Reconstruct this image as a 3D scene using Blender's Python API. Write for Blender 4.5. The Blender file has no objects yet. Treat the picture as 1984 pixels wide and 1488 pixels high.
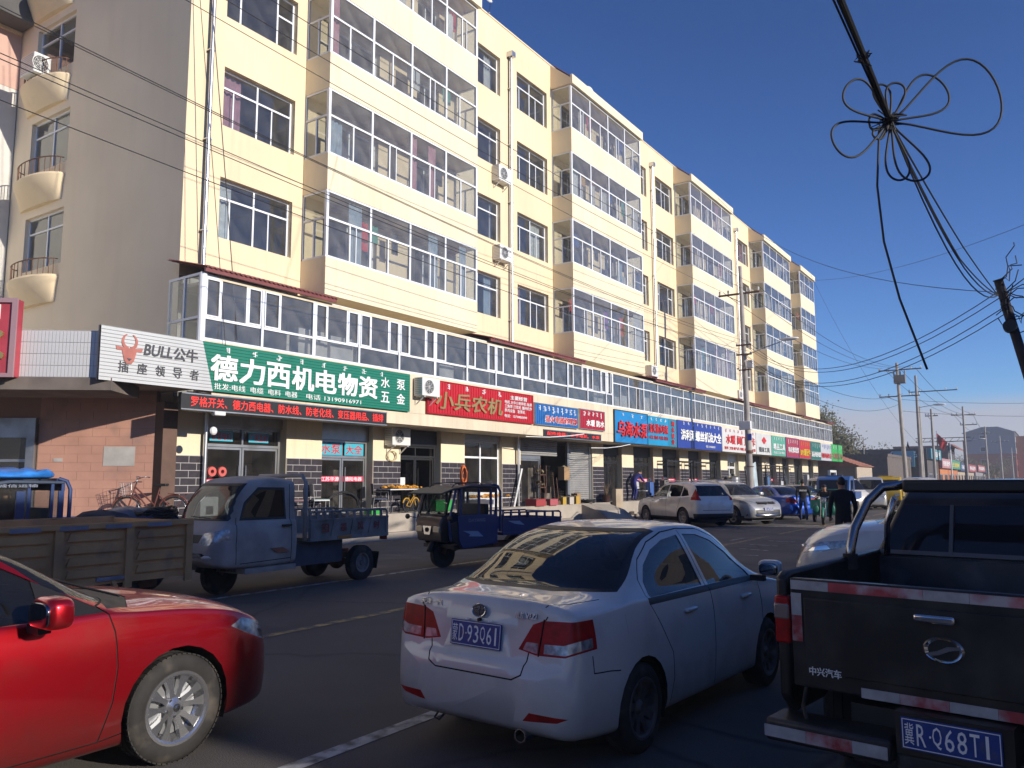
import bpy, bmesh, math, random
from mathutils import Vector, Matrix
R = math.radians
random.seed(7)
scene = bpy.context.scene
COL = scene.collection
# ---------------------------------------------------------------- camera
cam_d = bpy.data.cameras.new('camera'); cam = bpy.data.objects.new('camera', cam_d); COL.objects.link(cam)
scene.camera = cam
cam_d.sensor_width = 36; cam_d.lens = 28.49; cam_d.clip_start = 0.05; cam_d.clip_end = 3000
cam.location = (0, 0, 1.72)
cam.rotation_mode = 'XYZ'
_cm = Matrix.Rotation(R(33.66), 4, 'Z') @ Matrix.Rotation(R(90 + 6.83), 4, 'X') @ Matrix.Rotation(R(-0.2), 4, 'Z')
cam.rotation_euler = _cm.to_euler('XYZ')
# ---------------------------------------------------------------- light
SUN_EL, SUN_BEAR = 17.5, 89.5      # bearing clockwise from +Y
sd = Vector((math.sin(R(SUN_BEAR)) * math.cos(R(SUN_EL)), math.cos(R(SUN_BEAR)) * math.cos(R(SUN_EL)), math.sin(R(SUN_EL))))
sun_d = bpy.data.lights.new('sun', 'SUN'); sun = bpy.data.objects.new('sun', sun_d); COL.objects.link(sun)
sun_d.energy = 3.45; sun_d.angle = R(0.53); sun_d.color = (1.0, 0.92, 0.80)
sun.rotation_euler = sd.to_track_quat('Z', 'Y').to_euler(); sun.location = (30, 10, 40)
world = bpy.data.worlds.new('World'); scene.world = world; world.use_nodes = True
nt = world.node_tree; nt.nodes.clear()
N = nt.nodes.new; LK = nt.links.new
sky = N('ShaderNodeTexSky'); sky.sky_type = 'NISHITA'; sky.sun_disc = False
sky.sun_elevation = R(SUN_EL); sky.sun_rotation = R(SUN_BEAR); sky.altitude = 1000; sky.air_density = 1.0; sky.dust_density = 0.1; sky.ozone_density = 5.0
bg = N('ShaderNodeBackground'); bg.inputs[1].default_value = 0.135
wo = N('ShaderNodeOutputWorld')
# low hazy cloud bank all round the horizon
geo = N('ShaderNodeTexCoord'); sep = N('ShaderNodeSeparateXYZ'); LK(geo.outputs['Generated'], sep.inputs[0])
mp = N('ShaderNodeMapping'); mp.inputs['Scale'].default_value = (2.2, 2.2, 14); LK(geo.outputs['Generated'], mp.inputs[0])
nz = N('ShaderNodeTexNoise'); nz.inputs['Scale'].default_value = 1.6; nz.inputs['Detail'].default_value = 6; LK(mp.outputs[0], nz.inputs['Vector'])
ma = N('ShaderNodeMath'); ma.operation = 'MULTIPLY_ADD'; LK(nz.outputs[0], ma.inputs[0]); ma.inputs[1].default_value = -0.05; LK(sep.outputs[2], ma.inputs[2])
mr = N('ShaderNodeMapRange'); mr.interpolation_type = 'SMOOTHSTEP'; LK(ma.outputs[0], mr.inputs[0])
mr.inputs[1].default_value = 0.040; mr.inputs[2].default_value = 0.072; mr.inputs[3].default_value = 0.8; mr.inputs[4].default_value = 0.0
mx = N('ShaderNodeMix'); mx.data_type = 'RGBA'; LK(mr.outputs[0], mx.inputs[0]); mx.inputs[7].default_value = (2.5, 2.42, 2.75, 1)
gm = N('ShaderNodeGamma'); gm.inputs[1].default_value = 1.4; LK(sky.outputs[0], gm.inputs[0])     # clear dry air: deeper contrast over the whole dome
tn = N('ShaderNodeMix'); tn.data_type = 'RGBA'; tn.blend_type = 'MULTIPLY'; tn.inputs[0].default_value = 1; LK(gm.outputs[0], tn.inputs[6]); tn.inputs[7].default_value = (.41, .395, .415, 1); LK(tn.outputs[2], mx.inputs[6])
hs = N('ShaderNodeHueSaturation'); hs.inputs['Saturation'].default_value = 1.0
LK(mx.outputs[2], hs.inputs['Color']); LK(hs.outputs[0], bg.inputs[0]); LK(bg.outputs[0], wo.inputs[0])
scene.view_settings.view_transform = 'Standard'; scene.view_settings.look = 'None'
scene.view_settings.gamma = 1; scene.view_settings.use_curve_mapping = False
scene.view_settings.exposure = 0.66
scene.cycles.max_bounces = 7; scene.cycles.transparent_max_bounces = 14; scene.cycles.glossy_bounces = 4
scene.cycles.caustics_reflective = False; scene.cycles.caustics_refractive = False
scene.cycles.use_denoising = True; scene.cycles.sample_clamp_indirect = 6

# ---------------------------------------------------------------- helpers
class MB:
    def __init__(s): s.v = []; s.f = []
    def _a(s, vs, fs):
        n = len(s.v); s.v += [tuple(p) for p in vs]; s.f += [tuple(i + n for i in f) for f in fs]; return s
    def box(s, x0, y0, z0, x1, y1, z1):
        v = [(x0,y0,z0),(x1,y0,z0),(x1,y1,z0),(x0,y1,z0),(x0,y0,z1),(x1,y0,z1),(x1,y1,z1),(x0,y1,z1)]
        return s._a(v, [(0,3,2,1),(4,5,6,7),(0,1,5,4),(1,2,6,5),(2,3,7,6),(3,0,4,7)])
    def ob(s, c, d, m=None):
        b = MB().box(-d[0]/2,-d[1]/2,-d[2]/2,d[0]/2,d[1]/2,d[2]/2); m = m or Matrix()
        return s._a([Vector(c) + (m.to_3x3() @ Vector(p)) for p in b.v], b.f)
    def bar(s, p, q, w, h=None):
        p, q = Vector(p), Vector(q); d = q - p; m = d.to_track_quat('Y', 'Z').to_matrix()
        return s.ob((p + q)/2, (w, d.length, h or w), m)
    def quad(s, *p): return s._a(p, [tuple(range(len(p)))])
    def prism(s, pts, ax, lo, hi):
        n = len(pts)
        def mk(a, b, t): return {'x': (t, a, b), 'y': (a, t, b), 'z': (a, b, t)}[ax]
        v = [mk(a, b, lo) for a, b in pts] + [mk(a, b, hi) for a, b in pts]
        f = [tuple(range(n))[::-1], tuple(range(n, 2*n))] + [(i, (i+1) % n, n+(i+1) % n, n+i) for i in range(n)]
        return s._a(v, f)
    def tube(s, pts, r, n=8, closed=False, cap=True):
        pts = [Vector(p) for p in pts]; m = len(pts); rs = r if isinstance(r, (list, tuple)) else [r]*m
        vs = []; up = None
        for i, p in enumerate(pts):
            a = pts[(i-1) % m] if (i > 0 or closed) else p; b = pts[(i+1) % m] if (i < m-1 or closed) else p
            t = (b - a).normalized() if (b - a).length > 1e-9 else Vector((0, 0, 1))
            if up is None: up = t.orthogonal().normalized()
            up = (up - t*up.dot(t)); up = up.normalized() if up.length > 1e-6 else t.orthogonal().normalized()
            w = t.cross(up)
            vs += [p + (up*math.cos(2*math.pi*k/n) + w*math.sin(2*math.pi*k/n))*rs[i] for k in range(n)]
        fs = []
        for i in range(m if closed else m-1):
            j = (i+1) % m
            fs += [(i*n+k, i*n+(k+1) % n, j*n+(k+1) % n, j*n+k) for k in range(n)]
        if not closed and cap: fs += [tuple(range(n))[::-1], tuple(range((m-1)*n, m*n))]
        return s._a(vs, fs)
    def cyl(s, p, q, r, n=16, r2=None): return s.tube([p, q], [r, r if r2 is None else r2], n)
    def lathe(s, prof, o=(0,0,0), ax='z', n=24):
        vs = []; o = Vector(o)
        for (r, h) in prof:
            for k in range(n):
                a = 2*math.pi*k/n; c, q = r*math.cos(a), r*math.sin(a)
                vs.append(o + Vector({'z': (c, q, h), 'x': (h, c, q), 'y': (c, h, q)}[ax]))
        fs = [(i*n+k, i*n+(k+1) % n, (i+1)*n+(k+1) % n, (i+1)*n+k) for i in range(len(prof)-1) for k in range(n)]
        return s._a(vs, fs)
    def ell(s, c, r, n=14, m=9, mat=None, p=1):
        vs = []; c = Vector(c); mat = mat or Matrix.Identity(3); pw = lambda x: math.copysign(abs(x)**p, x)
        for i in range(m+1):
            t = math.pi*i/m
            for k in range(n):
                a = 2*math.pi*k/n
                vs.append(c + mat @ Vector((r[0]*pw(math.sin(t))*pw(math.cos(a)), r[1]*pw(math.sin(t))*pw(math.sin(a)), r[2]*pw(math.cos(t)))))
        return s._a(vs, [(i*n+k, i*n+(k+1) % n, (i+1)*n+(k+1) % n, (i+1)*n+k) for i in range(m) for k in range(n)])
    def add(s, o, m=None):
        m = m or Matrix(); return s._a([m @ Vector(p) for p in o.v], o.f)

def mesh_of(mb, name, mat, smooth=False):
    me = bpy.data.meshes.new(name); me.from_pydata(mb.v, [], mb.f); me.update()
    if mat is not None: me.materials.append(mat)
    bm = bmesh.new(); bm.from_mesh(me); bmesh.ops.recalc_face_normals(bm, faces=bm.faces); bm.to_mesh(me); bm.free()
    if smooth:
        me.polygons.foreach_set('use_smooth', [True]*len(me.polygons))
        if smooth != 'all': me.set_sharp_from_angle(angle=R(38))
    return me
def put(name, me, parent=None, world=False, loc=None, rz=None, kind=None, label=None, cat=None, group=None, bevel=0, mtx=None):
    o = bpy.data.objects.new(name, me); COL.objects.link(o)
    if parent is not None:
        o.parent = parent
        if world: o.matrix_parent_inverse = parent.matrix_basis.inverted()
    if mtx is not None: o.matrix_basis = mtx
    if loc is not None: o.location = loc
    if rz is not None: o.rotation_euler = (0, 0, rz)
    if kind: o['kind'] = kind
    if label: o['label'] = label
    if cat: o['category'] = cat
    if group: o['group'] = group
    if bevel:
        b = o.modifiers.new('bevel', 'BEVEL'); b.width = bevel; b.segments = 2; b.limit_method = 'ANGLE'; b.angle_limit = R(35); b.harden_normals = False
    return o
def ob(name, mb, mat, parent=None, smooth=False, **k):
    if k.get('bevel'): smooth = True
    return put(name, mesh_of(mb, name, mat, smooth), parent, **k)
def thing(name, label, cat, loc=(0,0,0), rz=0, group=None):
    o = bpy.data.objects.new(name, None); COL.objects.link(o); o.empty_display_size = .2
    o.location = loc; o.rotation_euler = (0, 0, rz); o['label'] = label; o['category'] = cat
    if group: o['group'] = group
    return o
def dup(root, loc, rz, label, group=None):
    m = {}
    def rec(o, par):
        c = o.copy(); COL.objects.link(c)
        if par is not None: c.parent = par
        for ch in kids.get(o.name, []): rec(ch, c)
        return c
    kids = {}
    for x in COL.objects:
        if x.parent: kids.setdefault(x.parent.name, []).append(x)
    r = rec(root, None); r.location = loc; r.rotation_euler = (0, 0, rz); r['label'] = label
    if group: r['group'] = group
    return r

# ---------------------------------------------------------------- materials
def mat(name, col, rough=.6, metal=0, var=.0, vs=3., bump=0., bs=40., dirt=None, dirt_s=1.5, coat=0, spec=.5, emit=0, back=None, streak=0, dirt_lo=.55, dirt_hi=.75, sill=None, cracks=0):
    m = bpy.data.materials.new(name); m.use_nodes = True; t = m.node_tree; p = t.nodes['Principled BSDF']
    p.inputs['Roughness'].default_value = rough; p.inputs['Metallic'].default_value = metal
    p.inputs['Specular IOR Level'].default_value = spec
    if coat: p.inputs['Coat Weight'].default_value = coat; p.inputs['Coat Roughness'].default_value = .04
    c = (*col, 1); p.inputs['Base Color'].default_value = c
    tc = t.nodes.new('ShaderNodeTexCoord'); out = None
    def noise(scale, detail=4, sc=(1,1,1)):
        mp = t.nodes.new('ShaderNodeMapping'); mp.inputs['Scale'].default_value = sc
        t.links.new(tc.outputs['Object'], mp.inputs[0])
        n = t.nodes.new('ShaderNodeTexNoise'); n.inputs['Scale'].default_value = scale; n.inputs['Detail'].default_value = detail
        t.links.new(mp.outputs[0], n.inputs['Vector']); return n.outputs[0]
    def ramp(o, a, b, lo=0., hi=1.):
        r = t.nodes.new('ShaderNodeMapRange'); t.links.new(o, r.inputs[0])
        for i, x in zip((1,2,3,4), (a, b, lo, hi)): r.inputs[i].default_value = x
        return r.outputs[0]
    def mixc(f, a, b):
        x = t.nodes.new('ShaderNodeMix'); x.data_type = 'RGBA'; t.links.new(f, x.inputs[0])
        for s, val in ((6, a), (7, b)):
            if isinstance(val, tuple): x.inputs[s].default_value = val
            else: t.links.new(val, x.inputs[s])
        return x.outputs[2]
    if var:
        d = tuple(max(0, x*(1-var)) for x in col); h = tuple(min(1, x*(1+var*.6)) for x in col)
        out = mixc(ramp(noise(vs, 6), .3, .7), (*d, 1), (*h, 1))
    if streak:
        out = mixc(ramp(noise(2.2, 5, (1, 2.5, .12)), .52, .8, 0, streak), out or c, tuple(x*.45 for x in col)+(1,))
    if dirt:
        out = mixc(ramp(noise(dirt_s, 7), dirt_lo, dirt_hi), out or c, (*dirt, 1))
    if sill:     # road dust caked on the lower body
        sp = t.nodes.new('ShaderNodeSeparateXYZ'); t.links.new(tc.outputs['Object'], sp.inputs[0])
        ad = t.nodes.new('ShaderNodeMath'); ad.operation = 'MULTIPLY_ADD'; t.links.new(noise(5, 6), ad.inputs[0]); ad.inputs[1].default_value = .45; t.links.new(sp.outputs[2], ad.inputs[2])
        out = mixc(ramp(ad.outputs[0], .38, .78, .75, 0.), out or c, (*sill, 1))
    if cracks:
        nn = t.nodes.new('ShaderNodeTexNoise'); nn.inputs['Scale'].default_value = 1.1; nn.inputs['Detail'].default_value = 4; t.links.new(tc.outputs['Object'], nn.inputs['Vector'])
        mxv = t.nodes.new('ShaderNodeMix'); mxv.data_type = 'VECTOR'; mxv.inputs[0].default_value = .35; t.links.new(tc.outputs['Object'], mxv.inputs[4]); t.links.new(nn.outputs[1], mxv.inputs[5])
        vo = t.nodes.new('ShaderNodeTexVoronoi'); vo.feature = 'DISTANCE_TO_EDGE'; vo.inputs['Scale'].default_value = .42; t.links.new(mxv.outputs[1], vo.inputs['Vector'])
        out = mixc(ramp(vo.outputs[0], .0, .016, cracks, 0.), out or c, tuple(x*.35 for x in col)+(1,))
        out = mixc(ramp(noise(.16, 3, (1, .35, 1)), .5, .53, 0, .45), out, tuple(x*.6 for x in col)+(1,))
        out = mixc(ramp(noise(160, 2), .55, .75, 0, .5), out, tuple(min(1, x*2.4) for x in col)+(1,))
    if back:
        g = t.nodes.new('ShaderNodeNewGeometry'); out = mixc(g.outputs['Backfacing'], out or c, (*back, 1))
    if out is not None: t.links.new(out, p.inputs['Base Color'])
    if bump:
        b = t.nodes.new('ShaderNodeBump'); b.inputs['Strength'].default_value = bump; b.inputs['Distance'].default_value = .02
        t.links.new(noise(bs, 5), b.inputs['Height']); t.links.new(b.outputs[0], p.inputs['Normal'])
    if emit:
        p.inputs['Emission Color'].default_value = c; p.inputs['Emission Strength'].default_value = emit
    return m
def glass_mat(name, tint=(.72,.78,.8), f0=.05, rough=.0, wob=0, dust=0):
    m = bpy.data.materials.new(name); m.use_nodes = True; t = m.node_tree; t.nodes.clear()
    o = t.nodes.new('ShaderNodeOutputMaterial'); mx = t.nodes.new('ShaderNodeMixShader'); tr = t.nodes.new('ShaderNodeBsdfTransparent'); g = t.nodes.new('ShaderNodeBsdfGlossy')
    lw = t.nodes.new('ShaderNodeLayerWeight'); lw.inputs[0].default_value = .5
    pw = t.nodes.new('ShaderNodeMath'); pw.operation = 'POWER'; pw.inputs[1].default_value = 4; t.links.new(lw.outputs['Facing'], pw.inputs[0])
    fr = t.nodes.new('ShaderNodeMath'); fr.operation = 'MULTIPLY_ADD'; fr.inputs[1].default_value = 1-f0; fr.inputs[2].default_value = f0; t.links.new(pw.outputs[0], fr.inputs[0])
    tr.inputs[0].default_value = (*tint, 1); g.inputs['Roughness'].default_value = rough
    t.links.new(fr.outputs[0], mx.inputs[0]); t.links.new(tr.outputs[0], mx.inputs[1]); t.links.new(g.outputs[0], mx.inputs[2]); t.links.new(mx.outputs[0], o.inputs[0])
    if dust:
        df = t.nodes.new('ShaderNodeBsdfDiffuse'); df.inputs[0].default_value = (.62, .58, .54, 1); m2 = t.nodes.new('ShaderNodeMixShader')
        tc2 = t.nodes.new('ShaderNodeTexCoord'); n2 = t.nodes.new('ShaderNodeTexNoise'); n2.inputs['Scale'].default_value = 2.5; n2.inputs['Detail'].default_value = 5; t.links.new(tc2.outputs['Object'], n2.inputs['Vector'])
        r2 = t.nodes.new('ShaderNodeMapRange'); r2.inputs[1].default_value = .3; r2.inputs[2].default_value = .75; r2.inputs[3].default_value = dust*.5; r2.inputs[4].default_value = dust*1.6; t.links.new(n2.outputs[0], r2.inputs[0])
        t.links.new(r2.outputs[0], m2.inputs[0]); t.links.new(mx.outputs[0], m2.inputs[1]); t.links.new(df.outputs[0], m2.inputs[2]); t.links.new(m2.outputs[0], o.inputs[0])
    if wob:
        tc = t.nodes.new('ShaderNodeTexCoord'); n = t.nodes.new('ShaderNodeTexNoise'); n.inputs['Scale'].default_value = .9; n.inputs['Detail'].default_value = 1
        b = t.nodes.new('ShaderNodeBump'); b.inputs['Strength'].default_value = wob; b.inputs['Distance'].default_value = .02
        t.links.new(tc.outputs['Object'], n.inputs['Vector']); t.links.new(n.outputs[0], b.inputs['Height']); t.links.new(b.outputs[0], g.inputs['Normal'])
    return m
G = {}
G['cream'] = mat('cream_stucco', (.80,.645,.425), .85, var=.09, vs=.35, bump=.3, bs=60, streak=.22)
G['cream2'] = mat('cream_fascia', (.80,.69,.485), .85, var=.08, vs=.5, bump=.25, bs=60, streak=.25)
G['gable'] = mat('gable_render', (.84,.71,.52), .9, var=.07, vs=.5, bump=.35, bs=50, streak=.1)
G['pvc'] = mat('white_pvc', (.78,.80,.82), .35, var=.05, vs=4)
G['white'] = mat('white_paint', (.72,.72,.70), .5, var=.08, vs=2, dirt=(.4,.38,.35), dirt_lo=.62, dirt_hi=.9)
G['glass'] = glass_mat('window_glass', (.86,.89,.90), .07, wob=.25, dust=.036)
G['bglass'] = glass_mat('balcony_glass', (.90,.92,.92), .06, wob=.3, dust=.075)
G['shopglass'] = glass_mat('shop_glass', (.75,.76,.76), .04, wob=.1, dust=.02)
G['inside'] = mat('room_interior', (.45,.42,.39), .9, var=.3, vs=.8)
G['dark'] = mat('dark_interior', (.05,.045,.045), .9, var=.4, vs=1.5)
G['roof_red'] = mat('red_tile_sheet', (.20,.05,.045), .5, var=.25, vs=4, dirt=(.12,.07,.06))
G['tile'] = mat('dark_wall_tile', (.040,.034,.042), .6, spec=.25, var=.25, vs=9)
G['grout'] = mat('pale_grout', (.42,.40,.40), .8, var=.1)
G['steel'] = mat('stainless_steel', (.55,.55,.56), .25, 1, var=.1)
G['alu'] = mat('aluminium', (.42,.43,.44), .4, .8, var=.15, dirt=(.2,.19,.18))
G['gutter'] = mat('galvanised_pipe', (.62,.62,.62), .3, .9, var=.15, vs=6)
G['black'] = mat('black_plastic', (.015,.015,.016), .5)
G['mirror'] = mat('mirror_glass', (.25,.27,.3), .05, 1)
G['rubber'] = mat('tyre_rubber', (.022,.020,.019), .8, var=.35, vs=12, dirt=(.09,.075,.06), dirt_s=5)
G['concrete'] = mat('platform_concrete', (.40,.35,.29), .9, var=.18, vs=1.3, bump=.5, bs=14, dirt=(.22,.19,.16), dirt_s=.9)
G['shutter'] = mat('shutter_metal', (.40,.39,.38), .5, .3, var=.12, vs=3, dirt=(.22,.2,.18))
G['conc_pole'] = mat('pole_concrete', (.36,.33,.30), .85, var=.18, vs=2.5, bump=.3, bs=20, streak=.3)
G['cable'] = mat('cable_black', (.012,.012,.014), .6)
G['rust'] = mat('rusty_metal', (.16,.08,.05), .8, var=.4, vs=8)
G['gold'] = mat('gold_letter', (.62,.43,.16), .3, .7, var=.15)
G['letter_w'] = mat('white_letter', (.85,.85,.83), .5)
G['letter_k'] = mat('charcoal_letter', (.05,.05,.06), .5)
G['letter_r'] = mat('red_letter', (.62,.02,.02), .45)
G['chrome'] = mat('chrome', (.75,.75,.76), .08, 1)
G['lens_red'] = mat('red_lens', (.36,.006,.008), .3, spec=.3, var=.35, vs=18)
G['lens_clear'] = mat('clear_lens', (.42,.43,.45), .2, .4, coat=.6, var=.55, vs=22)
G['lens_amber'] = mat('amber_lens', (.5,.2,.03), .2, coat=1)
G['carglass'] = glass_mat('car_glass', (.20,.22,.22), .08, dust=.012)
G['carglass_l'] = glass_mat('car_glass_light', (.70,.73,.73), .04, dust=.03)
G['interior'] = mat('seat_fabric', (.03,.03,.032), .9, var=.4)
G['plate'] = mat('plate_blue', (.012,.045,.25), .5, var=.2, vs=14, dirt=(.08,.09,.14), dirt_s=9)
G['wood'] = mat('weathered_wood', (.25,.17,.10), .8, var=.3, vs=6)
G['yellowpaint'] = mat('yellow_paint', (.62,.40,.03), .45, var=.15)
def flat(c, r=.5, **k): return mat('paint', c, r, **k)

_tc = {}
def text_mb(s, ext=0.0, shear=0):
    """text as mesh (vertices, faces, size), laid out at origin in the XY plane"""
    k = (s, ext, shear)
    if k in _tc: return _tc[k]
    c = bpy.data.curves.new('txt', 'FONT'); c.body = s; c.size = 1; c.extrude = ext; c.resolution_u = 2; c.shear = shear; c.space_line = 1.12
    o = bpy.data.objects.new('txt', c); COL.objects.link(o); bpy.context.view_layer.update()
    me = bpy.data.meshes.new_from_object(o.evaluated_get(bpy.context.evaluated_depsgraph_get()))
    mb = MB(); mb.v = [tuple(v.co) for v in me.vertices]; mb.f = [tuple(p.vertices) for p in me.polygons]
    bpy.data.objects.remove(o); bpy.data.curves.remove(c); bpy.data.meshes.remove(me)
    xs = [v[0] for v in mb.v]; ys = [v[1] for v in mb.v]
    bb = (min(xs), min(ys), max(xs), max(ys)); _tc[k] = (mb, bb); return _tc[k]
def text_fit(mb, s, box, frame, off=.0, ext=.004, shear=0):
    """fit text s into box (u0,v0,u1,v1) of a frame matrix (u right, v up, n out); off = stroke thickening"""
    t, b = text_mb(s, 0.5, shear); sx = (box[2]-box[0])/(b[2]-b[0]); sy = (box[3]-box[1])/(b[3]-b[1])
    sh = [(0, 0)] if off < .015 else [(off*.6, off*.4), (-off*.6, off*.4), (off*.6, -off*.5), (-off*.6, -off*.5)]
    for i, (dx, dy) in enumerate(sh):
        vs = [frame @ Vector((box[0]+(x+dx-b[0])*sx, box[1]+(y+dy-b[1])*sy, (z+.5)*(ext+i*.0004)-.0002*i)) for x, y, z in t.v]
        mb._a(vs, t.f)
def mongol(mb, cx, y1, h, w, frame, ext=.01, seed=0):
    rr = random.Random(seed*31+7); n = rr.randint(3, 5)
    def q(a, b, c, d): 
        mb.add(MB().box(a, b, 0, c, d, ext), frame)
    q(cx-w*.1, y1-h, cx+w*.1, y1)
    for i in range(n):
        yy = y1-h*(i+.2+.2*rr.random())/n; sd_ = rr.choice((-1, -1, 1)); L = w*(.4+.35*rr.random())
        if sd_ < 0: q(cx-L, yy-h*.05, cx-w*.08, yy+h*.045)
        else: q(cx+w*.08, yy-h*.05, cx+L, yy+h*.045)
        if rr.random() < .5: q(cx-L, yy-h*.16, cx-L+w*.16, yy-h*.04)
def frameX(X, Y, Z, tilt=0):      # facade plane facing +X: u -> +Y, v -> +Z
    return Matrix(((0,0,1,X),(1,0,0,Y),(0,1,0,Z),(0,0,0,1)))
def frame(o, u, v):
    u = Vector(u).normalized(); v = Vector(v).normalized(); n = u.cross(v)
    return Matrix(((u.x,v.x,n.x,o[0]),(u.y,v.y,n.y,o[1]),(u.z,v.z,n.z,o[2]),(0,0,0,1)))
# ================================================================ setting
m_dirt = mat('dusty_ground', (.17,.14,.11), .95, var=.25, vs=.4, bump=.4, bs=6, dirt=(.10,.085,.075), dirt_s=.6)
m_road = mat('asphalt', (.118,.104,.094), .85, var=.22, vs=.7, bump=.45, bs=90, dirt=(.18,.155,.13), dirt_s=.35, dirt_lo=.45, dirt_hi=.8, cracks=.85)
m_park = mat('dusty_asphalt', (.13,.115,.10), .9, var=.2, vs=.9, bump=.3, bs=40, dirt=(.22,.19,.155), dirt_s=.5, cracks=.4)
m_line = mat('worn_white_paint', (.50,.49,.46), .7, var=.3, vs=5, dirt=(.10,.10,.10), dirt_s=7, dirt_lo=.42, dirt_hi=.62)
m_yel = mat('worn_yellow_paint', (.55,.36,.12), .7, var=.3, vs=5, dirt=(.09,.08,.08), dirt_s=6, dirt_lo=.36, dirt_hi=.58)
ob('ground', MB().quad((-1500,-1500,-.06),(1500,-1500,-.06),(1500,1500,-.06),(-1500,1500,-.06)), m_dirt, kind='structure')
ob('road', MB().quad((-10.9,-60,0),(6,-60,0),(6,900,0),(-10.9,900,0)), m_road, kind='structure')
ob('pavement', MB().quad((-16.9,-60,-.012),(-10.9,-60,-.012),(-10.9,400,-.012),(-16.9,400,-.012)), m_park, kind='structure')
ob('right_pavement', MB().box(6,-60,-.1,9,400,.13), G['concrete'], kind='structure')
def lines():
    w = MB(); y = MB()
    def q(mb, x0, y0, x1, y1, t, z=.004):
        d = Vector((x1-x0, y1-y0, 0)); L = d.length; d /= L; n = Vector((-d.y, d.x, 0))*t/2
        a, b = Vector((x0, y0, z)), Vector((x1, y1, z)); mb.quad(a-n, b-n, b+n, a+n)
    q(w, -3.97, 3.0, -3.97, 5.3, .13)
    for k in range(1, 14): q(w, -3.97, 5.3+6*k-2.4, -3.97, 5.3+6*k, .13)
    q(w, -10.5, -30, -10.5, 24, .12); q(w, -10.5, 46, -10.5, 200, .12)
    for k in range(-2, 40): q(y, -7.5, 5.0+5.4*k, -7.5, 5.0+5.4*k+4.2, .14)
    for a, b, c, d in ((-6.95,23.6,-6.2,23.54),(-6.98,22.03,-6.2,21.84),(-6.8,20.57,-6.0,20.31),(-6.15,18.8,-5.8,18.89),(-7.9,23.2,-7.9,24.3)): q(w, a, b, c, d, .1)
    q(w, -10.6, 29.4, -7.1, 32.85, .16); q(w, -7.1, 32.85, -4.2, 33.2, .16)
    ob('road_line', w, m_line, kind='structure'); ob('yellow_centre_line', y, m_yel, kind='structure')
lines()

# ================================================================ apartment block
BX, SX, GX = -16.5, -17.45, -16.1      # balcony front, shop front, gallery front
WX = -17.5
ab = thing('apartment_building', 'long cream six storey apartment block with glazed balconies above a row of shops', 'building', (WX, 42, 0))
BAYS = [(15.43, 22.6), (29.5, 36.65), (43.5, 50.68), (57.6, 64.7), (67.8, 72.5)]
YEND = 73.6
holes = []
def wz(k): return (7.98+3.02*k, 9.6+3.02*k)
winL = [12.66+14.05*k for k in range(4)]          # wide windows
winR = [23.85, 37.9, 51.95, 65.55]
for k in range(4):
    z0, z1 = wz(k)
    for y in winL: holes.append((y, y+2.4, z0, z1, 'L', k))
    for y in winR: holes.append((y, y+1.65, z0, z1, 'R', k))
    for a, b in BAYS:                              # window and door inside each balcony
        holes.append((a+.8, a+3.1, z0-.05, z1, 'B', k)); holes.append((b-2.2, b-1.0, z0-.95, z1, 'B', k))
def wall_holes(mb, X, y0, y1, z0, z1, hs, depth):
    ys = sorted({y0, y1} | {h[0] for h in hs} | {h[1] for h in hs}); zs = sorted({z0, z1} | {h[2] for h in hs} | {h[3] for h in hs})
    ys = [y for y in ys if y0 <= y <= y1]; zs = [z for z in zs if z0 <= z <= z1]
    for i in range(len(ys)-1):
        for j in range(len(zs)-1):
            cy, cz = (ys[i]+ys[i+1])/2, (zs[j]+zs[j+1])/2
            if any(h[0] < cy < h[1] and h[2] < cz < h[3] for h in hs): continue
            mb.quad((X, ys[i], zs[j]), (X, ys[i+1], zs[j]), (X, ys[i+1], zs[j+1]), (X, ys[i], zs[j+1]))
    for h in hs:
        a, b, c, d = h[:4]; e = X-depth
        mb.quad((X,a,c),(X,b,c),(e,b,c),(e,a,c)); mb.quad((X,a,d),(e,a,d),(e,b,d),(X,b,d))
        mb.quad((X,a,c),(e,a,c),(e,a,d),(X,a,d)); mb.quad((X,b,c),(X,b,d),(e,b,d),(e,b,c))
w = MB(); wall_holes(w, WX, 11.6, YEND, 6.75, 20.1, holes, .24)
w.box(WX-.25, 11.6, 20.1, WX+.03, YEND, 20.16)
ob('wall', w, G['cream'], ab, world=True)
gb = MB(); gh = []
GXL = -26.4
gw = MB()
for k in range(4): gh.append((-25.35, -23.15, 7.95+3.02*k, 9.6+3.02*k))
gh.append((-24.6, -22.9, 5.0, 5.9))
def gable_wall():
    xs = sorted({GXL, WX} | {h[0] for h in gh} | {h[1] for h in gh}); zs = sorted({0, 20.1} | {h[2] for h in gh} | {h[3] for h in gh})
    Y = 11.6
    for i in range(len(xs)-1):
        for j in range(len(zs)-1):
            cx, cz = (xs[i]+xs[i+1])/2, (zs[j]+zs[j+1])/2
            if any(h[0] < cx < h[1] and h[2] < cz < h[3] for h in gh): continue
            gw.quad((xs[i],Y,zs[j]),(xs[i+1],Y,zs[j]),(xs[i+1],Y,zs[j+1]),(xs[i],Y,zs[j+1]))
    for a, b, c, d in gh:
        e = Y+.2
        gw.quad((a,Y,c),(b,Y,c),(b,e,c),(a,e,c)); gw.quad((a,Y,d),(a,e,d),(b,e,d),(b,Y,d)); gw.quad((a,Y,c),(a,e,c),(a,e,d),(a,Y,d)); gw.quad((b,Y,c),(b,Y,d),(b,e,d),(b,e,c))
gable_wall()
ob('gable_wall', gw, G['gable'], ab, world=True)
ob('rear_wall', MB().box(GXL, YEND, 0, WX, YEND+.2, 20.1).box(-29.2, 12, 0, -29, YEND, 20).box(-29, 11.8, 0, GXL, 12, 20), G['gable'], ab, world=True)
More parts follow.
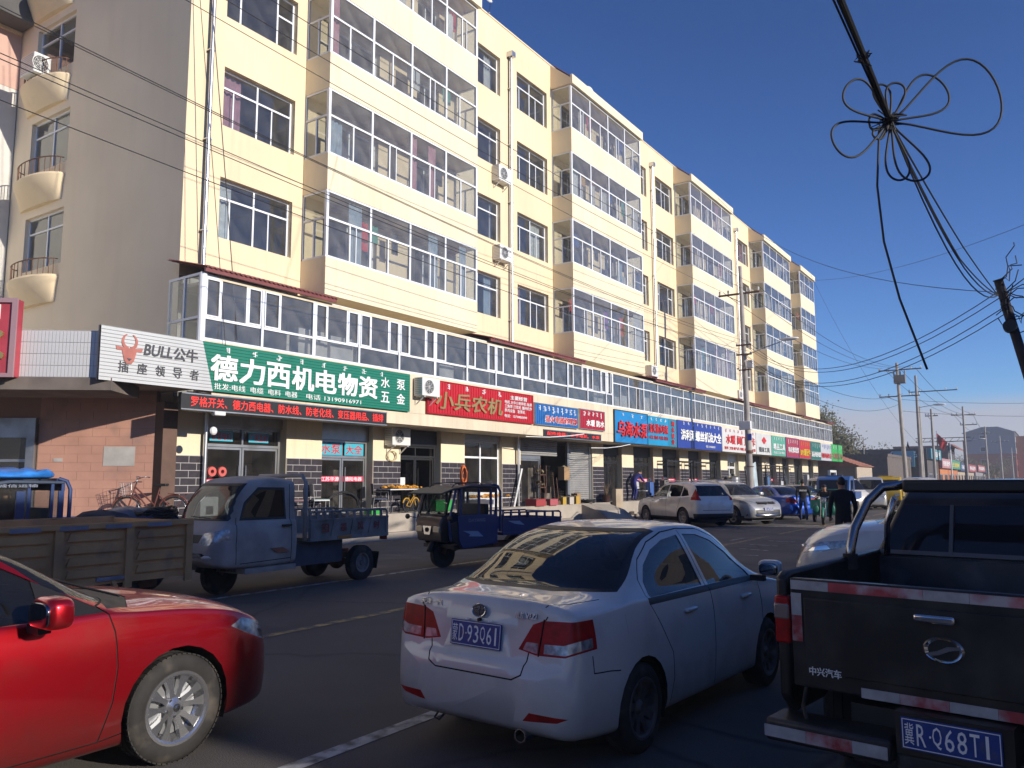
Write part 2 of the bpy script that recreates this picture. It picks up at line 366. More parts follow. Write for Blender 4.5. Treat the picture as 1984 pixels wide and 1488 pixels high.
ob('roof', MB().box(-29, 11.8, 19.7, WX-.26, YEND-.05, 19.9), G['concrete'], ab, world=True)
fl = MB()
for z in (3.45, 6.45, 9.7, 12.72, 15.74): fl.box(-22, 11.9, z, WX-.3, YEND-.1, z+.2)
fl.box(-21.3, 11.9, .7, -21.1, YEND-.1, 19.6)
for y in [11.85]+[25.2+14.05*k for k in range(4)]+[22.7+14.05*k for k in range(4)]+[15.3+14.05*k for k in range(4)]: fl.box(-21, y, 3.5, WX-.35, y+.1, 19.5)
ob('inner_wall', fl, G['inside'], ab, world=True)
cur_m = [mat('curtain', c, .9, var=.2, vs=7) for c in ((.55,.52,.48), (.45,.22,.25), (.30,.36,.42), (.60,.60,.58))]
def pane(p, X, y0, y1, z0, z1, name='pane', m='glass'):
    if m == 'glass' and p.name.startswith(('balcony', 'gallery')): m = 'bglass'
    me = pane_mesh(y1-y0, z1-z0, m); put(name, me, p, loc=(X+random.uniform(-.002, .002), (y0+y1)/2, (z0+z1)/2), rz=random.gauss(0, .006))
_pm = {}
def pane_mesh(w, h, m):
    k = (round(w, 2), round(h, 2), m)
    if k not in _pm: _pm[k] = mesh_of(MB().box(-.004, -w/2, -h/2, .004, w/2, h/2), 'pane', G[m])
    return _pm[k]
def curtain(p, X, y0, y1, z0, z1, m):
    n = int((y1-y0)/.05)+2; pts = []; b = MB()
    for i in range(n):
        y = y0+(y1-y0)*i/(n-1); x = X+.03*math.sin(i*1.9)
        b.v += [(x, y, z0), (x, y, z1)]
        if i: b.f.append((2*i-2, 2*i, 2*i+1, 2*i-1))
    ob('curtain', b, m, p, smooth='all')
def window(par, X, y0, y1, z0, z1, kind, near, world=True):
    f = MB(); t = .055; xb, xf = X-.03, X+.03
    def bh(a, b, z, t=t): f.box(xb, a, z-t/2, xf, b, z+t/2)
    def bv(y, a, b, t=t): f.box(xb-.002, y-t/2, a, xf+.002, y+t/2, b)
    bh(y0, y1, z0+t/2); bh(y0, y1, z1-t/2); bv(y0+t/2, z0+t, z1-t); bv(y1-t/2, z0+t, z1-t)
    cells = []
    zt = z1-.5
    if kind == 'L':
        v = random.random()
        if v < .7:
            m = (y0+y1)/2; bh(y0+t, y1-t, zt); bv(m, z0+t, zt-t/2); bv(m, zt+t/2, z1-t)
            for a in (y0+.42, m+.5): f.box(X-.02, a, z0+t, X+.012, a+.04, zt-t/2)
            cells = [(y0, m, z0, zt), (m, y1, z0, zt), (y0, m, zt, z1), (m, y1, zt, z1)]
        else:
            a, b = y0+.55, y1-.6; bv(a, z0+t, z1-t); bv(b, z0+t, z1-t); bh(y0+t, a-t/2, zt-.12); bh(b+t/2, y1-t, zt-.12)
            cells = [(y0, a, z0, z1), (a, b, z0, z1), (b, y1, z0, z1)]
    elif kind == 'R':
        a = y0+.3; bh(y0+t, y1-t, zt); bv(a, z0+t, zt-t/2); bv(a+.02, zt+t/2, z1-t)
        cells = [(y0, a, z0, zt), (a, y1, z0, zt), (y0, a, zt, z1), (a, y1, zt, z1)]
    else:
        m = (y0+y1)/2; bv(m, z0+t, z1-t); cells = [(y0, m, z0, z1), (m, y1, z0, z1)]
    wo = ob('window', f, G['pvc'], par, world=world)
    if near:
        for c in cells: pane(wo, X, c[0]+.03, c[1]-.03, c[2]+.03, c[3]-.03)
    else: pane(wo, X, y0+.03, y1-.03, z0+.03, z1-.03)
    if kind in 'LR' and random.random() < .75:
        L = y1-y0; a = random.choice((0, .55))*L
        curtain(wo, X-.14, y0+a+.05, y0+a+L*random.uniform(.18, .42), z0+.05, z1-.04, random.choice(cur_m))
    return wo
for h in holes: window(ab, WX-.19, h[0], h[1], h[2], h[3], h[4], h[0] < 56)
# curved balconies and windows of the gable
for k in range(4):
    a, b, z0, z1 = gh[k]; Y = 11.75; f = MB(); t = .055
    f.box(a, Y-.03, z0, b, Y+.03, z0+t).box(a, Y-.03, z1-t, b, Y+.03, z1).box(a, Y-.03, z1-.5, b, Y+.03, z1-.45)
    for x in (a, (a+b)/2, b-t): f.box(x, Y-.033, z0+t, x+t, Y+.033, z1-t)
    wo = ob('window', f, G['pvc'], ab, world=True)
    for x0, x1 in ((a, (a+b)/2), ((a+b)/2, b)): ob('pane', MB().box(x0+.05, Y-.004, z0+.05, x1-.01, Y+.004, z1-.05), G['glass'], wo)
for k in range(-1, 3):
    zt = 10.55+3.02*k; c = -24.5; n = 20; bm_ = MB(); rings = []
    for (z, rx, ry) in ((zt+.08, 1.24, .50), (zt+.01, 1.29, .55), (zt-.10, 1.26, .53), (zt-.30, 1.22, .42), (zt-.52, 1.20, .28), (zt-.70, 1.18, .14)):
        rings.append([(c+rx*math.cos(math.pi*(1-i/(n-1))), 11.6-ry*math.sin(math.pi*i/(n-1)), z) for i in range(n)])
    for r_ in rings: bm_.v += r_
    for j in range(len(rings)-1):
        for i in range(n-1): bm_.f.append((j*n+i, j*n+i+1, (j+1)*n+i+1, (j+1)*n+i))
    bm_.f.append(tuple(range(n))); bm_.f.append(tuple(range((len(rings)-1)*n, len(rings)*n)))
    bo = ob('curved_balcony', bm_, G['cream'], ab, smooth=True, world=True)
    rl = MB(); pts = [(c+1.18*math.cos(math.pi*(1-i/15)), 11.6-.46*math.sin(math.pi*i/15)) for i in range(16)]
    rl.tube([(x, y, zt+.55) for x, y in pts], .018, 6)
    for x, y in pts[1:-1]: rl.cyl((x, y, zt+.1), (x, y, zt+.55), .012, 6)
    ob('railing', rl, G['rust'], bo)
# balconies
def balcony(a, b, k, near):
    zb = 6.89+3.02*k; zt_ = zb+1.07; zc = 6.89+3.02*(k+1) if k < 3 else 18.98
    m = MB().box(BX-.12, a, zb, BX, b, zt_).box(WX+.001, a, zb, BX-.121, a+.12, zt_).box(WX+.001, b-.12, zb, BX-.121, b, zt_).box(WX+.001, a+.121, zb+.001, BX-.121, b-.121, zb+.14)
    bo = ob('balcony', m, G['cream2'], ab, world=True)
    f = MB(); t = .06; X = BX-.05; xb, xf = X-.035, X+.035; ztr = zt_+1.12
    nU = 4 if b-a > 6 else 3; U = (b-a)/nU
    f.box(xb, a, zt_, xf, b, zt_+t).box(xb, a, zc-t, xf, b, zc-.003).box(xb, a+.09, ztr, xf, b-.09, ztr+t)
    f.box(xb-.01, a, zt_+t, xf+.01, a+.09, zc-t).box(xb-.01, b-.09, zt_+t, xf+.01, b, zc-t)
    edges = [a+.04]
    for i in range(1, nU): f.box(xb-.003, a+i*U-.04, zt_+t, xf+.003, a+i*U+.04, zc-t); edges.append(a+i*U)
    edges.append(b-.04)
    style = random.random()
    lower = []
    for i in range(nU):
        e0, e1 = edges[i], edges[i+1]; mid = (e0+e1)/2+random.uniform(-.12, .12)
        f.box(xb+.01, mid-.025, zt_+t, xf-.01, mid+.025, ztr); lower += [(e0, mid), (mid, e1)]
        if random.random() < .4: q = mid+.3*(e1-mid); f.box(xb+.012, q-.016, zt_+t, xf-.012, q+.016, ztr)
    for s, Y in ((1, a+.04), (-1, b-.04)):      # side frames
        for z in (zt_, ztr, zc-t): f.box(WX+.02, Y-.025, z+.001, xb-.012, Y+.025, z+t-.004)
        f.box((WX+X)/2-.025, Y-.026, zt_+t, (WX+X)/2+.025, Y+.026, ztr); f.box(WX+.001, Y-.024, zt_+t, WX+.05, Y+.024, zc-t)
    fo = ob('glazing_frame', f, G['pvc'], bo)
    if near:
        for (y0, y1) in lower: pane(bo, X+.004, y0+.02, y1-.02, zt_+t, ztr)
        for i in range(nU): pane(bo, X+.004, edges[i]+.03, edges[i+1]-.03, ztr+t, zc-t)
    else: 
        g = MB()
        for (y0, y1) in lower: g.box(X, y0+.02, zt_+t, X+.008, y1-.02, ztr)
        for i in range(nU): g.box(X, edges[i]+.03, ztr+t, X+.008, edges[i+1]-.03, zc-t)
        ob('pane', g, G['glass'], bo, kind='stuff')
    for Y in (a+.04, b-.04):
        g = MB().box(WX+.05, Y-.004, zt_+t, X-.04, Y+.004, zc-t); ob('pane', g, G['glass'], bo)
    if near:
        for (y0, y1) in lower:
            if random.random() < .3: curtain(bo, X-.10, y0+.05, y0+(y1-y0)*random.uniform(.4, .95), zt_+t, random.choice((ztr, zc-.1)), random.choice(cur_m))
    r = random.random()
    if r < .8:     # things hanging and stored behind the glass
        st = MB()
        st.cyl((BX-.5, a+.4, zc-.35), (BX-.5, b-.4, zc-.35), .012, 6); ob('clothes_rail', st, G['steel'], bo)
        for i in range(random.randint(1, 5)):
            y = random.uniform(a+.5, b-.8); hh = random.uniform(.5, .9); ww = random.uniform(.25, .5)
            c = random.choice(((.45,.05,.06),(.06,.10,.25),(.5,.5,.48),(.12,.3,.22),(.05,.05,.06),(.5,.3,.1),(.25,.1,.3)))
            b_ = MB(); zz = zc-.36; n = 7
            for j in range(n+1):
                yy = y+ww*j/n; xx = BX-.5+.03*math.sin(j*2.1); b_.v += [(xx, yy, zz), (xx+.01, yy, zz-hh)]
                if j: b_.f.append((2*j-2, 2*j, 2*j+1, 2*j-1))
            ob('hanging_laundry', b_, flat(c, .9), bo, smooth='all')
    if random.random() < .5:
        st = MB(); y = random.uniform(a+.4, b-1.2); hh = random.uniform(.35, .9); st.box(WX+.03, y, zb+.15, WX+.4, y+random.uniform(.4, .8), zt_+hh*.9)
        ob('storage_cupboard', st, flat(random.choice(((.35,.3,.25),(.5,.5,.48),(.2,.12,.08)))), bo)
for bi, (a, b) in enumerate(BAYS):
    for k in range(4): balcony(a, b, k, bi < 3)
    # roof wedge over each balcony stack
    ob('balcony_roof', MB().prism([(WX+.002, 20.12), (BX+.02, 19.28), (BX+.02, 19.0), (WX+.002, 19.0)], 'y', a-.06, b+.06), G['cream'], ab, world=True)
    ob('roof_curb', MB().box(BX+.021, a-.08, 18.99, BX+.13, b+.08, 19.40), G['cream2'], ab, world=True)
def tiles(a, b, x0, z0, x1, z1, step=.14):
    m = MB(); n = int((b-a)/step*2)
    for i in range(n+1):
        y = a+(b-a)*i/n; h = .028 if i % 2 else 0
        m.v += [(x0, y, z0+h), (x1, y, z1+h), (x0, y, z0+h-.03), (x1, y, z1+h-.03)]
        if i:
            o = 4*i; m.f += [(o-4, o, o+1, o-3), (o-2, o-1, o+3, o+2), (o-4, o-2, o+2, o)]
    return m
for a, b in BAYS: ob('roof_tile_sheet', tiles(a-.05, b+.05, BX+.1, 19.27, WX+.1, 20.12), G['roof_red'], ab, world=True)
gaps = [(11.25, 15.35)]+[(BAYS[i][1]+.03, BAYS[i+1][0]-.04) for i in range(4)]+[(72.6, 75.3)]
for a, b in gaps:
    tl = ob('awning_tile_sheet', tiles(a, b, GX+.2, 6.66, WX+.02, 7.06), G['roof_red'], ab, world=True)
    ob('awning_board', MB().box(GX+.1, a, 6.55, GX+.16, b, 6.65), G['roof_red'], tl)
# gallery (glazed first floor projecting over the shops)
ob('gallery_base', MB().box(GX-.14, 11.3, 3.78, GX, 75, 4.98).box(SX-.6, 11.65, 3.42, GX-.005, 75, 3.775).box(WX+.01, 74.85, 3.78, GX-.15, 75, 6.55).box(WX-.2, 11.75, 6.45, GX-.01, 75, 6.53), mat('cream_shop_band', (.70,.60,.44), .85, var=.12, vs=1, streak=.4), ab, world=True)
gf = MB(); X = GX-.05; xb, xf = X-.035, X+.035; Z0, Z1 = 4.98, 6.55
gal = []
ys = [11.35+1.69*i for i in range(13)]+[32.25]
gf.box(xb, 11.3, Z0, xf, 75, Z0+.06).box(xb, 11.3, Z1-.09, xf, 75, Z1-.003)
for i, y in enumerate(ys):
    w_ = .11 if i in (0, 2, 5, 8, 13) else .07
    gf.box(xb-.012, y-w_/2, Z0+.06, xf+.012, y+w_/2, Z1-.09)
for i in range(13):
    a, b = ys[i]+.05, ys[i+1]-.05; gf.box(xb, a, 5.48, xf, b, 5.54); gal.append((a, b, Z0+.06, 5.48))
    p, q = a+.42, b-.42
    if i % 4 == 1: p = a+.5; q = b-.1
    for y in (p, q):
        if b-y > .2: gf.box(xb+.004, y-.03, 5.54, xf-.004, y+.03, Z1-.09)
    gal.append((p+.03, (q if b-q > .2 else b)-.03, 5.54, Z1-.09))
    for (c, d) in ((a, p-.03), (q+.03, b)):
        if d-c > .2:      # opening casement with its own frame, slightly proud
            t = .035; x2 = xf+.014
            gf.box(xf-.02, c, 5.545, x2, d, 5.545+t).box(xf-.02, c, Z1-.1-t, x2, d, Z1-.1).box(xf-.02, c, 5.545+t, x2, c+t, Z1-.1-t).box(xf-.02, d-t, 5.545+t, x2, d, Z1-.1-t)
            gal.append((c+t, d-t, 5.58, Z1-.13))
y = 32.25; i = 0
while y < 74.3:
    d = 1.66; y2 = min(y+d, 74.95)
    gf.box(xb-.005, y2-.035, Z0+.06, xf+.005, y2+.035, Z1-.09)
    gf.box(xb, y+.04, 6.02, xf, y2-.036, 6.07); m_ = (y+y2)/2
    gf.box(xb+.004, m_-.022, Z0+.06, xf-.004, m_+.022, 6.02)
    if i % 3 == 1: gf.box(xb+.006, m_+.35, Z0+.06, xf-.006, m_+.38, 6.02)
    gal += [(y+.03, m_-.02, Z0+.06, 6.02), (m_+.02, y2-.03, Z0+.06, 6.02), (y+.03, y2-.03, 6.07, Z1-.09)]
    y = y2; i += 1
# side return at the street corner
def bary(p, q, z0, z1, t=.06): gf.bar((p[0], p[1], (z0+z1)/2), (q[0], q[1], (z0+z1)/2), t, z1-z0)
SP, SQ = (X, 11.3), (WX+.02, 11.36)
for z in (4.2, 5.48, 6.5): bary(SP, SQ, z, z+.06)
for f_ in (.5, .97): 
    x_, y_ = SP[0]+(SQ[0]-SP[0])*f_, SP[1]+(SQ[1]-SP[1])*f_; gf.box(x_-.03, y_-.03, 4.2, x_+.03, y_+.03, 6.5)
gf.cyl((X+.02, 11.32, 3.8), (X+.02, 11.32, 6.55), .09, 12)
gal_o = ob('gallery_frame', gf, G['pvc'], ab, world=True)
for c in gal: pane(gal_o, X+.002, *c)
ob('pane', MB().box(WX+.05, 11.32, 4.26, X-.08, 11.335, 6.5), G['glass'], gal_o)
gi = MB()
for i in range(24):
    y = random.uniform(12, 70); x = random.uniform(-17.2, -16.6); h = random.uniform(.3, .9); gi.box(x, y, 4.99, x+.3, y+random.uniform(.3, 1), 4.99+h)
ob('stored_furniture', gi, mat('stored_goods', (.4,.38,.36), .8, var=.5, vs=.8), ab, world=True, kind='stuff')
# downpipes
for i, y in enumerate((12.17, 26.1, 40.12, 54.3)):
    m = MB().cyl((WX+.13, y, 3.9 if i == 0 else 6.95), (WX+.13, y, 20 if i == 0 else 18.95), .055, 10)
    if i: m.ob((WX+.14, y, 19.05), (.26, .26, .22))
    z = 8.
    while z < 19: m.ob((WX+.08, y, z), (.18, .16, .03)); z += 2.4
    ob('downpipe', m, G['gutter'], ab, smooth=True, world=True)
# ---------------------------------------------------------------- shop fronts
SOL = [(11.6, 12.57), (15.06, 16.36), (18.46, 19.73), (21.8, 23.15), (25.5, 26.8), (32.75, 33.85), (35.8, 37.1), (39.5, 40.7), (43.1, 44.4), (46.5, 47.8), (49.8, 51.1), (53.3, 54.7), (58.5, 60.3), (62.0, 63.7), (65.5, 67.1), (69.6, 71.6), (73.3, 75.0)]
PZ = .75
ob('corner_platform', MB().prism([(-16.85, 10.995), (-16.9, 10.1), (-24.5, 3.8), (-29, 3.8), (-29, 10.995)], 'z', -.2, PZ), G['concrete'], kind='structure')
ob('platform', MB().box(-29, 11.0, -.2, -16.85, 75.6, PZ).box(-16.849, 11.05, -.2, -16.6, 29.5, .2), G['concrete'], kind='structure')
tl_mesh = {}
def tile_block(par, a, b, z0, z1):
    rows = 9; h = (z1-z0)/rows; ln = .44; near = a < 45; stuff = MB()
    for r in range(rows):
        y = a+.02-(ln/2 if r % 2 else 0)
        while y < b-.02:
            c, d = max(y, a+.02), min(y+ln-.02, b-.02)
            if d-c > .04:
                if near:
                    k = (round(d-c, 3), round(h, 3))
                    if k not in tl_mesh: tl_mesh[k] = mesh_of(MB().box(0, 0, 0, .008, d-c, h-.018), 'tile', G['tile'])
                    put('tile', tl_mesh[k], par, loc=(SX+.02+random.uniform(0, .003), c, z0+r*h+.01))
                else: stuff.box(SX+.02, c, z0+r*h+.01, SX+.028, d, z0+(r+1)*h-.008)
            y += ln
    if not near: ob('tile', stuff, G['tile'], par, kind='stuff')
for a, b in SOL:
    co = ob('column', MB().box(SX-.5, a, PZ, SX, b, 3.42), G['cream2'], ab, world=True)
    gr = ob('tile_backing', MB().box(SX+.001, a+.01, PZ+.001, SX+.021, b-.01, 2.37), G['grout'], co)
    tile_block(co, a, b, PZ, 2.36)
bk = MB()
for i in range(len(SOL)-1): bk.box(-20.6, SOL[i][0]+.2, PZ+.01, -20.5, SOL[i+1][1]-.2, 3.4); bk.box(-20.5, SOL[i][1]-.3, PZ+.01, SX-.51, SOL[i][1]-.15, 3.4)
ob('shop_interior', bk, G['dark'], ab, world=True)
sh_stock = MB()
for i in range(140):
    y = random.uniform(12.8, 72); x = random.uniform(-20, -18.3); z = PZ+.01; sh_stock.box(x, y, z, x+random.uniform(.1, .5), y+random.uniform(.1, .5), z+random.uniform(.2, 1.7))
ob('shop_stock', sh_stock, mat('shop_stock', (.2,.17,.14), .7, var=.8, vs=2.3), ab, world=True, kind='stuff')
def door(a, b, z1, m='steel', n=2, kick=0, box=True, glass=True, xo=0, head=3.0):
    X = SX-.3+xo; f = MB(); t = .07
    if box: f.box(X-.1, a, head, X+.12, b, 3.415)      # shutter box
    f.box(X-.04, a, PZ, X+.04, a+t, head).box(X-.04, b-t, PZ, X+.04, b, head).box(X-.04, a+t, z1, X+.04, b-t, z1+t).box(X-.04, a+t, head-t, X+.04, b-t, head-.002)
    f.box(X-.038, (a+b)/2-.025, z1+t, X+.038, (a+b)/2+.025, head-t)
    do = ob('shop_door', f, G[m], ab, world=True)
    w_ = (b-a-2*t)/n
    for i in range(n):
        c, d = a+t+i*w_+.01, a+t+(i+1)*w_-.01; l = MB(); s = .055; x0, x1 = X-.02, X+.025
        l.box(x0, c, PZ+.03, x1, c+s, z1-.01).box(x0, d-s, PZ+.03, x1, d, z1-.01).box(x0, c+s, PZ+.03, x1, d-s, PZ+.12+kick).box(x0, c+s, z1-.07, x1, d-s, z1-.011)
        l.cyl((X+.07, (d-.1) if i == 0 else (c+.1), 1.35), (X+.07, (d-.1) if i == 0 else (c+.1), 2.15), .015, 6)
        ob('door_leaf', l, G[m], do)
        if glass: pane(do, X, c+s, d-s, PZ+.12+kick, z1-.07, m='shopglass')
    if glass:
        pane(do, X, a+t, (a+b)/2-.025, z1+t, head-t, m='shopglass'); pane(do, X, (a+b)/2+.025, b-t, z1+t, head-t, m='shopglass')
    return do
m_strip = flat((.65,.03,.10)); m_poster = flat((.05,.30,.45)); m_cyan = flat((.05,.42,.55))
d1 = door(12.57, 15.06, 2.62, 'alu', 2, head=3.15)
d2 = door(16.36, 18.46, 2.42, 'alu', 2, head=2.95)
d3 = door(19.73, 21.8, 2.5, 'black', 2, glass=False, head=2.9)
def text_panel(name, par, X, y0, y1, z0, z1, pm, s, tm, world=False, pad=.12, off=.02):
    p = ob(name, MB().box(X, y0, z0, X+.01, y1, z1), pm, par, world=world); fr = frameX(X+.011, y0, z0)
    t = MB(); w_, h_ = y1-y0, z1-z0
    text_fit(t, s, (w_*pad*.6, h_*pad, w_*(1-pad*.6), h_*(1-pad)), fr, off, .002); ob('lettering', t, tm, p); return p
text_panel('door_strip', d1, SX-.27, 12.7, 13.75, 1.62, 1.8, m_strip, '罗格电工', G['letter_w'])
text_panel('poster', d1, SX-.26, 12.8, 13.5, 2.76, 3.02, m_cyan, '修理电机', G['letter_r'])
text_panel('poster', d1, SX-.26, 14.0, 14.65, 2.76, 3.02, m_cyan, '厂家直销', G['letter_r'])
text_panel('poster', d2, SX-.26, 16.5, 17.38, 2.5, 2.86, m_cyan, '水泵', G['letter_r'])
text_panel('poster', d2, SX-.26, 17.5, 18.3, 2.5, 2.86, m_cyan, '大全', G['letter_r'])
text_panel('door_strip', d2, SX-.26, 16.5, 17.36, 1.72, 1.88, m_strip, '江苏华源', G['letter_w'])
text_panel('door_strip', d2, SX-.26, 17.48, 18.3, 1.72, 1.88, m_strip, '德陆电器', G['letter_w'])
ob('paper_notice', MB().box(SX-.25, 19.95, 1.55, SX-.245, 20.25, 1.85), G['white'], d3)
# white framed window, third shop
f = MB(); X = SX-.2; a, b = 23.15, 25.5
f.box(X-.04, a, 1.3, X+.04, b, 1.4).box(X-.04, a, 2.55, X+.04, b, 2.62).box(X-.04, a, 3.12, X+.04, b, 3.2)
for y in (a, a+1.12, b-.08): f.box(X-.038, y, 1.4, X+.038, y+.08, 2.55).box(X-.038, y, 2.62, X+.038, y+.08, 3.12)
wn = ob('shop_window', f, G['pvc'], ab, world=True)
for y0, y1 in ((a+.08, a+1.12), (a+1.2, b-.08)): pane(wn, X, y0, y1, 1.4, 2.55, m='shopglass'); pane(wn, X, y0, y1, 2.62, 3.12, m='shopglass')
ob('lower_panel', MB().box(X-.03, a, PZ, X+.03, b, 1.295), G['white'], wn); ob('shutter_box', MB().box(X-.1, a, 3.2, X+.12, b, 3.41), G['alu'], wn)
# half raised shutter and open shop
def shutter(a, b, z0, z1, name='roller_shutter'):
    m = MB(); z = z0; X = SX-.12
    while z < z1: m.prism([(X-.01, z), (X+.012, z+.02), (X+.012, z+.06), (X-.01, z+.08)], 'y', a, b); z += .085
    return ob(name, m, G['shutter'], ab, world=True)
shutter(26.8, 29.8, 2.75, 3.38); shutter(30.75, 32.6, PZ+.02, 3.38)
for y_ in (30.6, 32.6): ob('shutter_rail', MB().box(SX-.16, y_, PZ, SX-.06, y_+.15, 3.4), G['alu'], ab, world=True)
door(26.85, 28.5, 2.6, 'alu', 1, box=False, xo=.12, head=2.74)
for a, b in [(33.85, 35.8)]: door(a, b, 2.6, 'black', 2, head=2.95)
for i in range(6, len(SOL)-1):
    a, b = SOL[i][1], SOL[i+1][0]; d_ = door(a, b, 2.55, 'black' if i != 10 else 'pvc', 2, head=2.95)
    if i in (6, 7, 8, 12): text_panel('door_strip', d_, SX-.25, a+.15, b-.15, 1.65, 1.82, m_strip, random.choice(('水暖管件', '电机修理', '五金机电')), G['letter_w'])
# lamp tubes of the awning, loose
for y_ in (12.42, 26.45): ob('downpipe', MB().cyl((SX+.12, y_, PZ), (SX+.12, y_, 3.42), .055, 10), G['gutter'], ab, smooth=True, world=True)
pf = MB()
for a, b in ((40.0, 43.4), (43.8, 47.2), (57.5, 61), (62, 66)):      # black porch frames in front of the far shops
    for y in (a, b): pf.box(-16.95, y-.04, PZ, -16.88, y+.04, 2.75)
    pf.box(-16.95, a, 2.7, -16.88, b, 2.78); 
    for y in (a, b): pf.box(SX, y-.03, 2.7, -16.95, y+.03, 2.76)
ob('porch_frame', pf, G['black'], ab, world=True)

# ---------------------------------------------------------------- signs
SGX = GX+.06
def sign(label, y0, y1, z0, z1, col, texts, ribs=None, name='shop_sign', frame_m=None, mong=0, mong_m='letter_w', dx=0, X=None, cat='sign'):
    Xs = (SGX if X is None else X)+dx
    t = thing(name, label, cat, (Xs, (y0+y1)/2, z0))
    pm = mat('sign_panel', col, .42, var=.1, vs=1.5, streak=.12) if isinstance(col, tuple) else col
    m = MB().box(Xs-.08, y0, z0, Xs, y1, z1)
    if ribs == 'h':
        n = 13
        for i in range(n): z = z0+(z1-z0)*(i+.15)/n; m.box(Xs-.001, y0+.01, z, Xs+.012, y1-.01, z+(z1-z0)/n*.7)
    if ribs == 'v':
        y = y0+.03
        while y < y1-.05: m.box(Xs-.001, y, z0+.02, Xs+.014, min(y+.09, y1-.02), z1-.02); y += .14
    ob('panel', m, pm, t, world=True)
    if frame_m: ob('sign_frame', MB().box(Xs-.09, y0-.03, z0-.03, Xs+.02, y1+.03, z0).box(Xs-.09, y0-.03, z1, Xs+.02, y1+.03, z1+.03).box(Xs-.09, y0-.03, z0, Xs+.02, y0, z1).box(Xs-.09, y1, z0, Xs+.02, y1+.03, z1), frame_m, t, world=True)
    fr = frameX(Xs+.013, y0, z0); W, H = y1-y0, z1-z0
    for tx in texts:
        s, box, mm = tx[:3]; off = tx[3] if len(tx) > 3 else .03; ext = tx[4] if len(tx) > 4 else .02; shr = tx[5] if len(tx) > 5 else 0
        b = MB(); text_fit(b, s, (box[0]*W, box[1]*H, box[2]*W, box[3]*H), fr, off, ext, shr); ob('lettering', b, G[mm], t, world=True)
    if mong:
        b = MB(); n, u0, u1, v1, hh = mong
        for i in range(n): mongol(b, (u0+(u1-u0)*(i+.5)/n)*W, v1*H, hh*H*(.6+.4*random.random()), min(.16, .5*W/n*(u1-u0)), fr, .012, seed=i+int(y0*10))
        ob('script_lettering', b, G[mong_m], t, world=True)
    return t
G['letter_y'] = mat('yellow_letter', (.75,.5,.03), .5); G['letter_g'] = mat('green_letter', (.02,.25,.12), .5); G['letter_b'] = mat('blue_letter', (.03,.12,.5), .5)
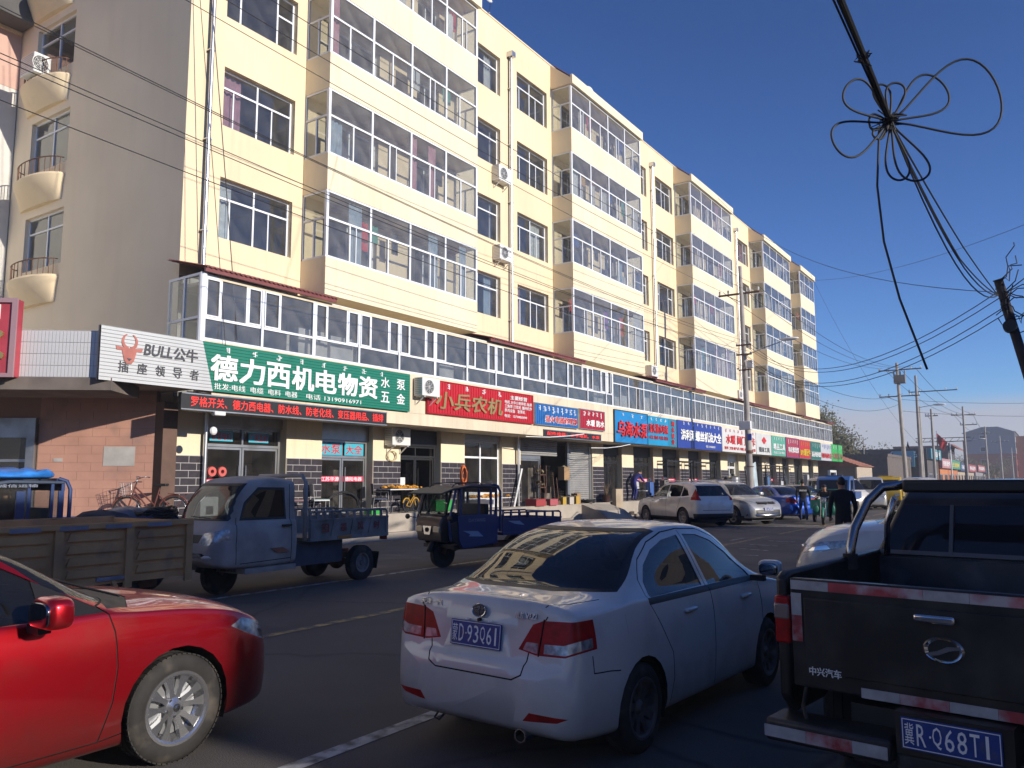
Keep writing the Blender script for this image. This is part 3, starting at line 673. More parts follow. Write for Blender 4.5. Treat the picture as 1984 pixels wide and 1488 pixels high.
# first long sign: white part slanting into green
def first_sign():
    y0, ym0, ym1, y1, z0, z1 = 8.92, 11.62, 11.3, 18.5, 3.8, 4.93
    t = thing('shop_sign', 'long shop sign, white with a red bull head at its left end and green beyond', 'sign', (SGX, 13.7, z0)); X = SGX+.02
    for nm, ya, yb, c in (('white_panel', (y0, y0), (ym0, ym1), (.55,.56,.56)), ('green_panel', (ym0, ym1), (y1, y1), (.01,.19,.12))):
        n = 15; m = MB(); h = (z1-z0)/n
        for i in range(n):
            a, b = z0+i*h, z0+(i+1)*h; f0, f1 = i/n, (i+.93)/n
            la, lb = ya[0]+(ya[1]-ya[0])*f0, ya[0]+(ya[1]-ya[0])*f1; ra, rb = yb[0]+(yb[1]-yb[0])*f0, yb[0]+(yb[1]-yb[0])*f1
            m.prism([(la, a), (ra, a), (rb, b-.015), (lb, b-.015)], 'x', X-.05, X+.006)
        ob(nm, m, mat(nm, c, .4, var=.06, vs=1, streak=.1), t, world=True); ob('backing_'+nm, MB().prism([(ya[0], z0), (yb[0], z0), (yb[1], z1), (ya[1], z1)], 'x', X-.1, X-.0005), mat('sign_backing', tuple(q*.45 for q in c), .8), t, world=True)
    fr = frameX(X+.007, y0, z0); W, H = y1-y0, z1-z0
    def tx(s, box, mm, off=.02, ext=.012, nm='lettering', shr=0):
        b = MB(); text_fit(b, s, box, fr, off, ext, shr); ob(nm, b, G[mm], t, world=True)
    tx('BULL', (.95, .62, 1.62, .86), 'letter_k', .035, shr=.18); tx('公牛', (1.66, .6, 2.26, .88), 'letter_k', .04)
    for i, c in enumerate('插座领导者'): tx(c, (.4+i*.42, .2, .62+i*.42, .43), 'letter_k', .025)
    for i, c in enumerate('德力西机电物资'): tx(c, (2.62+i*.8, .27, 3.33+i*.8, .86), 'letter_w', .045, .02)
    for c, u, v in (('水', 8.3, .62), ('泵', 8.98, .62), ('五', 8.3, .2), ('金', 8.98, .2)): tx(c, (u, v, u+.36, v+.3), 'letter_w', .02)
    tx('批发:电线  电缆  电料  电器', (2.72, .05, 5.2, .2), 'letter_w', .01); tx('电话 13190916971', (5.5, .05, 7.5, .19), 'letter_w', .012)
    b = MB()
    for i in range(8): mongol(b, 3.1+i*.75, 1.06, .13, .13, fr, .012, seed=i)
    ob('script_lettering', b, G['letter_w'], t, world=True)
    bull = MB(); c = (.62, .66)
    hd = [(-.17,.03),(.17,.03),(.11,-.2),(.06,-.27),(-.06,-.27),(-.11,-.2)]
    bull.add(MB().prism([(c[0]+a, c[1]+b) for a, b in hd], 'z', 0, .02), fr)
    for s in (1, -1):
        n = 10; o = []; i_ = []
        for k in range(n+1):
            an = R(-80+145*k/n); o.append((c[0]+s*.18*math.cos(an), c[1]+.19+.18*math.sin(an))); i_.append((c[0]+s*(.115+.02*k/n)*math.cos(an), c[1]+.2+(.11+.05*k/n)*math.sin(an)))
        for k in range(n): bull.add(MB().prism([o[k], o[k+1], i_[k+1], i_[k]], 'z', 0, .018), fr)
    bull.add(MB().prism([(c[0]-.3,c[1]+.08),(c[0]-.1,c[1]+.06),(c[0]+.1,c[1]+.06),(c[0]+.3,c[1]+.08),(c[0]+.28,c[1]),(c[0]-.28,c[1])], 'z', 0, .016), fr)
    ob('bull_emblem', bull, mat('emblem_red', (.45,.16,.12), .3, var=.2, vs=5), t, world=True)
    ob('bull_nose', MB().add(MB().prism([(c[0]-.06,c[1]-.16),(c[0]+.06,c[1]-.16),(c[0],c[1]-.22)], 'z', .021, .024), fr), G['letter_k'], t, world=True)
first_sign()
def led(label, y0, y1, z0, z1, s, n):
    t = thing('led_sign', label, 'sign', (GX+.03, y0, z0)); X = GX+.03
    ob('housing', MB().box(X-.12, y0, z0, X, y1, z1), G['black'], t, world=True)
    ob('frame', MB().box(X-.001, y0, z0, X+.02, y1, z0+.03).box(X-.001, y0, z1-.03, X+.02, y1, z1), G['alu'], t, world=True)
    b = MB(); text_fit(b, s, (.25, .09, y1-y0-.15, (z1-z0)-.07), frameX(X+.002, y0, z0), .012, .004)
    ob('lettering', b, mat('lit_red_diodes', (1,.03,.02), .5, emit=.38), t, world=True)
led('long running red LED text board below the green shop sign', 10.85, 17.55, 3.33, 3.72, '罗格开关、德力西电器、防水线、防老化线、变压器用品、插排', 1)
led('short red LED text board between the red sign and the half open shutter', 26.3, 31.0, 3.38, 3.68, '配件维修：二手电机、水泵', 1)
sign('red shop sign with big golden brush characters right of the green sign', 19.35, 25.46, 3.84, 4.86, (.50,.012,.02), [('小兵农机', (.06,.16,.66,.70), 'gold', .03, .05, .1), ('主要经营', (.75,.76,.93,.90), 'letter_w', .02), ('电机 大中小粉碎机 轴承\n三角带 打浆机 播种机件\n养鸡设备   割草机', (.69,.30,.985,.72), 'letter_w', .012), ('电话：13734850099', (.69,.12,.93,.23), 'letter_w', .012)], 'v', mong=(4,.1,.72,.96,.2), frame_m=G['lens_red'])
sign('blue ribbed sign with white and red characters right of the golden lettered red sign', 25.62, 28.87, 3.84, 4.62, (.02,.14,.42), [('星火电器修理部', (.22,.14,.98,.48), 'letter_w', .075, .01), ('星火电器修理部', (.225,.145,.975,.475), 'letter_r', .0, .03)], 'v', mong=(9,.06,.98,.92,.34), frame_m=G['alu'])
sign('small red ribbed sign with four characters, beside the blue ribbed one', 29.08, 31.25, 3.86, 4.64, (.42,.02,.04), [('水暖 防水', (.24,.16,.97,.5), 'letter_w', .04)], 'v', mong=(5,.1,.95,.92,.32), frame_m=G['alu'])
sign('big bright blue sign with raised red brush characters', 32.25, 35.72, 3.42, 4.84, (.01,.22,.52), [('乌海水泵', (.05,.2,.96,.68), 'letter_r', .04, .06, .15)], mong=(3,.1,.95,.93,.12), frame_m=G['black'])
sign('mid blue sign crowded with small red characters', 35.75, 38.25, 3.42, 4.82, (.01,.27,.50), [('重庆潜水电泵', (.04,.42,.96,.74), 'letter_r', .03, .03), ('水泵 轴承 电机 机油', (.05,.2,.95,.34), 'letter_r', .01)], mong=(4,.05,.95,.94,.12))
sign('narrow teal sign with red characters running down, edge of the blue signs', 38.27, 39.3, 3.42, 4.82, (.01,.22,.36), [('潜\n水\n泵\n业', (.3,.08,.72,.92), 'letter_r', .03)])
sign('long navy blue sign with nine bold white characters', 39.45, 46.1, 3.4, 4.84, (.02,.05,.30), [('洪利源螺丝机油大全', (.06,.3,.97,.68), 'letter_w', .045, .03), ('电话 13947820033', (.6,.08,.82,.18), 'letter_w', .01)], mong=(9,.08,.97,.96,.14))
sign('white sign with red characters just left of the concrete pole', 46.2, 52.6, 3.4, 4.82, (.66,.65,.63), [('水暖 阀门 管卡', (.1,.34,.97,.72), 'letter_r', .03), ('管件 卫浴 暖气片 地暖 太阳能 热水器', (.05,.1,.97,.22), 'letter_r', .01)], mong=(8,.05,.97,.95,.14), mong_m='letter_r')
sign('narrow white sign with a red diamond mark right of the pole', 52.7, 56.05, 3.4, 4.8, (.62,.62,.6), [('◆', (.35,.5,.65,.85), 'letter_r', 0), ('锐奇工具', (.15,.12,.85,.35), 'letter_k', .01)])
sign('pale green sign with white characters next to the diamond sign', 56.15, 59.6, 3.4, 4.78, (.10,.36,.26), [('精品工具', (.1,.3,.92,.62), 'letter_w', .03), ('电动工具 焊机', (.1,.1,.9,.22), 'letter_w', .01)], mong=(5,.1,.92,.94,.18))
sign('dark red sign with purple edge and white characters', 59.75, 63.2, 3.4, 4.78, (.36,.03,.06), [('电机修理部', (.14,.24,.97,.54), 'letter_w', .03)], mong=(6,.12,.97,.92,.28), frame_m=flat((.10,.05,.3)))
sign('bright red sign with yellow characters, among the far signs', 63.35, 66.7, 3.4, 4.76, (.52,.015,.03), [('B水暖配件', (.08,.14,.97,.52), 'letter_y', .03)], mong=(5,.12,.97,.92,.28), mong_m='letter_y', frame_m=G['alu'])
sign('dark green sign with white characters, among the far signs', 66.85, 70.1, 3.36, 4.76, (.01,.14,.11), [('油品电线电缆', (.05,.16,.97,.46), 'letter_w', .03)], mong=(4,.12,.97,.92,.28), frame_m=G['alu'])
sign('pale grey sign with red characters at far end of row', 70.2, 74.0, 3.34, 4.78, (.50,.51,.54), [('阿旺电动车行', (.06,.14,.97,.44), 'letter_r', .03)], mong=(6,.12,.97,.92,.26), mong_m='letter_b')
sign('vivid light green sign, last of the row', 74.1, 78.4, 3.34, 4.82, (.03,.42,.08), [('农机配件门市', (.06,.14,.97,.5), 'lens_amber', .03)], mong=(6,.1,.97,.92,.24))
# ================================================================ low corner annex on the left
an = thing('corner_shop_building', 'low corner shop with pink tiled wall and white tiled parapet left of the block', 'building', (-18.5, 9.5, 0))
U = Vector((.77, .637, 0)).normalized()       # to the right along its front
O = Vector((-17.5, 11.2, 0)); Nn = U.cross(Vector((0, 0, 1)))
FA = frame(O, U, (0, 0, 1)); FA.translation = O
def fa(m): b = MB(); b.add(m, FA); return b
m_pink = mat('pink_wall_tile', (.50,.27,.20), .45, var=.12, vs=2, dirt=(.32,.2,.16), dirt_s=1.2)
z = .0; pk = {}
wb = ob('wall', fa(MB().box(-2.62, 0, -.25, -.02, 3.9, -.006).box(-9, 3.2, -.25, -2.62, 3.9, -.006).box(-9, 0, -.25, -3.6, 3.2, -.006)), mat('pink_grout', (.36,.22,.17), .9), an, world=True)
# tiles of the pink wall: rows
for r in range(15):
    zz = .78+r*.2; x = -2.62-(.3 if r % 2 else 0)
    while x < -.03:
        x0, x1 = max(x, -2.6), min(x+.594, -.03)
        if x1-x0 > .05: ob('tile', fa(MB().box(x0, zz, -.02, x1, zz+.194, random.uniform(0, .0025))), m_pink, wb)
        x += .6
gp_ = mat('grey_patch', (.42,.40,.38), .9, var=.2)
for q_ in ((-1.15, 2.1, -.45, 2.55), (-2.25, 2.2, -2.05, 2.28)): ob('wall_patch', fa(MB().box(q_[0], q_[1], .005, q_[2], q_[3], .012)), gp_, wb)
ob('door_surround', fa(MB().box(-2.82, .75, -.03, -2.64, 3.2, .12).box(-3.75, .75, -.03, -3.6, 3.2, .12).box(-3.6, 2.75, -.03, -2.82, 3.2, .1)), G['alu'], an, world=True)
dr = ob('door_leaf', fa(MB().box(-3.6, .8, -.1, -3.52, 2.75, -.05).box(-2.9, .8, -.1, -2.82, 2.75, -.05).box(-3.52, 2.2, -.1, -2.9, 2.26, -.05).box(-3.52, .8, -.1, -2.9, 1.1, -.05)), G['alu'], an, world=True)
ob('pane', fa(MB().box(-3.52, 1.1, -.08, -2.9, 2.2, -.07).box(-3.52, 2.26, -.08, -2.9, 2.75, -.07)), G['shopglass'], dr)
ob('interior', fa(MB().box(-3.9, .7, -2, -2.5, 3.2, -1.9)), G['dark'], an, world=True)
# fascia with white upright tiles
O2 = Vector((-16.25, 9.02, 0)); FF = frame(O2, U, (0, 0, 1)); FF.translation = O2
def ff(m): b = MB(); b.add(m, FF); return b
fs = ob('parapet', ff(MB().box(-8, 3.86, -.2, .02, 4.84, -.015)), G['grout'], an, world=True)
m_wt = mat('white_wall_tile', (.60,.60,.60), .35, var=.1, vs=3, dirt=(.35,.32,.3), dirt_s=2, streak=.3)
me_t = mesh_of(MB().box(0, 0, 0, .062, .228, .012), 'tile', m_wt)
st = MB()
for i in range(66):
    for r in range(4):
        x = -.01-(i+1)*.07; zz = 3.87+r*.24
        if i < 24:
            o = put('tile', me_t, fs, mtx=FF @ Matrix.Translation((x, zz, -.015+random.uniform(0, .002))))
        else: st.add(MB().box(x, zz, -.015, x+.062, zz+.228, -.003), FF)
ob('tile', st, m_wt, fs, kind='stuff')
ob('canopy_slab', ff(MB().box(-8, 3.6, -1.6, .3, 3.855, .03)), mat('dirty_slab', (.17,.14,.12), .9, var=.3, vs=2), an, world=True)
ob('flat_roof', MB().prism([(-16.6, 8.9), (-24, 2.8), (-26.3, 5.5), (-26.3, 11.55), (-16.3, 11.55), (-16.15, 9.3)], 'z', 3.87, 3.95), G['concrete'], an, world=True)
ob('corner_pier', MB().box(-17.62, 11.18, .7, -17.2, 11.55, 3.6), mat('brown_pier', (.13,.075,.055), .8, var=.2), an, world=True)
# red box sign on the annex
rs = thing('box_sign', 'red box sign with golden character at the left edge of the picture', 'sign', tuple(FF @ Vector((-1.9, 3.8, .2))))
ob('sign_box', ff(MB().box(-3.2, 3.84, .0, -1.52, 5.42, .25)), mat('faded_red', (.42,.05,.07), .5, var=.25, vs=2), rs, world=True)
ob('sign_frame', ff(MB().box(-3.25, 5.34, .25, -1.5, 5.43, .3).box(-3.25, 3.82, .25, -1.5, 3.9, .3).box(-1.6, 3.9, .25, -1.5, 5.34, .3)), mat('dusty_pink_frame', (.36,.22,.24), .5), rs, world=True)
b = MB(); text_fit(b, '永', (-2.55, 4.15, -1.72, 5.0), FF @ Matrix.Translation((0, 0, .251)), .05, .05); ob('lettering', b, G['gold'], rs, world=True)
b = MB(); mongol(b, -1.85, 5.3, .3, .16, FF @ Matrix.Translation((0, 0, .251)), .02, 3); ob('script_lettering', b, G['letter_w'], rs, world=True)

# neighbouring building behind
nb = thing('neighbour_building', 'white and pink walled building behind the curved balconies, far left', 'building', (-30, 0, 0))
ob('wall', MB().box(-34, -20, 0, GXL, 11.58, 14.0), mat('white_render', (.62,.60,.55), .85, var=.06, bump=.2), nb, world=True)
ob('upper_wall', MB().box(-34, -20, 14.003, GXL+.01, 11.59, 15.8), mat('pink_render', (.56,.36,.29), .85, var=.06), nb, world=True)
ob('roof_block', MB().box(-34, -20, 15.9, GXL+.9, 11.55, 20.5), mat('dark_grey_render', (.10,.095,.09), .9, var=.1), nb, world=True)
ob('cornice', MB().box(-34, -20, 15.8, GXL+.08, 11.57, 15.9), G['cream'], nb, world=True)

# ================================================================ the side of the street behind the camera (never in view; shades and reflects)
def opposite(nm, label, x0, y0, x1, y1, h, c, floors):
    t = thing('street_building', label, 'building', ((x0+x1)/2, (y0+y1)/2, 0))
    hs = []
    fh = h/floors
    for k in range(floors):
        y = y0+1.2
        while y < y1-2.5: hs.append((y, y+1.8, k*fh+.9, k*fh+fh-.6)); y += 3.6
    m = MB(); m.box(x0, y0, 0, x1, y1, h); ob('wall', m, c, t, world=True)
    g = MB(); f = MB()
    for a, b, c_, d in hs: g.box(x0-.03, a, c_, x0-.012, b, d); f.box(x0-.06, a-.06, c_-.08, x0-.005, b+.06, c_-.01)
    ob('window', g, flat((.05,.06,.07), .08), t, kind='stuff', world=True); ob('sill', f, G['white'], t, kind='stuff', world=True)
m_ob1 = mat('pale_render', (.80,.74,.64), .85, var=.1); m_ob2 = mat('pale_brick_render', (.62,.48,.38), .85, var=.15)
opposite('a', 'pale two storey building across the street', 9.0, 3.8, 21, 31.0, 8.2, m_ob1, 2)
opposite('b', 'low pinkish building further along across the street', 9.0, 31.8, 20, 110, 4.9, m_ob2, 1)
opposite('c', 'pale building across the street behind the camera', 9.0, -40, 21, 1.75, 8.2, m_ob1, 2)

# ================================================================ far background
def simple_house(label, x0, y0, x1, y1, h, ridge, mw, mr_, wins=(), cat='building', name='house'):
    t = thing(name, label, cat, ((x0+x1)/2, (y0+y1)/2, 0))
    ob('wall', MB().box(x0, y0, -.05, x1, y1, h), mw, t, world=True)
    if ridge:
        ym = (x0+x1)/2
        m = MB().prism([(x0-.3, h-.05), (x1+.35, h-.05), (x1+.35, h+.02), (ym, h+ridge), (x0-.3, h+.02)], 'y', y0-.3, y1+.3)
        rf = ob('roof', m, mr_, t, world=True)
        n = int((x1+.35-ym)/.3); rd = MB()
        for i in range(n):
            f = i/n; x = ym+(x1+.35-ym)*f; z = h+ridge+(.02-ridge)*f; rd.box(x, y0-.3, z-.06, x+.06, y1+.3, z+.03)
        ob('tile_row', rd, mr_, rf, kind='stuff')
    else: ob('parapet', MB().box(x0-.05, y0-.05, h, x1+.08, y1+.05, h+.3), mr_ or mw, t, world=True)
    for (fx, a, b, c, d, mm) in wins:     # fx 'x' -> on the +X face, 'y' -> on the -Y face
        if fx == 'x': w_ = ob('window', MB().box(x1-.005, a, c, x1+.04, b, d), G['white'], t, world=True); ob('pane', MB().box(x1+.041, a+.08, c+.08, x1+.05, b-.08, d-.08), mm, w_)
        else: w_ = ob('window', MB().box(a, y0-.04, c, b, y0+.005, d), G['white'], t, world=True); ob('pane', MB().box(a+.08, y0-.05, c+.08, b-.08, y0-.041, d-.08), mm, w_)
    return t
dkw = flat((.03,.035,.04), .15)
m_brn = mat('brown_render', (.21,.155,.125), .9, var=.15, vs=1); m_roof = mat('old_red_tiles', (.30,.12,.075), .85, var=.35, vs=3)
h1 = simple_house('low brown house with red tiled roof just past the end of the block', -26, 79.5, -15.2, 86.5, 3.0, 2.1, m_brn, m_roof, [('y', -19.6, -18.2, 1.0, 2.0, dkw), ('x', 81, 82.2, .1, 2.4, dkw), ('x', 83.4, 84.8, .9, 2.1, dkw)])
ob('gable_front', MB().box(-15.2, 79.3, 0, -15.05, 86.7, 2.9), mat('pale_front', (.46,.38,.29), .85, var=.12), h1, world=True)
simple_house('long low dark walled yard building behind the red roofed house', -30, 95, -14.9, 112, 4.2, 0, mat('dark_wall', (.14,.115,.10), .9, var=.2), None, [('y', -20, -18, 1.2, 2.4, dkw)])
gs = thing('gate_post', 'white gate frame between the block and the brown house', 'gate', (-17.3, 77, 0))
ob('post', MB().box(-17.0, 76.6, 0, -16.8, 76.8, 2.6).box(-17.0, 79.0, 0, -16.8, 79.2, 2.6), G['white'], gs, world=True); ob('lintel', MB().box(-17.0, 76.81, 2.4, -16.8, 78.99, 2.6), G['white'], gs, world=True)
# row of far shops
def far_shop(label, y0, y1, h, c, sg, sg_m, x0=-24, x1=-13.2, up=None, s=None):
    t = thing('roadside_shop', label, 'shop', ((x0+x1)/2, (y0+y1)/2, 0), group=None)
    ob('wall', MB().box(x0, y0, 0, x1, y1, h), c, t, world=True)
    n = max(1, int((y1-y0)/4)); dw = MB(); w_ = (y1-y0)/n
    for i in range(n):
        a = y0+i*w_+w_*.2; dw = MB().box(x1-.003, a, .1, x1+.03, a+w_*.6, 2.5); dd = ob('doorway', dw, G['alu'], t, world=True); ob('pane', MB().box(x1+.031, a+.15, .4, x1+.04, a+w_*.6-.15, 2.35), dkw, dd)
    si = ob('sign_board', MB().box(x1+.0, y0+.2, h-1.3, x1+.5, y1-.2, h), sg, t, world=True)
    b = MB(); text_fit(b, s or random.choice(('汽车修理', '农机配件', '五金建材', '烟酒超市')), ((y1-y0)*.1, .3, (y1-y0)*.85, 1.0), frameX(x1+.501, y0+.2, h-1.3), .03, .01); ob('lettering', b, sg_m, si)
    b = MB(); text_fit(b, '便民', ((x1-x0)*.6, .2, (x1-x0)*.9, 1.0), frame((x0, y0-.001, h-1.3), (1, 0, 0), (0, 0, 1)), .03, .01); ob('gable_lettering', b, sg_m, t, world=True)
    return t
LW, LR_, LY = G['letter_w'], G['letter_r'], G['letter_y']
bb = thing('blue_billboard', 'pale blue billboard on the dark gable of the far shops', 'billboard', (-14.4, 112.5, 3))
ob('board', MB().box(-16.9, 112.3, 3.3, -14.5, 112.45, 5.3), flat((.18,.50,.60), .5), bb, world=True)
b = MB(); text_fit(b, '欢迎光临', (.25, .6, 2.15, 1.4), frame((-16.9, 112.29, 3.3), (1, 0, 0), (0, 0, 1)), .03, .01); ob('lettering', b, LW, bb, world=True)
fsd = [('dark gabled shop behind the blue billboard', 113, 124, 5.6, mat('w1', (.10,.09,.085), .9), flat((.10,.3,.35)), LW),
 ('orange fronted shop with pink board along the far street', 124.3, 136, 4.6, mat('w2', (.55,.20,.07), .8, var=.2), flat((.45,.22,.22)), LW),
 ('orange fronted shop with green board along the far street', 136.3, 150, 4.6, mat('w3', (.50,.17,.06), .8, var=.2), flat((.04,.26,.17)), LY),
 ('cream shop with dark blue board along the far street', 150.3, 165, 4.4, mat('w4', (.45,.36,.25), .8), flat((.05,.08,.2)), LW),
 ('cream shop with dull red board along the far street', 165.3, 182, 4.4, mat('w5', (.42,.34,.25), .8), flat((.32,.06,.06)), LW),
 ('grey shop with red board and grey roof in the distance', 186, 206, 4.6, mat('w6', (.25,.24,.24), .8), flat((.35,.1,.1)), LW),
 ('grey shop with blue board in the distance', 208, 226, 4.3, mat('w7', (.3,.28,.26), .8), flat((.06,.16,.4)), LW),
 ('grey shop with white and red board in the distance', 230, 252, 4.4, mat('w8', (.3,.28,.26), .8), flat((.5,.5,.5)), LR_)]
for d in fsd: far_shop(d[0], d[1], d[2], d[3], d[4], d[5], d[6])
t2 = simple_house('two storey flat roofed grey house rising behind the far shops', -21, 140, -13.4, 150, 6.6, 0, mat('grey_upper', (.16,.14,.14), .9), None, [('x', 141+i*2.2, 142.3+i*2.2, 4.7, 6.1, dkw) for i in range(4)])
ob('small_roof', MB().prism([(-13.3, 6.9), (-11.9, 6.2), (-11.9, 6.3), (-13.3, 7.3)], 'y', 139.8, 150.2), m_roof, t2, world=True)
# five storey red and grey block in the distance
fb = thing('distant_apartment_block', 'distant grey and red apartment block at the right end of the street', 'building', (-12, 240, 0))
ob('lower_wall', MB().box(-18.5, 232, 0, -7.6, 262, 8.0), mat('red_render', (.42,.13,.09), .9, var=.1), fb, world=True)
ob('upper_wall', MB().box(-18.52, 231.98, 8.003, -7.58, 262, 13.2).prism([(-18.9, 13.2), (-7.3, 13.2), (-11, 14.6), (-14.5, 14.6)], 'y', 231.7, 262), mat('blue_grey_render', (.33,.33,.34), .9, var=.05), fb, world=True)
for (x, z) in ((-14.3, 11.4), (-14.3, 8.5), (-14.3, 5.4), (-14.3, 2.4)):
    w_ = ob('window', MB().box(x-.8, 231.9, z, x+.8, 231.97, z+1.2), G['white'], fb, world=True); ob('pane', MB().box(x-.7, 231.88, z+.1, x+.7, 231.899, z+1.1), dkw, w_)
sw = MB()
for k in range(5):
    for j in range(8): sw.box(-7.57, 233.5+j*3.4, .9+2.8*k, -7.5, 235.3+j*3.4, 2.3+2.8*k)
ob('side_window', sw, dkw, fb, world=True, kind='stuff')
ob('red_wing', MB().box(-7.5, 236, 0, -1, 262, 12.3), mat('orange_red_render', (.42,.12,.06), .9, var=.1), fb, world=True)
simple_house('low grey shed row in front of the distant block', -18, 262+5, -2, 300, 7, 0, mat('grey_shed', (.2,.2,.22), .9), None)
ob('far_hills', MB().prism([(-900, -1), (-600, 16), (-420, 12), (-250, 20), (-100, 14), (80, 18), (300, 10), (500, -1)], 'y', 1200, 1300), mat('hazy_hill', (.2,.2,.22), 1), kind='structure')

# ================================================================ trees
def tree(label, x, y, h, cr, n, seed, name='autumn_tree', group=None):
    rr = random.Random(seed); t = thing(name, label, 'tree', (x, y, 0), group=group)
    tk = MB(); tk.tube([(0, 0, 0), (.1, 0, h*.25), (0, .1, h*.5)], [.28, .2, .12], 8); tips = []
    for i in range(11):
        a = rr.uniform(0, 6.28); z0 = h*rr.uniform(.22, .5); L = cr*rr.uniform(.6, 1)
        p = Vector((math.cos(a)*L, math.sin(a)*L, z0+h*rr.uniform(.15, .42))); m = Vector((p.x*.45, p.y*.45, (z0+p.z)/2+.3))
        tk.tube([(0, 0, z0), m, p], [.1, .06, .02], 5); tips += [m, p]
    ob('trunk', tk, G['wood'], t, smooth='all')
    lf = MB()
    for i in range(n):
        c = rr.choice(tips); p = c+Vector((rr.gauss(0, cr*.28), rr.gauss(0, cr*.28), rr.gauss(.25, h*.10)))
        s = rr.uniform(.14, .32); a = Vector((rr.gauss(0,1), rr.gauss(0,1), rr.gauss(0,1))).normalized(); b = a.orthogonal().normalized()
        lf.v += [p, p+a*s, p+a*s*.6+b*s*.8]; k = len(lf.v); lf.f.append((k-3, k-2, k-1))
    me = bpy.data.meshes.new('crown'); me.from_pydata([tuple(v) for v in lf.v], [], lf.f); me.materials.append(G['leaf']); put('crown', me, t)
G['leaf'] = mat('autumn_leaf', (.13,.105,.045), .8, var=.5, vs=1.2, dirt=(.05,.07,.025), dirt_s=1.5, dirt_lo=.4, dirt_hi=.6)
tree('big half bare autumn tree past the end of the cream block', -22.0, 103, 9.6, 2.5, 11000, 3)
tree('small bare tree behind the dark yard wall', -21, 128, 6.5, 2.2, 1500, 5)
tree('second small bare tree farther behind the yard wall', -25, 124, 7, 2.4, 1500, 8)
tree('leafy tree in front of the distant red block', -16.5, 205, 7, 3.2, 3500, 9)
tree('small tree in front of the distant red block', -11.5, 214, 6, 2.6, 2500, 11)

# ================================================================ poles, lamps, cables
def pole(label, x, y, h, r=.17, arms=(), lean=0, name='utility_pole', mm='conc_pole', ang=0, ins=True):
    t = thing(name, label, 'utility pole', (x, y, 0), rz=ang)
    n = 6; top = (lean*h, 0, h); ob('pole', MB().tube([(lean*h*i/n, 0, h*i/n) for i in range(n+1)], [r-(r*.42)*i/n for i in range(n+1)], 14), G[mm], t, smooth=True)
    for (z, L, off) in arms:
        x0 = lean*z; c = ob('crossarm', MB().box(x0-L/2+off, -.05+r*.5, z-.045, x0+L/2+off, .05+r*.5, z+.045).bar((x0-L*.3+off, r*.5, z-.02), (x0, r*.5, z-.5), .035), G['rust'], t)
        if ins:
            for s in (-1, -.55, .55, 1): ob('insulator', MB().lathe([(.0, .22), (.045, .2), (.06, .14), (.035, .12), (.06, .08), (.03, .05), (.03, 0)], (x0+off+s*(L/2-.06), r*.5, z+.045), 'z', 8), G['white'], c, smooth='all')
    return t
P1 = (-13.05, 41.7)
p1 = pole('tall concrete utility pole standing at the kerb in front of the shops', P1[0], P1[1], 13.0, .175, [(11.55, 2.2, -.15)], lean=-.012)
ob('insulator_rack', MB().box(-.45, -.2, 8.2, .35, -.14, 8.28).box(-.45, -.2, 8.7, .35, -.14, 8.78).box(-.35, -.2, 7.4, .3, -.14, 7.46), G['rust'], p1)
for z in (7.4, 8.2, 8.7):
    for x in (-.4, 0, .3): ob('insulator', MB().lathe([(0, .1), (.05, .09), (.06, .03), (.03, 0)], (x, -.17, z+.07), 'z', 8), G['white'], p1, smooth='all')
ob('lamp_arm', MB().tube([(.0, -.15, 8.15), (.8, -.15, 8.45), (1.9, -.1, 8.75)], .028, 8), G['steel'], p1, smooth='all')
ob('lamp_head', MB().ell((2.25, -.08, 8.85), (.5, .16, .09), 14, 8), G['white'], p1, smooth='all')
for q_ in ((-.38, -.42, 4.3, .22, -.2, 4.75), (.1, -.3, 7.5, .42, -.1, 7.9)): ob('junction_box', MB().box(*q_), G['white'], p1, bevel=.02)
ob('blue_plate', MB().box(-.02, -.22, 3.75, .2, -.2, 4.1), flat((.05,.1,.5)), p1)
ob('pole_band', MB().lathe([(.185, 3.1), (.185, 3.25)], (0, 0, 0), 'z', 16).lathe([(.19, 2.4), (.19, 2.44)], (0, 0, 0), 'z', 16), G['rust'], p1)
p2 = pole('concrete pole with transformer box at its top, beyond the block', -10.6, 76.6, 11.8, .2, [(11.2, 3.4, .2), (8.9, 3.2, 0)], lean=-.02)
ob('transformer', MB().box(-.5, -.35, 10.0, .4, .3, 10.7).cyl((-.5, 0, 10.7), (-.5, 0, 11.1), .06).cyl((0, 0, 10.7), (0, 0, 11.1), .06).cyl((.35, 0, 10.7), (.35, 0, 11.1), .06), mat('transformer_grey', (.2,.2,.2), .6, var=.2), p2)
ob('banner_remnant', MB().prism([(.2, 4.6), (.45, 4.2), (.3, 5.0)], 'y', -.22, -.2), G['black'], p2)
pole('slim concrete pole with wide wooden crossarm behind the transformer pole', -10.7, 87, 11.8, .19, [(10.2, 4.2, 1.4)])
pole('short concrete pole in a pair beside the street lamp', -11.2, 92.4, 9.2, .17)
pole('second short pole of the pair with side brackets', -10.3, 94.0, 9, .17, [(8.3, 1.2, 0)])
pole('lone pole with two crossarms right of the far shops', -8.7, 110.4, 10.4, .17, [(9.4, 2.6, 0), (8.2, 1.8, .5)])
pole('thin far pole in front of the distant grey and red block', -9.1, 153, 10.3, .2, [(9.2, 1.2, 0)])
pole('thin far pole with crossarm near the middle of the distant block', -8.6, 185, 10.2, .2, [(9.0, 3.0, 0)])
pole('farthest thin pole at the right edge of the distant block', -7.7, 210, 8.6, .2, [(6.5, 1.6, 0)])
pole('thin pole rising behind the brown house', -22.6, 116.6, 7.9, .2, ins=False)
pole('very thin pole rising beside the red tiled roof', -19.2, 106, 6.9, .09, ins=False)
lp = thing('street_lamp', 'street lamp with short arm among the poles beyond the block', 'street lamp', (-10.9, 89, 0))
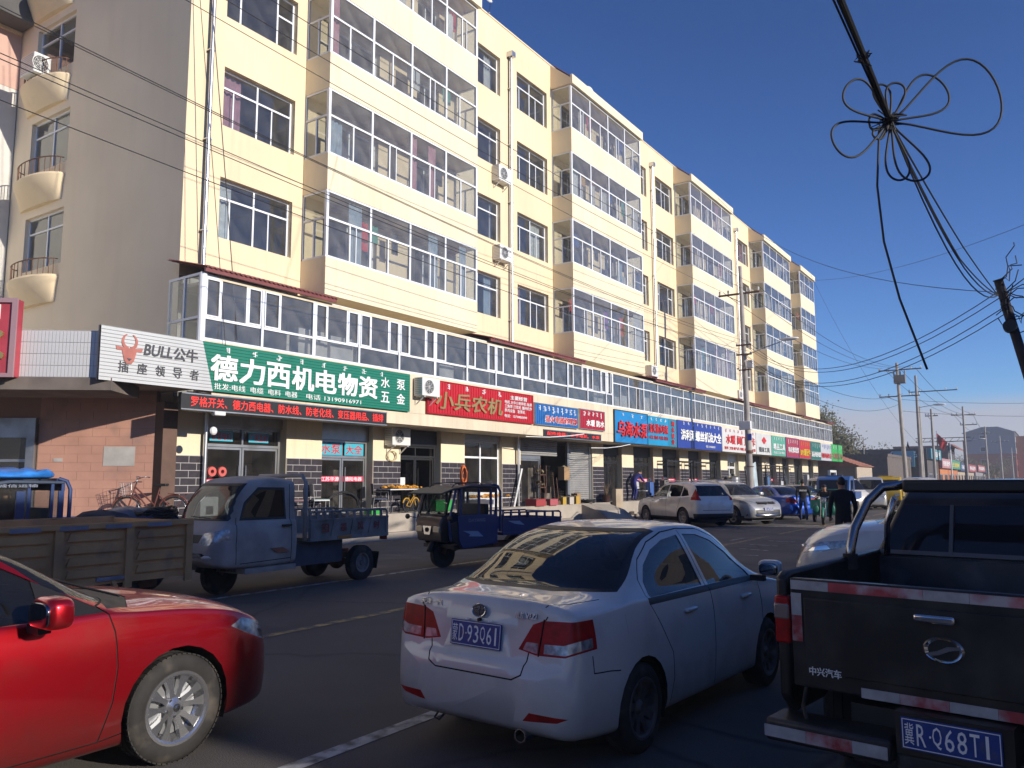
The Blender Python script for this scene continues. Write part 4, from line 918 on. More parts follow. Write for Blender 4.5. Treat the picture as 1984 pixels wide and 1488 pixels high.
ob('lamp_post', MB().tube([(0, 0, 0), (0, 0, 8.9)], [.12, .07], 10), G['white'], lp, smooth='all'); ob('lamp_arm', MB().bar((0, 0, 8.8), (1.4, 0, 9.0), .06), G['white'], lp); ob('lamp_head', MB().ell((1.9, 0, 9.02), (.6, .18, .1), 12, 6), G['white'], lp, smooth='all')
lp2 = thing('street_lamp', 'distant street lamp with long arm left of the grey and red block', 'street lamp', (-11.0, 118, 0))
ob('lamp_post', MB().tube([(0, 0, 0), (0, 0, 6.6)], [.1, .06], 8), G['white'], lp2, smooth='all'); ob('lamp_arm', MB().bar((0, 0, 6.5), (3.1, 0, 6.8), .06), G['white'], lp2); ob('lamp_head', MB().ell((3.5, 0, 6.8), (.5, .18, .1), 12, 6), G['white'], lp2, smooth='all')
fp = thing('flag', 'red flag hanging from a short mast above the far shops', 'flag', (-12.9, 122, 0))
ob('mast', MB().cyl((0, 0, 4), (0, 0, 8.2), .05, 8), G['steel'], fp)
m = MB(); n = 10
for i in range(n+1): m.v += [(.05+.12*i, .1*math.sin(i*.9), 7.9-.13*i), (.05+.07*i, .1*math.sin(i*.9+.4), 6.6-.12*i)]; 
m.f = [(2*i, 2*i+1, 2*i+3, 2*i+2) for i in range(n)]; ob('flag_cloth', m, flat((.6,.02,.02), .8), fp, smooth='all')
fr_ = MB().box(-3, 0, 6.3, 3, .06, 6.38).box(-3, 0, 6.75, 3, .06, 6.83)
for i in range(9): fr_.bar((-3+i*.75, .03, 6.34), (-3+(i+.5)*.75, .03, 6.79), .04)
ff_ = thing('steel_gantry', 'light steel gantry carrying small lamps above the far shops', 'gantry', (-11.2, 112, 0)); ob('truss', fr_, G['rust'], ff_); ob('gantry_post', MB().cyl((-.6, .03, 0), (-.6, .03, 6.3), .07, 8).cyl((2.2, .03, 0), (2.2, .03, 6.3), .07, 8), G['rust'], ff_)
# right hand leaning pole
RP = (-.78, 19.6)
rp = thing('leaning_wooden_pole', 'dark leaning pole at the right edge with tangled cables and a round fitting', 'utility pole', (0.42, 19.9, 0))
ob('pole', MB().tube([(0, 0, 0), (-.62, 0, 3.2), (-1.15, 0, 5.95)], [.115, .105, .092], 12), mat('old_wood_pole', (.035,.03,.03), .9, var=.3, bump=.5, bs=20), rp, smooth='all')
ob('meter_drum', MB().cyl((-1.0, -.08, 4.9), (-1.0, -.3, 4.9), .13, 16), G['black'], rp)
tg = MB(); rr = random.Random(4)
for i in range(16):
    a = Vector((-1.15+rr.uniform(-.1, .1), -.1, 5.0+rr.uniform(0, 1.1))); pts = [a]
    for k in range(5): a = a+Vector((rr.uniform(-.05, .28), rr.uniform(-.1, .1), rr.uniform(-.22, .25))); pts.append(a)
    tg.tube(pts, .012, 5)
ob('cable_tangle', tg, G['cable'], rp)
def catenary(a, b, sag, n=22):
    a, b = Vector(a), Vector(b); return [a.lerp(b, i/n)-Vector((0, 0, sag*4*(i/n)*(1-i/n))) for i in range(n+1)]
def cable(label, a, b, sag, r=.011, group=None, n=22):
    o = ob('overhead_cable', MB().tube([p-Vector(a) for p in catenary(a, b, sag, n)], r, 5), G['cable'], loc=a); o['label'] = label; o['category'] = 'cable'
    if group: o['group'] = group
    return o
topx = P1[0]-.156
ORD = ('topmost', 'second', 'third', 'fourth', 'fifth', 'sixth', 'seventh', 'lowest')
for i, (dx, z, zl, sag) in enumerate(((-1.15, 11.75, 11.9, .5), (.05, 11.75, 11.6, .7), (.85, 11.75, 11.4, .6), (-.4, 8.9, 9.8, .7), (.2, 8.9, 9.6, .9), (-.35, 8.4, 8.9, .6), (.2, 8.4, 8.6, .8), (.1, 7.6, 7.9, .6))):
    cable(ORD[i]+' of the thin cables along the cream facade to the tall concrete pole', (P1[0]+dx, P1[1]-.1, z), (P1[0]+dx+.3, -6, zl), sag, .0085, 'cables along the facade')
for i, (dx, z) in enumerate(((-1.15, 11.75), (0, 11.75), (.85, 11.75), (.1, 8.9), (-.2, 8.4))):
    cable(('left top', 'middle top', 'right top', 'upper low', 'lowest')[i]+' cable from the tall concrete pole to the transformer pole', (P1[0]+dx, P1[1]+.1, z), (-10.6+dx*1.2, 76.6, (11.4 if i < 3 else 9.1-.9*(i-3))), 1.0+.15*i, .014, 'cables to the transformer pole')
for i, (z, zr) in enumerate(((8.75, 5.75), (8.65, 5.6), (8.1, 5.35), (8.0, 5.2))):
    cable(('topmost', 'second', 'third', 'lowest')[i]+' of four long cables crossing the street to the leaning pole', (P1[0]+.1, P1[1]-.2, z), (-.68, 19.9, zr), 1.5, .011, 'cables crossing the street')
for i in range(3): cable(('left', 'middle', 'right')[i]+' cable from the transformer pole to the poles beyond', (-10.6+(i-1)*1.2, 76.6, 11.3), (-8.7+(i-1), 110.4, 9.5), .8, .018, 'cables beyond the transformer pole')
for i in range(2): cable(('left', 'right')[i]+' cable running on past the lone far pole', (-8.7+(i-.5)*2, 110.4, 9.5), (-8.9+(i-.5)*1, 153, 9.3), .9, .02, 'cables beyond the lone pole')
for i in range(2): cable(('upper', 'lower')[i]+' cable leaving the transformer pole to the right', (-10.6, 76.6, 8.6-i), (8, 70, 7.4-i), .5, .012, 'cables to the right')
cable('single cable crossing high across the blue sky', (-16.5, 72, 19), (6, 30, 12.0), 1.2, .012)
cable('highest cable crossing the top of the sky', (-8, 16, 14.2), (6, 14, 11.6), .5, .01)
cable('faint cable rising from the far roof corner', (-16.4, 71, 19.4), (-10.7, 87, 5), 1.5, .01)
cable('long drooping cable from the roof down past the sky', (-16.4, 48, 19.3), (-.7, 20, 5.7), 1.3, .009)
cable('cable hanging down from the gable corner to the shop sign', (-17.2, 11.3, 18.5), (-16.1, 12.3, 5.1), -.3, .012)
cable('second cable hanging down beside the gable corner', (-17.3, 11.2, 17.5), (-16.0, 11.9, 4.9), -.2, .009)
cable('thin wire dropping from the leaning pole', (-.72, 19.7, 5.4), (.3, 18.5, 1.2), .25, .008)
# coiled bundle
def bundle():
    import math as M_
    A_, K, B_ = Vector((-1.42, 5.6, 6.35)), Vector((-1.18, 8.9, 5.42)), Vector((-.74, 19.5, 5.55))
    t = thing('cable_bundle', 'thick black cable bundle tied into a knot of hanging loops against the sky', 'cable bundle', tuple(K))
    m = MB(); rr = random.Random(2)
    far = A_+(A_-K)*1.2
    for i in range(6):
        o = Vector((rr.uniform(-.035, .035), rr.uniform(-.03, .03), rr.uniform(-.03, .03)))
        m.tube([far+o*.8-K, A_+o*1.8-K, (A_+K)/2+o*1.2-K, o*.6], .0115, 6)
    for i in range(4):
        o = Vector((rr.uniform(-.06, .06), 0, rr.uniform(-.05, .03))); s = .1+.18*i
        m.tube([Vector((0, 0, 0))]+[p-K+o*(1-abs(2*k/12-1)) for k, p in enumerate(catenary(K, B_, s, 12))][1:], .011, 6)
    ob('strand', m, G['cable'], t)
    # camera-right / up directions of the hanging loops, real spirals in a tilted plane
    ux = Vector((.83, .55, 0)); uz = Vector((0, .05, 1)).normalized()
    def loop(L, W, ang, tilt=0, tail=None):
        pts = []; n = 30
        for i in range(n+1):
            tt = i/n; a = M_.pi*2*tt; rr_ = L*M_.sin(M_.pi*tt)**.8; w_ = W*M_.sin(2*M_.pi*tt)
            p = Vector((rr_, -w_)); c, s = M_.cos(ang), M_.sin(ang); q = Vector((p.x*c-p.y*s, p.x*s+p.y*c))
            pts.append(ux*q.x+uz*q.y+Vector((.55, -.83, 0))*(tilt*M_.sin(M_.pi*tt)))
        return pts
    for L, W, a, ti in ((1.10, .42, R(16), .15), (.68, .22, R(36), .05), (.70, .2, R(205), .1), (.60, .17, R(143), .1), (.72, .16, R(-72), .12), (.66, .12, R(-86), .05), (.42, .10, R(80), .05), (.45, .09, R(100), -.04), (.22, .09, R(180), 0), (.24, .06, R(225), 0)):
        ob('loop', MB().tube(loop(L, W, a, ti), .0115, 7), G['cable'], t, smooth='all')
    ob('tie_knot', MB().tube([Vector((rr.gauss(0, .055), rr.gauss(0, .05), rr.gauss(0, .055))) for _ in range(60)], .008, 5), G['cable'], t)
    for f in (.3, .62): ob('tie_wire', MB().tube([(A_-K)*f+Vector((rr.gauss(0, .04), rr.gauss(0, .04), rr.gauss(0, .05))) for _ in range(30)], .006, 5), G['cable'], t)
    ob('hanging_end', MB().tube([ux*x+uz*z+Vector((0, 0, 0)) for x, z in ((0, 0), (-.13, -.2), (-.17, -.7), (-.13, -1.3), (0, -1.9), (.18, -2.45), (.235, -2.62))], .0115, 7), G['cable'], t, smooth='all')
bundle()

# ================================================================ air conditioners
def ac(label, x, y, z, w=.82, h=.56, d=.3, face='x', br=True):
    t = thing('air_conditioner', label, 'air conditioner', (x, y, z))
    ob('casing', MB().box(0, 0, 0, d, w, h), G['white'], t, bevel=.015)
    c = (d+.004, w*.38, h*.5); g = MB()
    g.lathe([(h*.4, 0), (h*.4, .012), (h*.37, .012), (h*.37, 0)], c, 'x', 24)
    for r_ in (.1, .2, .3): g.lathe([(h*r_, 0), (h*r_, .008), (h*r_-.008, .008)], c, 'x', 20)
    for k in range(8): a = k*math.pi/4; g.bar(Vector(c), Vector(c)+Vector((.005, math.cos(a)*h*.38, math.sin(a)*h*.38)), .008)
    ob('fan_grille', g, G['white'], t); ob('fan', MB().lathe([(h*.36, .001), (.0, .001)], (d, c[1], c[2]), 'x', 24), flat((.04,.04,.045)), t)
    s = MB()
    for k in range(9): s.box(.04, -.006, .06+k*h/10, d-.04, -.001, .06+k*h/10+.025)
    ob('side_grille', s, G['alu'], t)
    if br:
        for q in (.12, w-.12): ob('bracket', MB().bar((.0, q, -.02), (d, q, -.02), .035).bar((0, q, -.25), (d*.8, q, -.04), .03), G['white'], t)
    return t
ac('upper white air conditioner on the facade beside the downpipe', WX+.02, 24.9, 13.35, w=.85, h=.62, d=.34)
ac('middle white air conditioner with round fan, below the upper one', WX+.02, 24.95, 10.2, w=.85, h=.58, d=.34)
ac('white air conditioner sitting at the right end of the green sign', -16.05, 18.72, 4.3, w=.84, h=.56, d=.34)
ac('grimy air conditioner under the sign between two shop doors', SX+.02, 18.95, 2.85, w=.85, h=.56, d=.34)
ac('distant air conditioner low on the facade above the blue signs', WX+.02, 38.9, 7.15, w=.85, h=.58, d=.34)
ac('small distant air conditioner behind the concrete pole', WX+.02, 53.2, 7.15, w=.8, h=.56, d=.3)
a_ = ac('dusty air conditioner standing on the top curved balcony', -24.9, 10.95, 13.72, w=.5, h=.6, d=.8, br=False)
cm = thing('security_camera', 'small white security camera on the column below the first LED board', 'security camera', (-16.15, 11.7, 3.25))
ob('camera_body', MB().box(0, 0, 0, .14, .3, .1), G['white'], cm, bevel=.02); ob('mount', MB().bar((0, .15, .05), (-.1, .15, .15), .03), G['white'], cm)
ob('pipe_end', MB().ell((-.03, .1, -.35), (.06, .1, .1), 8, 6), G['white'], cm)
for i, (y, z, L) in enumerate(((25.3, 3.36, 3.6), (30.4, 3.1, 2.8))):
    o = ob('loose_tube_lamp', MB().tube([(0, 0, 0), (.25, L*.35, .02), (.45, L*.7, .12), (.5, L, .24)], .016, 6), G['letter_w'], loc=(-16.25, y, z)); o['label'] = ('left', 'right')[i]+' white tube sagging loose below the sign beam'; o['category'] = 'tube'
# thin air haze over the whole place
hz_m = bpy.data.materials.new('haze_air'); hz_m.use_nodes = True; t_ = hz_m.node_tree; t_.nodes.clear()
o_ = t_.nodes.new('ShaderNodeOutputMaterial'); v_ = t_.nodes.new('ShaderNodeVolumePrincipled'); v_.inputs['Color'].default_value = (.9, .9, .95, 1); v_.inputs['Density'].default_value = .0013; v_.inputs['Anisotropy'].default_value = 0
t_.links.new(v_.outputs[0], o_.inputs['Volume'])
ob('haze', MB().box(-1510, -1510, -1.1, 1510, 1510, 21.6), hz_m, kind='stuff')
# ================================================================ vehicles: shell lofting and carving
def pchip(xs, ys, x):
    n = len(xs)
    if x <= xs[0]: return ys[0]
    if x >= xs[-1]: return ys[-1]
    h = [xs[i+1]-xs[i] for i in range(n-1)]; d = [(ys[i+1]-ys[i])/h[i] for i in range(n-1)]
    def m(i):
        if i == 0: return d[0]
        if i == n-1: return d[-1]
        if d[i-1]*d[i] <= 0: return 0.
        w1, w2 = 2*h[i]+h[i-1], h[i]+2*h[i-1]; return (w1+w2)/(w1/d[i-1]+w2/d[i])
    i = max(j for j in range(n-1) if xs[j] <= x); t = (x-xs[i])/h[i]
    return (2*t**3-3*t*t+1)*ys[i]+(t**3-2*t*t+t)*h[i]*m(i)+(-2*t**3+3*t*t)*ys[i+1]+(t**3-t*t)*h[i]*m(i+1)
def shell_bm(rows, ny=64, seg=4, crease=.0):
    ks = [r[0] for r in rows]; cols = [[r[j] for r in rows] for j in range(1, 6)]
    L0, L1 = ks[0], ks[-1]; ys = set()
    for i in range(ny+1): t = i/ny; ys.add(round(L0+(L1-L0)*(t-.09*math.sin(2*math.pi*t)*.9), 4))
    for k in ks[1:5]+ks[-5:-1]: ys.add(k)
    ys = sorted(ys); ys2 = [ys[0]]
    for y in ys[1:]:
        if y-ys2[-1] > .012 or y == ys[-1]: ys2.append(y)
    rings = []
    for y in ys2:
        zt, zs, w, wr, zb = [pchip(ks, c, y) for c in cols]
        d = zt-zs; k = min(1, max(0, (d-.10)/.30)); k = k*k*(3-2*k)
        base = [(0, zb), (w*.8, zb), (w*.945, zb+.025), (w*.982, zb+.10), (w, zb+(zs-zb)*.45), (w*(.99-crease), zb+(zs-zb)*.78), (w*.95, zs)]
        hood = [(w*.92, zs+.22*d), (w*.84, zs+.46*d), (w*.68, zs+.74*d), (w*.42, zs+.93*d), (0, zt)]
        bw = w*.905
        cab = [(bw, zs+.035), (bw+(wr-bw)*.5, zs+.50*d), (wr, zs+.85*d), (wr*.80, zs+.955*d), (0, zt)]
        pts = base+[(h[0]*(1-k)+c[0]*k, h[1]*(1-k)+c[1]*k) for h, c in zip(hood, cab)]
        out = []
        n = len(pts)
        for i in range(n-1):
            p0 = pts[i-1] if i else (-pts[1][0], pts[1][1]); p1, p2 = pts[i], pts[i+1]; p3 = pts[i+2] if i+2 < n else (-pts[n-2][0], pts[n-2][1])
            for s in range(seg):
                t = s/seg; q = []
                for a in (0, 1):
                    v0, v1, v2, v3 = p0[a], p1[a], p2[a], p3[a]
                    cc = .5*(2*v1+(v2-v0)*t+(2*v0-5*v1+4*v2-v3)*t*t+(3*v1-v0-3*v2+v3)*t**3)
                    lin = v1+(v2-v1)*t; q.append(.75*cc+.25*lin)
                out.append((q[0], y, q[1]))
        out.append((0, y, pts[-1][1])); rings.append(out)
    bm = bmesh.new(); m = len(rings[0]); V = []
    for r in rings:
        right = [bm.verts.new(p) for p in r]; left = [right[0]]+[bm.verts.new((-p[0], p[1], p[2])) for p in r[1:-1]]+[right[-1]]
        V.append(right+left[1:-1][::-1])
    n = len(V[0])
    for a in range(len(V)-1):
        for i in range(n):
            j = (i+1) % n; bm.faces.new((V[a][i], V[a][j], V[a+1][j], V[a+1][i]))
    bm.faces.new(V[0][::-1]); bm.faces.new(V[-1])
    bmesh.ops.recalc_face_normals(bm, faces=bm.faces); bm.normal_update()
    return bm
def in_poly(a, b, P):
    c = False; j = len(P)-1
    for i in range(len(P)):
        if (P[i][1] > b) != (P[j][1] > b) and a < (P[j][0]-P[i][0])*(b-P[i][1])/(P[j][1]-P[i][1])+P[i][0]: c = not c
        j = i
    return c
def carve(bm, lay, idx, poly, ax, pred):
    a0, a1 = min(p[0] for p in poly), max(p[0] for p in poly); b0, b1 = min(p[1] for p in poly), max(p[1] for p in poly)
    def touch(f):
        if not pred(f.calc_center_median(), f.normal): return False
        A_ = [v.co[ax[0]] for v in f.verts]; B_ = [v.co[ax[1]] for v in f.verts]
        return max(A_) >= a0 and min(A_) <= a1 and max(B_) >= b0 and min(B_) <= b1
    cand = [f for f in bm.faces if touch(f)]
    for i in range(len(poly)):
        p, q = poly[i], poly[(i+1) % len(poly)]; co = Vector((0, 0, 0)); co[ax[0]] = p[0]; co[ax[1]] = p[1]
        no = Vector((0, 0, 0)); no[ax[0]] = q[1]-p[1]; no[ax[1]] = -(q[0]-p[0])
        if no.length < 1e-9: continue
        es = {e for f in cand for e in f.edges}; vs = {v for f in cand for v in f.verts}
        r = bmesh.ops.bisect_plane(bm, geom=list(cand)+list(es)+list(vs), dist=1e-5, plane_co=co, plane_no=no.normalized())
        cand = [g for g in r['geom'] if isinstance(g, bmesh.types.BMFace)]
    for f in cand:
        c = f.calc_center_median()
        if in_poly(c[ax[0]], c[ax[1]], poly): f[lay] = idx
def circ(y, z, r, n=22): return [(y+r*math.cos(2*math.pi*k/n), z+r*math.sin(2*math.pi*k/n)) for k in range(n)]
def strip(pts, w=.009):
    out = []
    for i in range(len(pts)-1):
        p, q = Vector(pts[i]), Vector(pts[i+1]); d = (q-p).normalized(); n = Vector((-d.y, d.x))*w/2; out.append([tuple(p-n-d*w*.3), tuple(q-n+d*w*.3), tuple(q+n+d*w*.3), tuple(p+n-d*w*.3)])
    return out
def extract(bm, lay, ids, nrm, push=0.):
    vm = {}; V = []; F = []; NN = []
    for f in bm.faces:
        if f[lay] in ids:
            row = []
            for v in f.verts:
                if v.index not in vm: vm[v.index] = len(V); n = nrm[v.index]; V.append(tuple(v.co-n*push)); NN.append(n)
                row.append(vm[v.index])
            F.append(row)
    return V, F, NN
def put_part(name, V, F, NN, m, par):
    me = bpy.data.meshes.new(name); me.from_pydata(V, [], F); me.materials.append(m); me.update()
    me.polygons.foreach_set('use_smooth', [True]*len(F)); me.normals_split_custom_set_from_vertices([tuple(n) for n in NN])
    return put(name, me, par)
def wheel(par, x, y, r, w=.2, side=1, style='spoke5', rim_r=None, detail=True, steer=0, rim_m='rim'):
    """wheel at (x,y); side=+1: outer face towards +X"""
    rim_r = rim_r or r*.66; M_ = Matrix.Translation((x, y, r)) @ Matrix.Rotation(steer, 4, 'Z') @ Matrix.Scale(side, 4, (1, 0, 0))
    def T(b): o = MB(); o.add(b, M_); return o
    W = w/2; ts = r-rim_r
    prof = [(rim_r-.012, -W*.8), (rim_r+.01, -W*.95), (rim_r+ts*.5, -W*1.02), (r-.02, -W*.9), (r, -W*.7), (r, -W*.3), (r-.006, -W*.28), (r-.006, -W*.22), (r, -W*.2), (r, W*.2), (r-.006, W*.22), (r-.006, W*.28), (r, W*.3), (r, W*.7), (r-.02, W*.9), (rim_r+ts*.5, W*1.02), (rim_r+.012, W*.97), (rim_r-.004, W*.9)]
    b = MB().lathe(prof, (0, 0, 0), 'x', 40)
    if detail:
        for k in range(56):
            a = 2*math.pi*k/56; m = Matrix.Rotation(a, 4, 'X'); c = MB()
            for s in (-1, 1): c.box(s*W*.62-W*.24, -.014, r-.006, s*W*.62+W*.24, .014, r+.0022)
            b.add(c, m)
    ty = ob('wheel', T(b), G['rubber'], par, smooth=True)
    ob('wheel_well_disc', T(MB().lathe([(rim_r*.98, W*.1), (0, W*.1)], (0, 0, 0), 'x', 24)), G['black'], ty)
    rm = MB().lathe([(rim_r-.002, W*.2), (rim_r-.002, W*.86), (rim_r+.006, W*.93), (rim_r+.004, W*.99), (rim_r-.012, W*.99), (rim_r-.022, W*.9), (rim_r-.03, W*.4), (rim_r-.05, W*.2)], (0, 0, 0), 'x', 40)
    xo = W*.72
    def spoke(a, w0, w1, cv=.02):
        s = MB(); ya, r0, r1 = 0, rim_r*.20, rim_r-.016
        pts = [(-w0, r0), (w0, r0), (w0*.72, rim_r*.55), (w1, r1), (-w1, r1), (-w0*.72, rim_r*.55)]
        s.prism(pts, 'x', xo-.045, xo-.004)
        s.v = [(vx+(.012 if vz > rim_r*.9 else (0 if vz > rim_r*.3 else -.012)), vy, vz) for vx, vy, vz in s.v]
        rm.add(s, Matrix.Rotation(a, 4, 'X'))
    if style == 'spoke10':
        for k in range(5):
            for s in (-1, 1): spoke(2*math.pi*k/5+s*.27, .020, .034)
    elif style == 'spoke5':
        for k in range(5): spoke(2*math.pi*k/5, .055, .035)
    elif style == 'spoke9':
        for k in range(9): spoke(2*math.pi*k/9, .032, .028)
    elif style == 'steel':
        rm.lathe([(rim_r-.03, W*.5), (rim_r*.72, W*.35), (rim_r*.6, W*.6), (rim_r*.3, W*.62), (rim_r*.25, W*.95), (.0, W*.97)], (0, 0, 0), 'x', 24)
    if style != 'steel': rm.lathe([(0, xo+.012), (rim_r*.13, xo+.01), (rim_r*.17, xo), (rim_r*.3, xo-.018), (rim_r*.32, xo-.04)], (0, 0, 0), 'x', 24)
    ro = ob('rim', T(rm), G[rim_m], ty, smooth=True)
    if detail:
        nb = MB()
        for k in range(5): a = 2*math.pi*(k+.5)/5; nb.cyl((xo-.03, math.sin(a)*rim_r*.24, math.cos(a)*rim_r*.24), (xo-.008, math.sin(a)*rim_r*.24, math.cos(a)*rim_r*.24), .011, 8)
        ob('wheel_nuts', T(nb), G['steel'], ty)
        ob('brake_disc', T(MB().lathe([(rim_r*.75, W*.12), (rim_r*.75, W*.2), (.05, W*.2)], (0, 0, 0), 'x', 24)), G['alu'], ty)
        ob('hub_cap', T(MB().lathe([(0, xo+.016), (rim_r*.10, xo+.014), (rim_r*.12, xo+.008)], (0, 0, 0), 'x', 16)), G['black'], ty)
    return ty
G['rollbar'] = mat('dull_stainless_bar', (.34,.34,.36), .22, 1, var=.15)
G['rim'] = mat('alloy_rim', (.62,.62,.64), .22, .9, var=.06, vs=8)
G['rim_dirty'] = mat('dusty_rim', (.30,.28,.27), .5, .6, var=.25, vs=8, dirt=(.14,.12,.10), dirt_s=6)
G['rim_dark'] = mat('grimy_dark_rim', (.13,.12,.12), .5, .5, var=.3, vs=8, dirt=(.07,.06,.055), dirt_s=6)
G['rim_steel'] = mat('steel_rim', (.22,.20,.19), .7, .2, var=.3, vs=8, dirt=(.12,.09,.07), dirt_s=6)
def plate(par, o, u, v, s, w=.44, h=.14, pm='plate'):
    """number plate centred at o in vehicle space"""
    fr = frame(o, u, v); fr.translation = Vector(o)
    b = MB(); b.add(MB().box(-w/2, -h/2, -.006, w/2, h/2, .002), fr); p = ob('number_plate', b, G[pm], par)
    e = MB(); t = .004
    for q in ((-w/2+.006, -h/2+.006, w/2-.006, -h/2+.006+t), (-w/2+.006, h/2-.006-t, w/2-.006, h/2-.006), (-w/2+.006, -h/2+.01, -w/2+.006+t, h/2-.01), (w/2-.006-t, -h/2+.01, w/2-.006, h/2-.01)): e.add(MB().box(q[0], q[1], .0021, q[2], q[3], .003), fr)
    ob('plate_border', e, G['letter_w'], p)
    if s:
        t_ = MB(); n = len(s); x = -w/2+.018; 
        for i, c in enumerate(s):
            cw = .052 if c != '·' else .012
            if c == '1': text_fit(t_, c, (x+.012, -h*.34, x+.026, h*.34), fr, 0, .004)
            elif c == '·': text_fit(t_, c, (x+.002, -.006, x+.012, .006), fr, .0, .004)
            else: text_fit(t_, c, (x, -h*.34, x+.043, h*.34), fr, 0, .004)
            x += cw+.005
        ob('lettering', t_, G['letter_w'], p)
    return p
def car(label, cat, loc, bearing, rows, wheels, paint, feats, name='car', **k):
    """local frame: +Y forward from the tail (y=0), +X right"""
    L = rows[-1][0]; yc = L/2
    t = thing(name, label, cat, (loc[0], loc[1], 0), R(-bearing), k.get('group'))
    bm = shell_bm(rows, k.get('ny', 64)); lay = bm.faces.layers.int.new('part')
    SIDE = lambda s: (lambda c, n: c.x*s > .45)
    fid = {}; order = []
    def reg(nm, m, push):
        key = nm
        if key not in fid: fid[key] = (len(fid)+2, m, push, nm); order.append(key)
        return fid[key][0]
    for ft in feats:
        nm, m, push, view, poly = ft[:5]; extra = ft[5] if len(ft) > 5 else None
        polys = poly if isinstance(poly[0], list) else [poly]
        if view == 'side':
            for s, tag_ in ((1, '_R'), (-1, '_L')):
                i = reg(nm+tag_, m, push)
                for P in polys: carve(bm, lay, i, P, (1, 2), extra and (lambda c, n, s=s: c.x*s > .45 and extra(c, n)) or SIDE(s))
        elif view in ('rear', 'front'):
            lo, hi = extra if extra else ((0, .5) if view == 'rear' else (L-.5, L)); sg = -1 if view == 'rear' else 1
            pr = lambda c, n, lo=lo, hi=hi, sg=sg: lo <= c.y <= hi and (n.y*sg > .04 or abs(n.x) > .7)
            both = len(ft) > 6 and ft[6]
            i = reg(nm+('_R' if both else ''), m, push)
            for P in polys: carve(bm, lay, i, P, (0, 2), pr)
            if both:
                i = reg(nm+'_L', m, push)
                for P in polys: carve(bm, lay, i, [(-a, b) for a, b in P][::-1], (0, 2), pr)
        elif view == 'top':
            i = reg(nm, m, push)
            for P in polys: carve(bm, lay, i, P, (0, 1), lambda c, n: n.z > .25 and c.z > extra)
    for (y, r_) in wheels:
        for s in (1, -1):
            cy = circ(y, r_, r_*k.get('arch', 1.17)); carve(bm, lay, -1, cy, (1, 2), lambda c, n, s=s: c.x*s > .3 and c.z < r_*2.6 )
    bm.normal_update(); bm.verts.index_update(); nrm = [v.normal.copy() for v in bm.verts]
    for f in bm.faces:
        if f[lay] == 0: f[lay] = 1
    body = put_part('body', *extract(bm, lay, (1,), nrm), paint, t)
    inset = 0
    for key in order:
        i, m, push, nm = fid[key]; V, F, NN = extract(bm, lay, (i,), nrm, push)
        if F: put_part(nm, V, F, NN, m, t)
    bm.free()
    W = max(r[3] for r in rows)
    # arch liners and underbody
    ln = MB()
    for (y, r_) in wheels:
        rr_ = r_*k.get('arch', 1.17)
        for s in (1, -1):
            n = 16; base = len(ln.v)
            for i in range(n+1):
                a = math.pi*(i/n*1.24-.12); ln.v += [(s*(W-.035), y+rr_*math.cos(a), r_+rr_*math.sin(a)), (s*(W-.34), y+rr_*math.cos(a), r_+rr_*math.sin(a))]
                if i: b_ = base+2*i; ln.f.append((b_-2, b_, b_+1, b_-1))
            ln.f.append(tuple(base+2*i+1 for i in range(n+1)))
    ln.box(-W+.36, .3, .17, W-.36, L-.35, .35)
    ob('wheel_arch_liner', ln, G['black'], t)
    st = k.get('style', 'spoke5'); dt = k.get('detail', False)
    for (y, r_) in wheels:
        for s in (1, -1): wheel(t, s*(W-.115), y, r_, .2, s, st, detail=dt, rim_m=k.get('rim_m', 'rim'), rim_r=k.get('rim_r'))
    zb = k.get('belt', .98)
    if k.get('interior', True):
        it = MB(); it.box(-W+.16, yc-1.3, .3, W-.16, yc+.75, zb-.30)
        for x in (-.36, .36):
            for y in (yc+.15, yc-.55): it.ob((x, y-.1, zb-.12), (.46, .14, .6), Matrix.Rotation(R(12), 3, 'X')); it.ob((x, y-.15, zb+(.24 if y > yc else .17)), (.24, .09, .14), Matrix.Rotation(R(12), 3, 'X'))
        it.box(-W+.2, yc+.72, .5, W-.2, yc+1.1, zb-.08)
        ob('interior', it, G['interior'], t)
    return t
def mirror(t, x, y, z, paint, s=1, wire=False):
    k = .8 if not wire else 1.0
    b = MB().ell((x+s*.11, y, z+.06), (.125*k, .075*k, .085*k), 24, 16, p=.55); m = ob('mirror', b, paint, t, smooth='all')
    ob('mirror_base', MB().ob((x, y-.01, z-.03), (.12, .07, .05)), G['black'], m); ob('mirror_glass', MB().ell((x+s*.11, y-.068*k, z+.055), (.104*k, .014, .064*k), 20, 10, p=.55), G['mirror'], m, smooth='all')
def handles(t, pts, s, m):
    for (x, y, z) in pts: ob('door_handle', MB().box(s*x-.012, y-.09, z-.014, s*x+.022, y+.09, z+.014), m, t, bevel=.01)
P_white = mat('white_car_paint', (.66,.63,.59), .28, coat=.9, var=.04, vs=2, dirt=(.42,.40,.38), dirt_s=2.4, dirt_lo=.5, dirt_hi=.85, back=(.02,.02,.02), sill=(.37,.32,.27))
P_silver = mat('silver_car_paint', (.46,.46,.46), .3, .35, coat=.8, dirt=(.32,.30,.27), dirt_s=2, back=(.02,.02,.02), var=.05)
P_red = mat('red_metallic_paint', (.50,.008,.018), .30, .8, coat=1, sill=(.20,.05,.04), dirt=(.40,.06,.05), dirt_s=1.3, back=(.02,.02,.02), var=.05, vs=1)
P_blue = mat('blue_metallic_paint', (.008,.07,.42), .28, .35, coat=1, back=(.02,.02,.02), var=.05)
P_grey = mat('grey_car_paint', (.12,.115,.11), .35, .2, coat=.6, back=(.02,.02,.02), dirt=(.2,.18,.15))
TR, GL, GLL = G['black'], G['carglass'], G['carglass_l']
gapm = mat('panel_gap', (.01,.01,.01), .9)

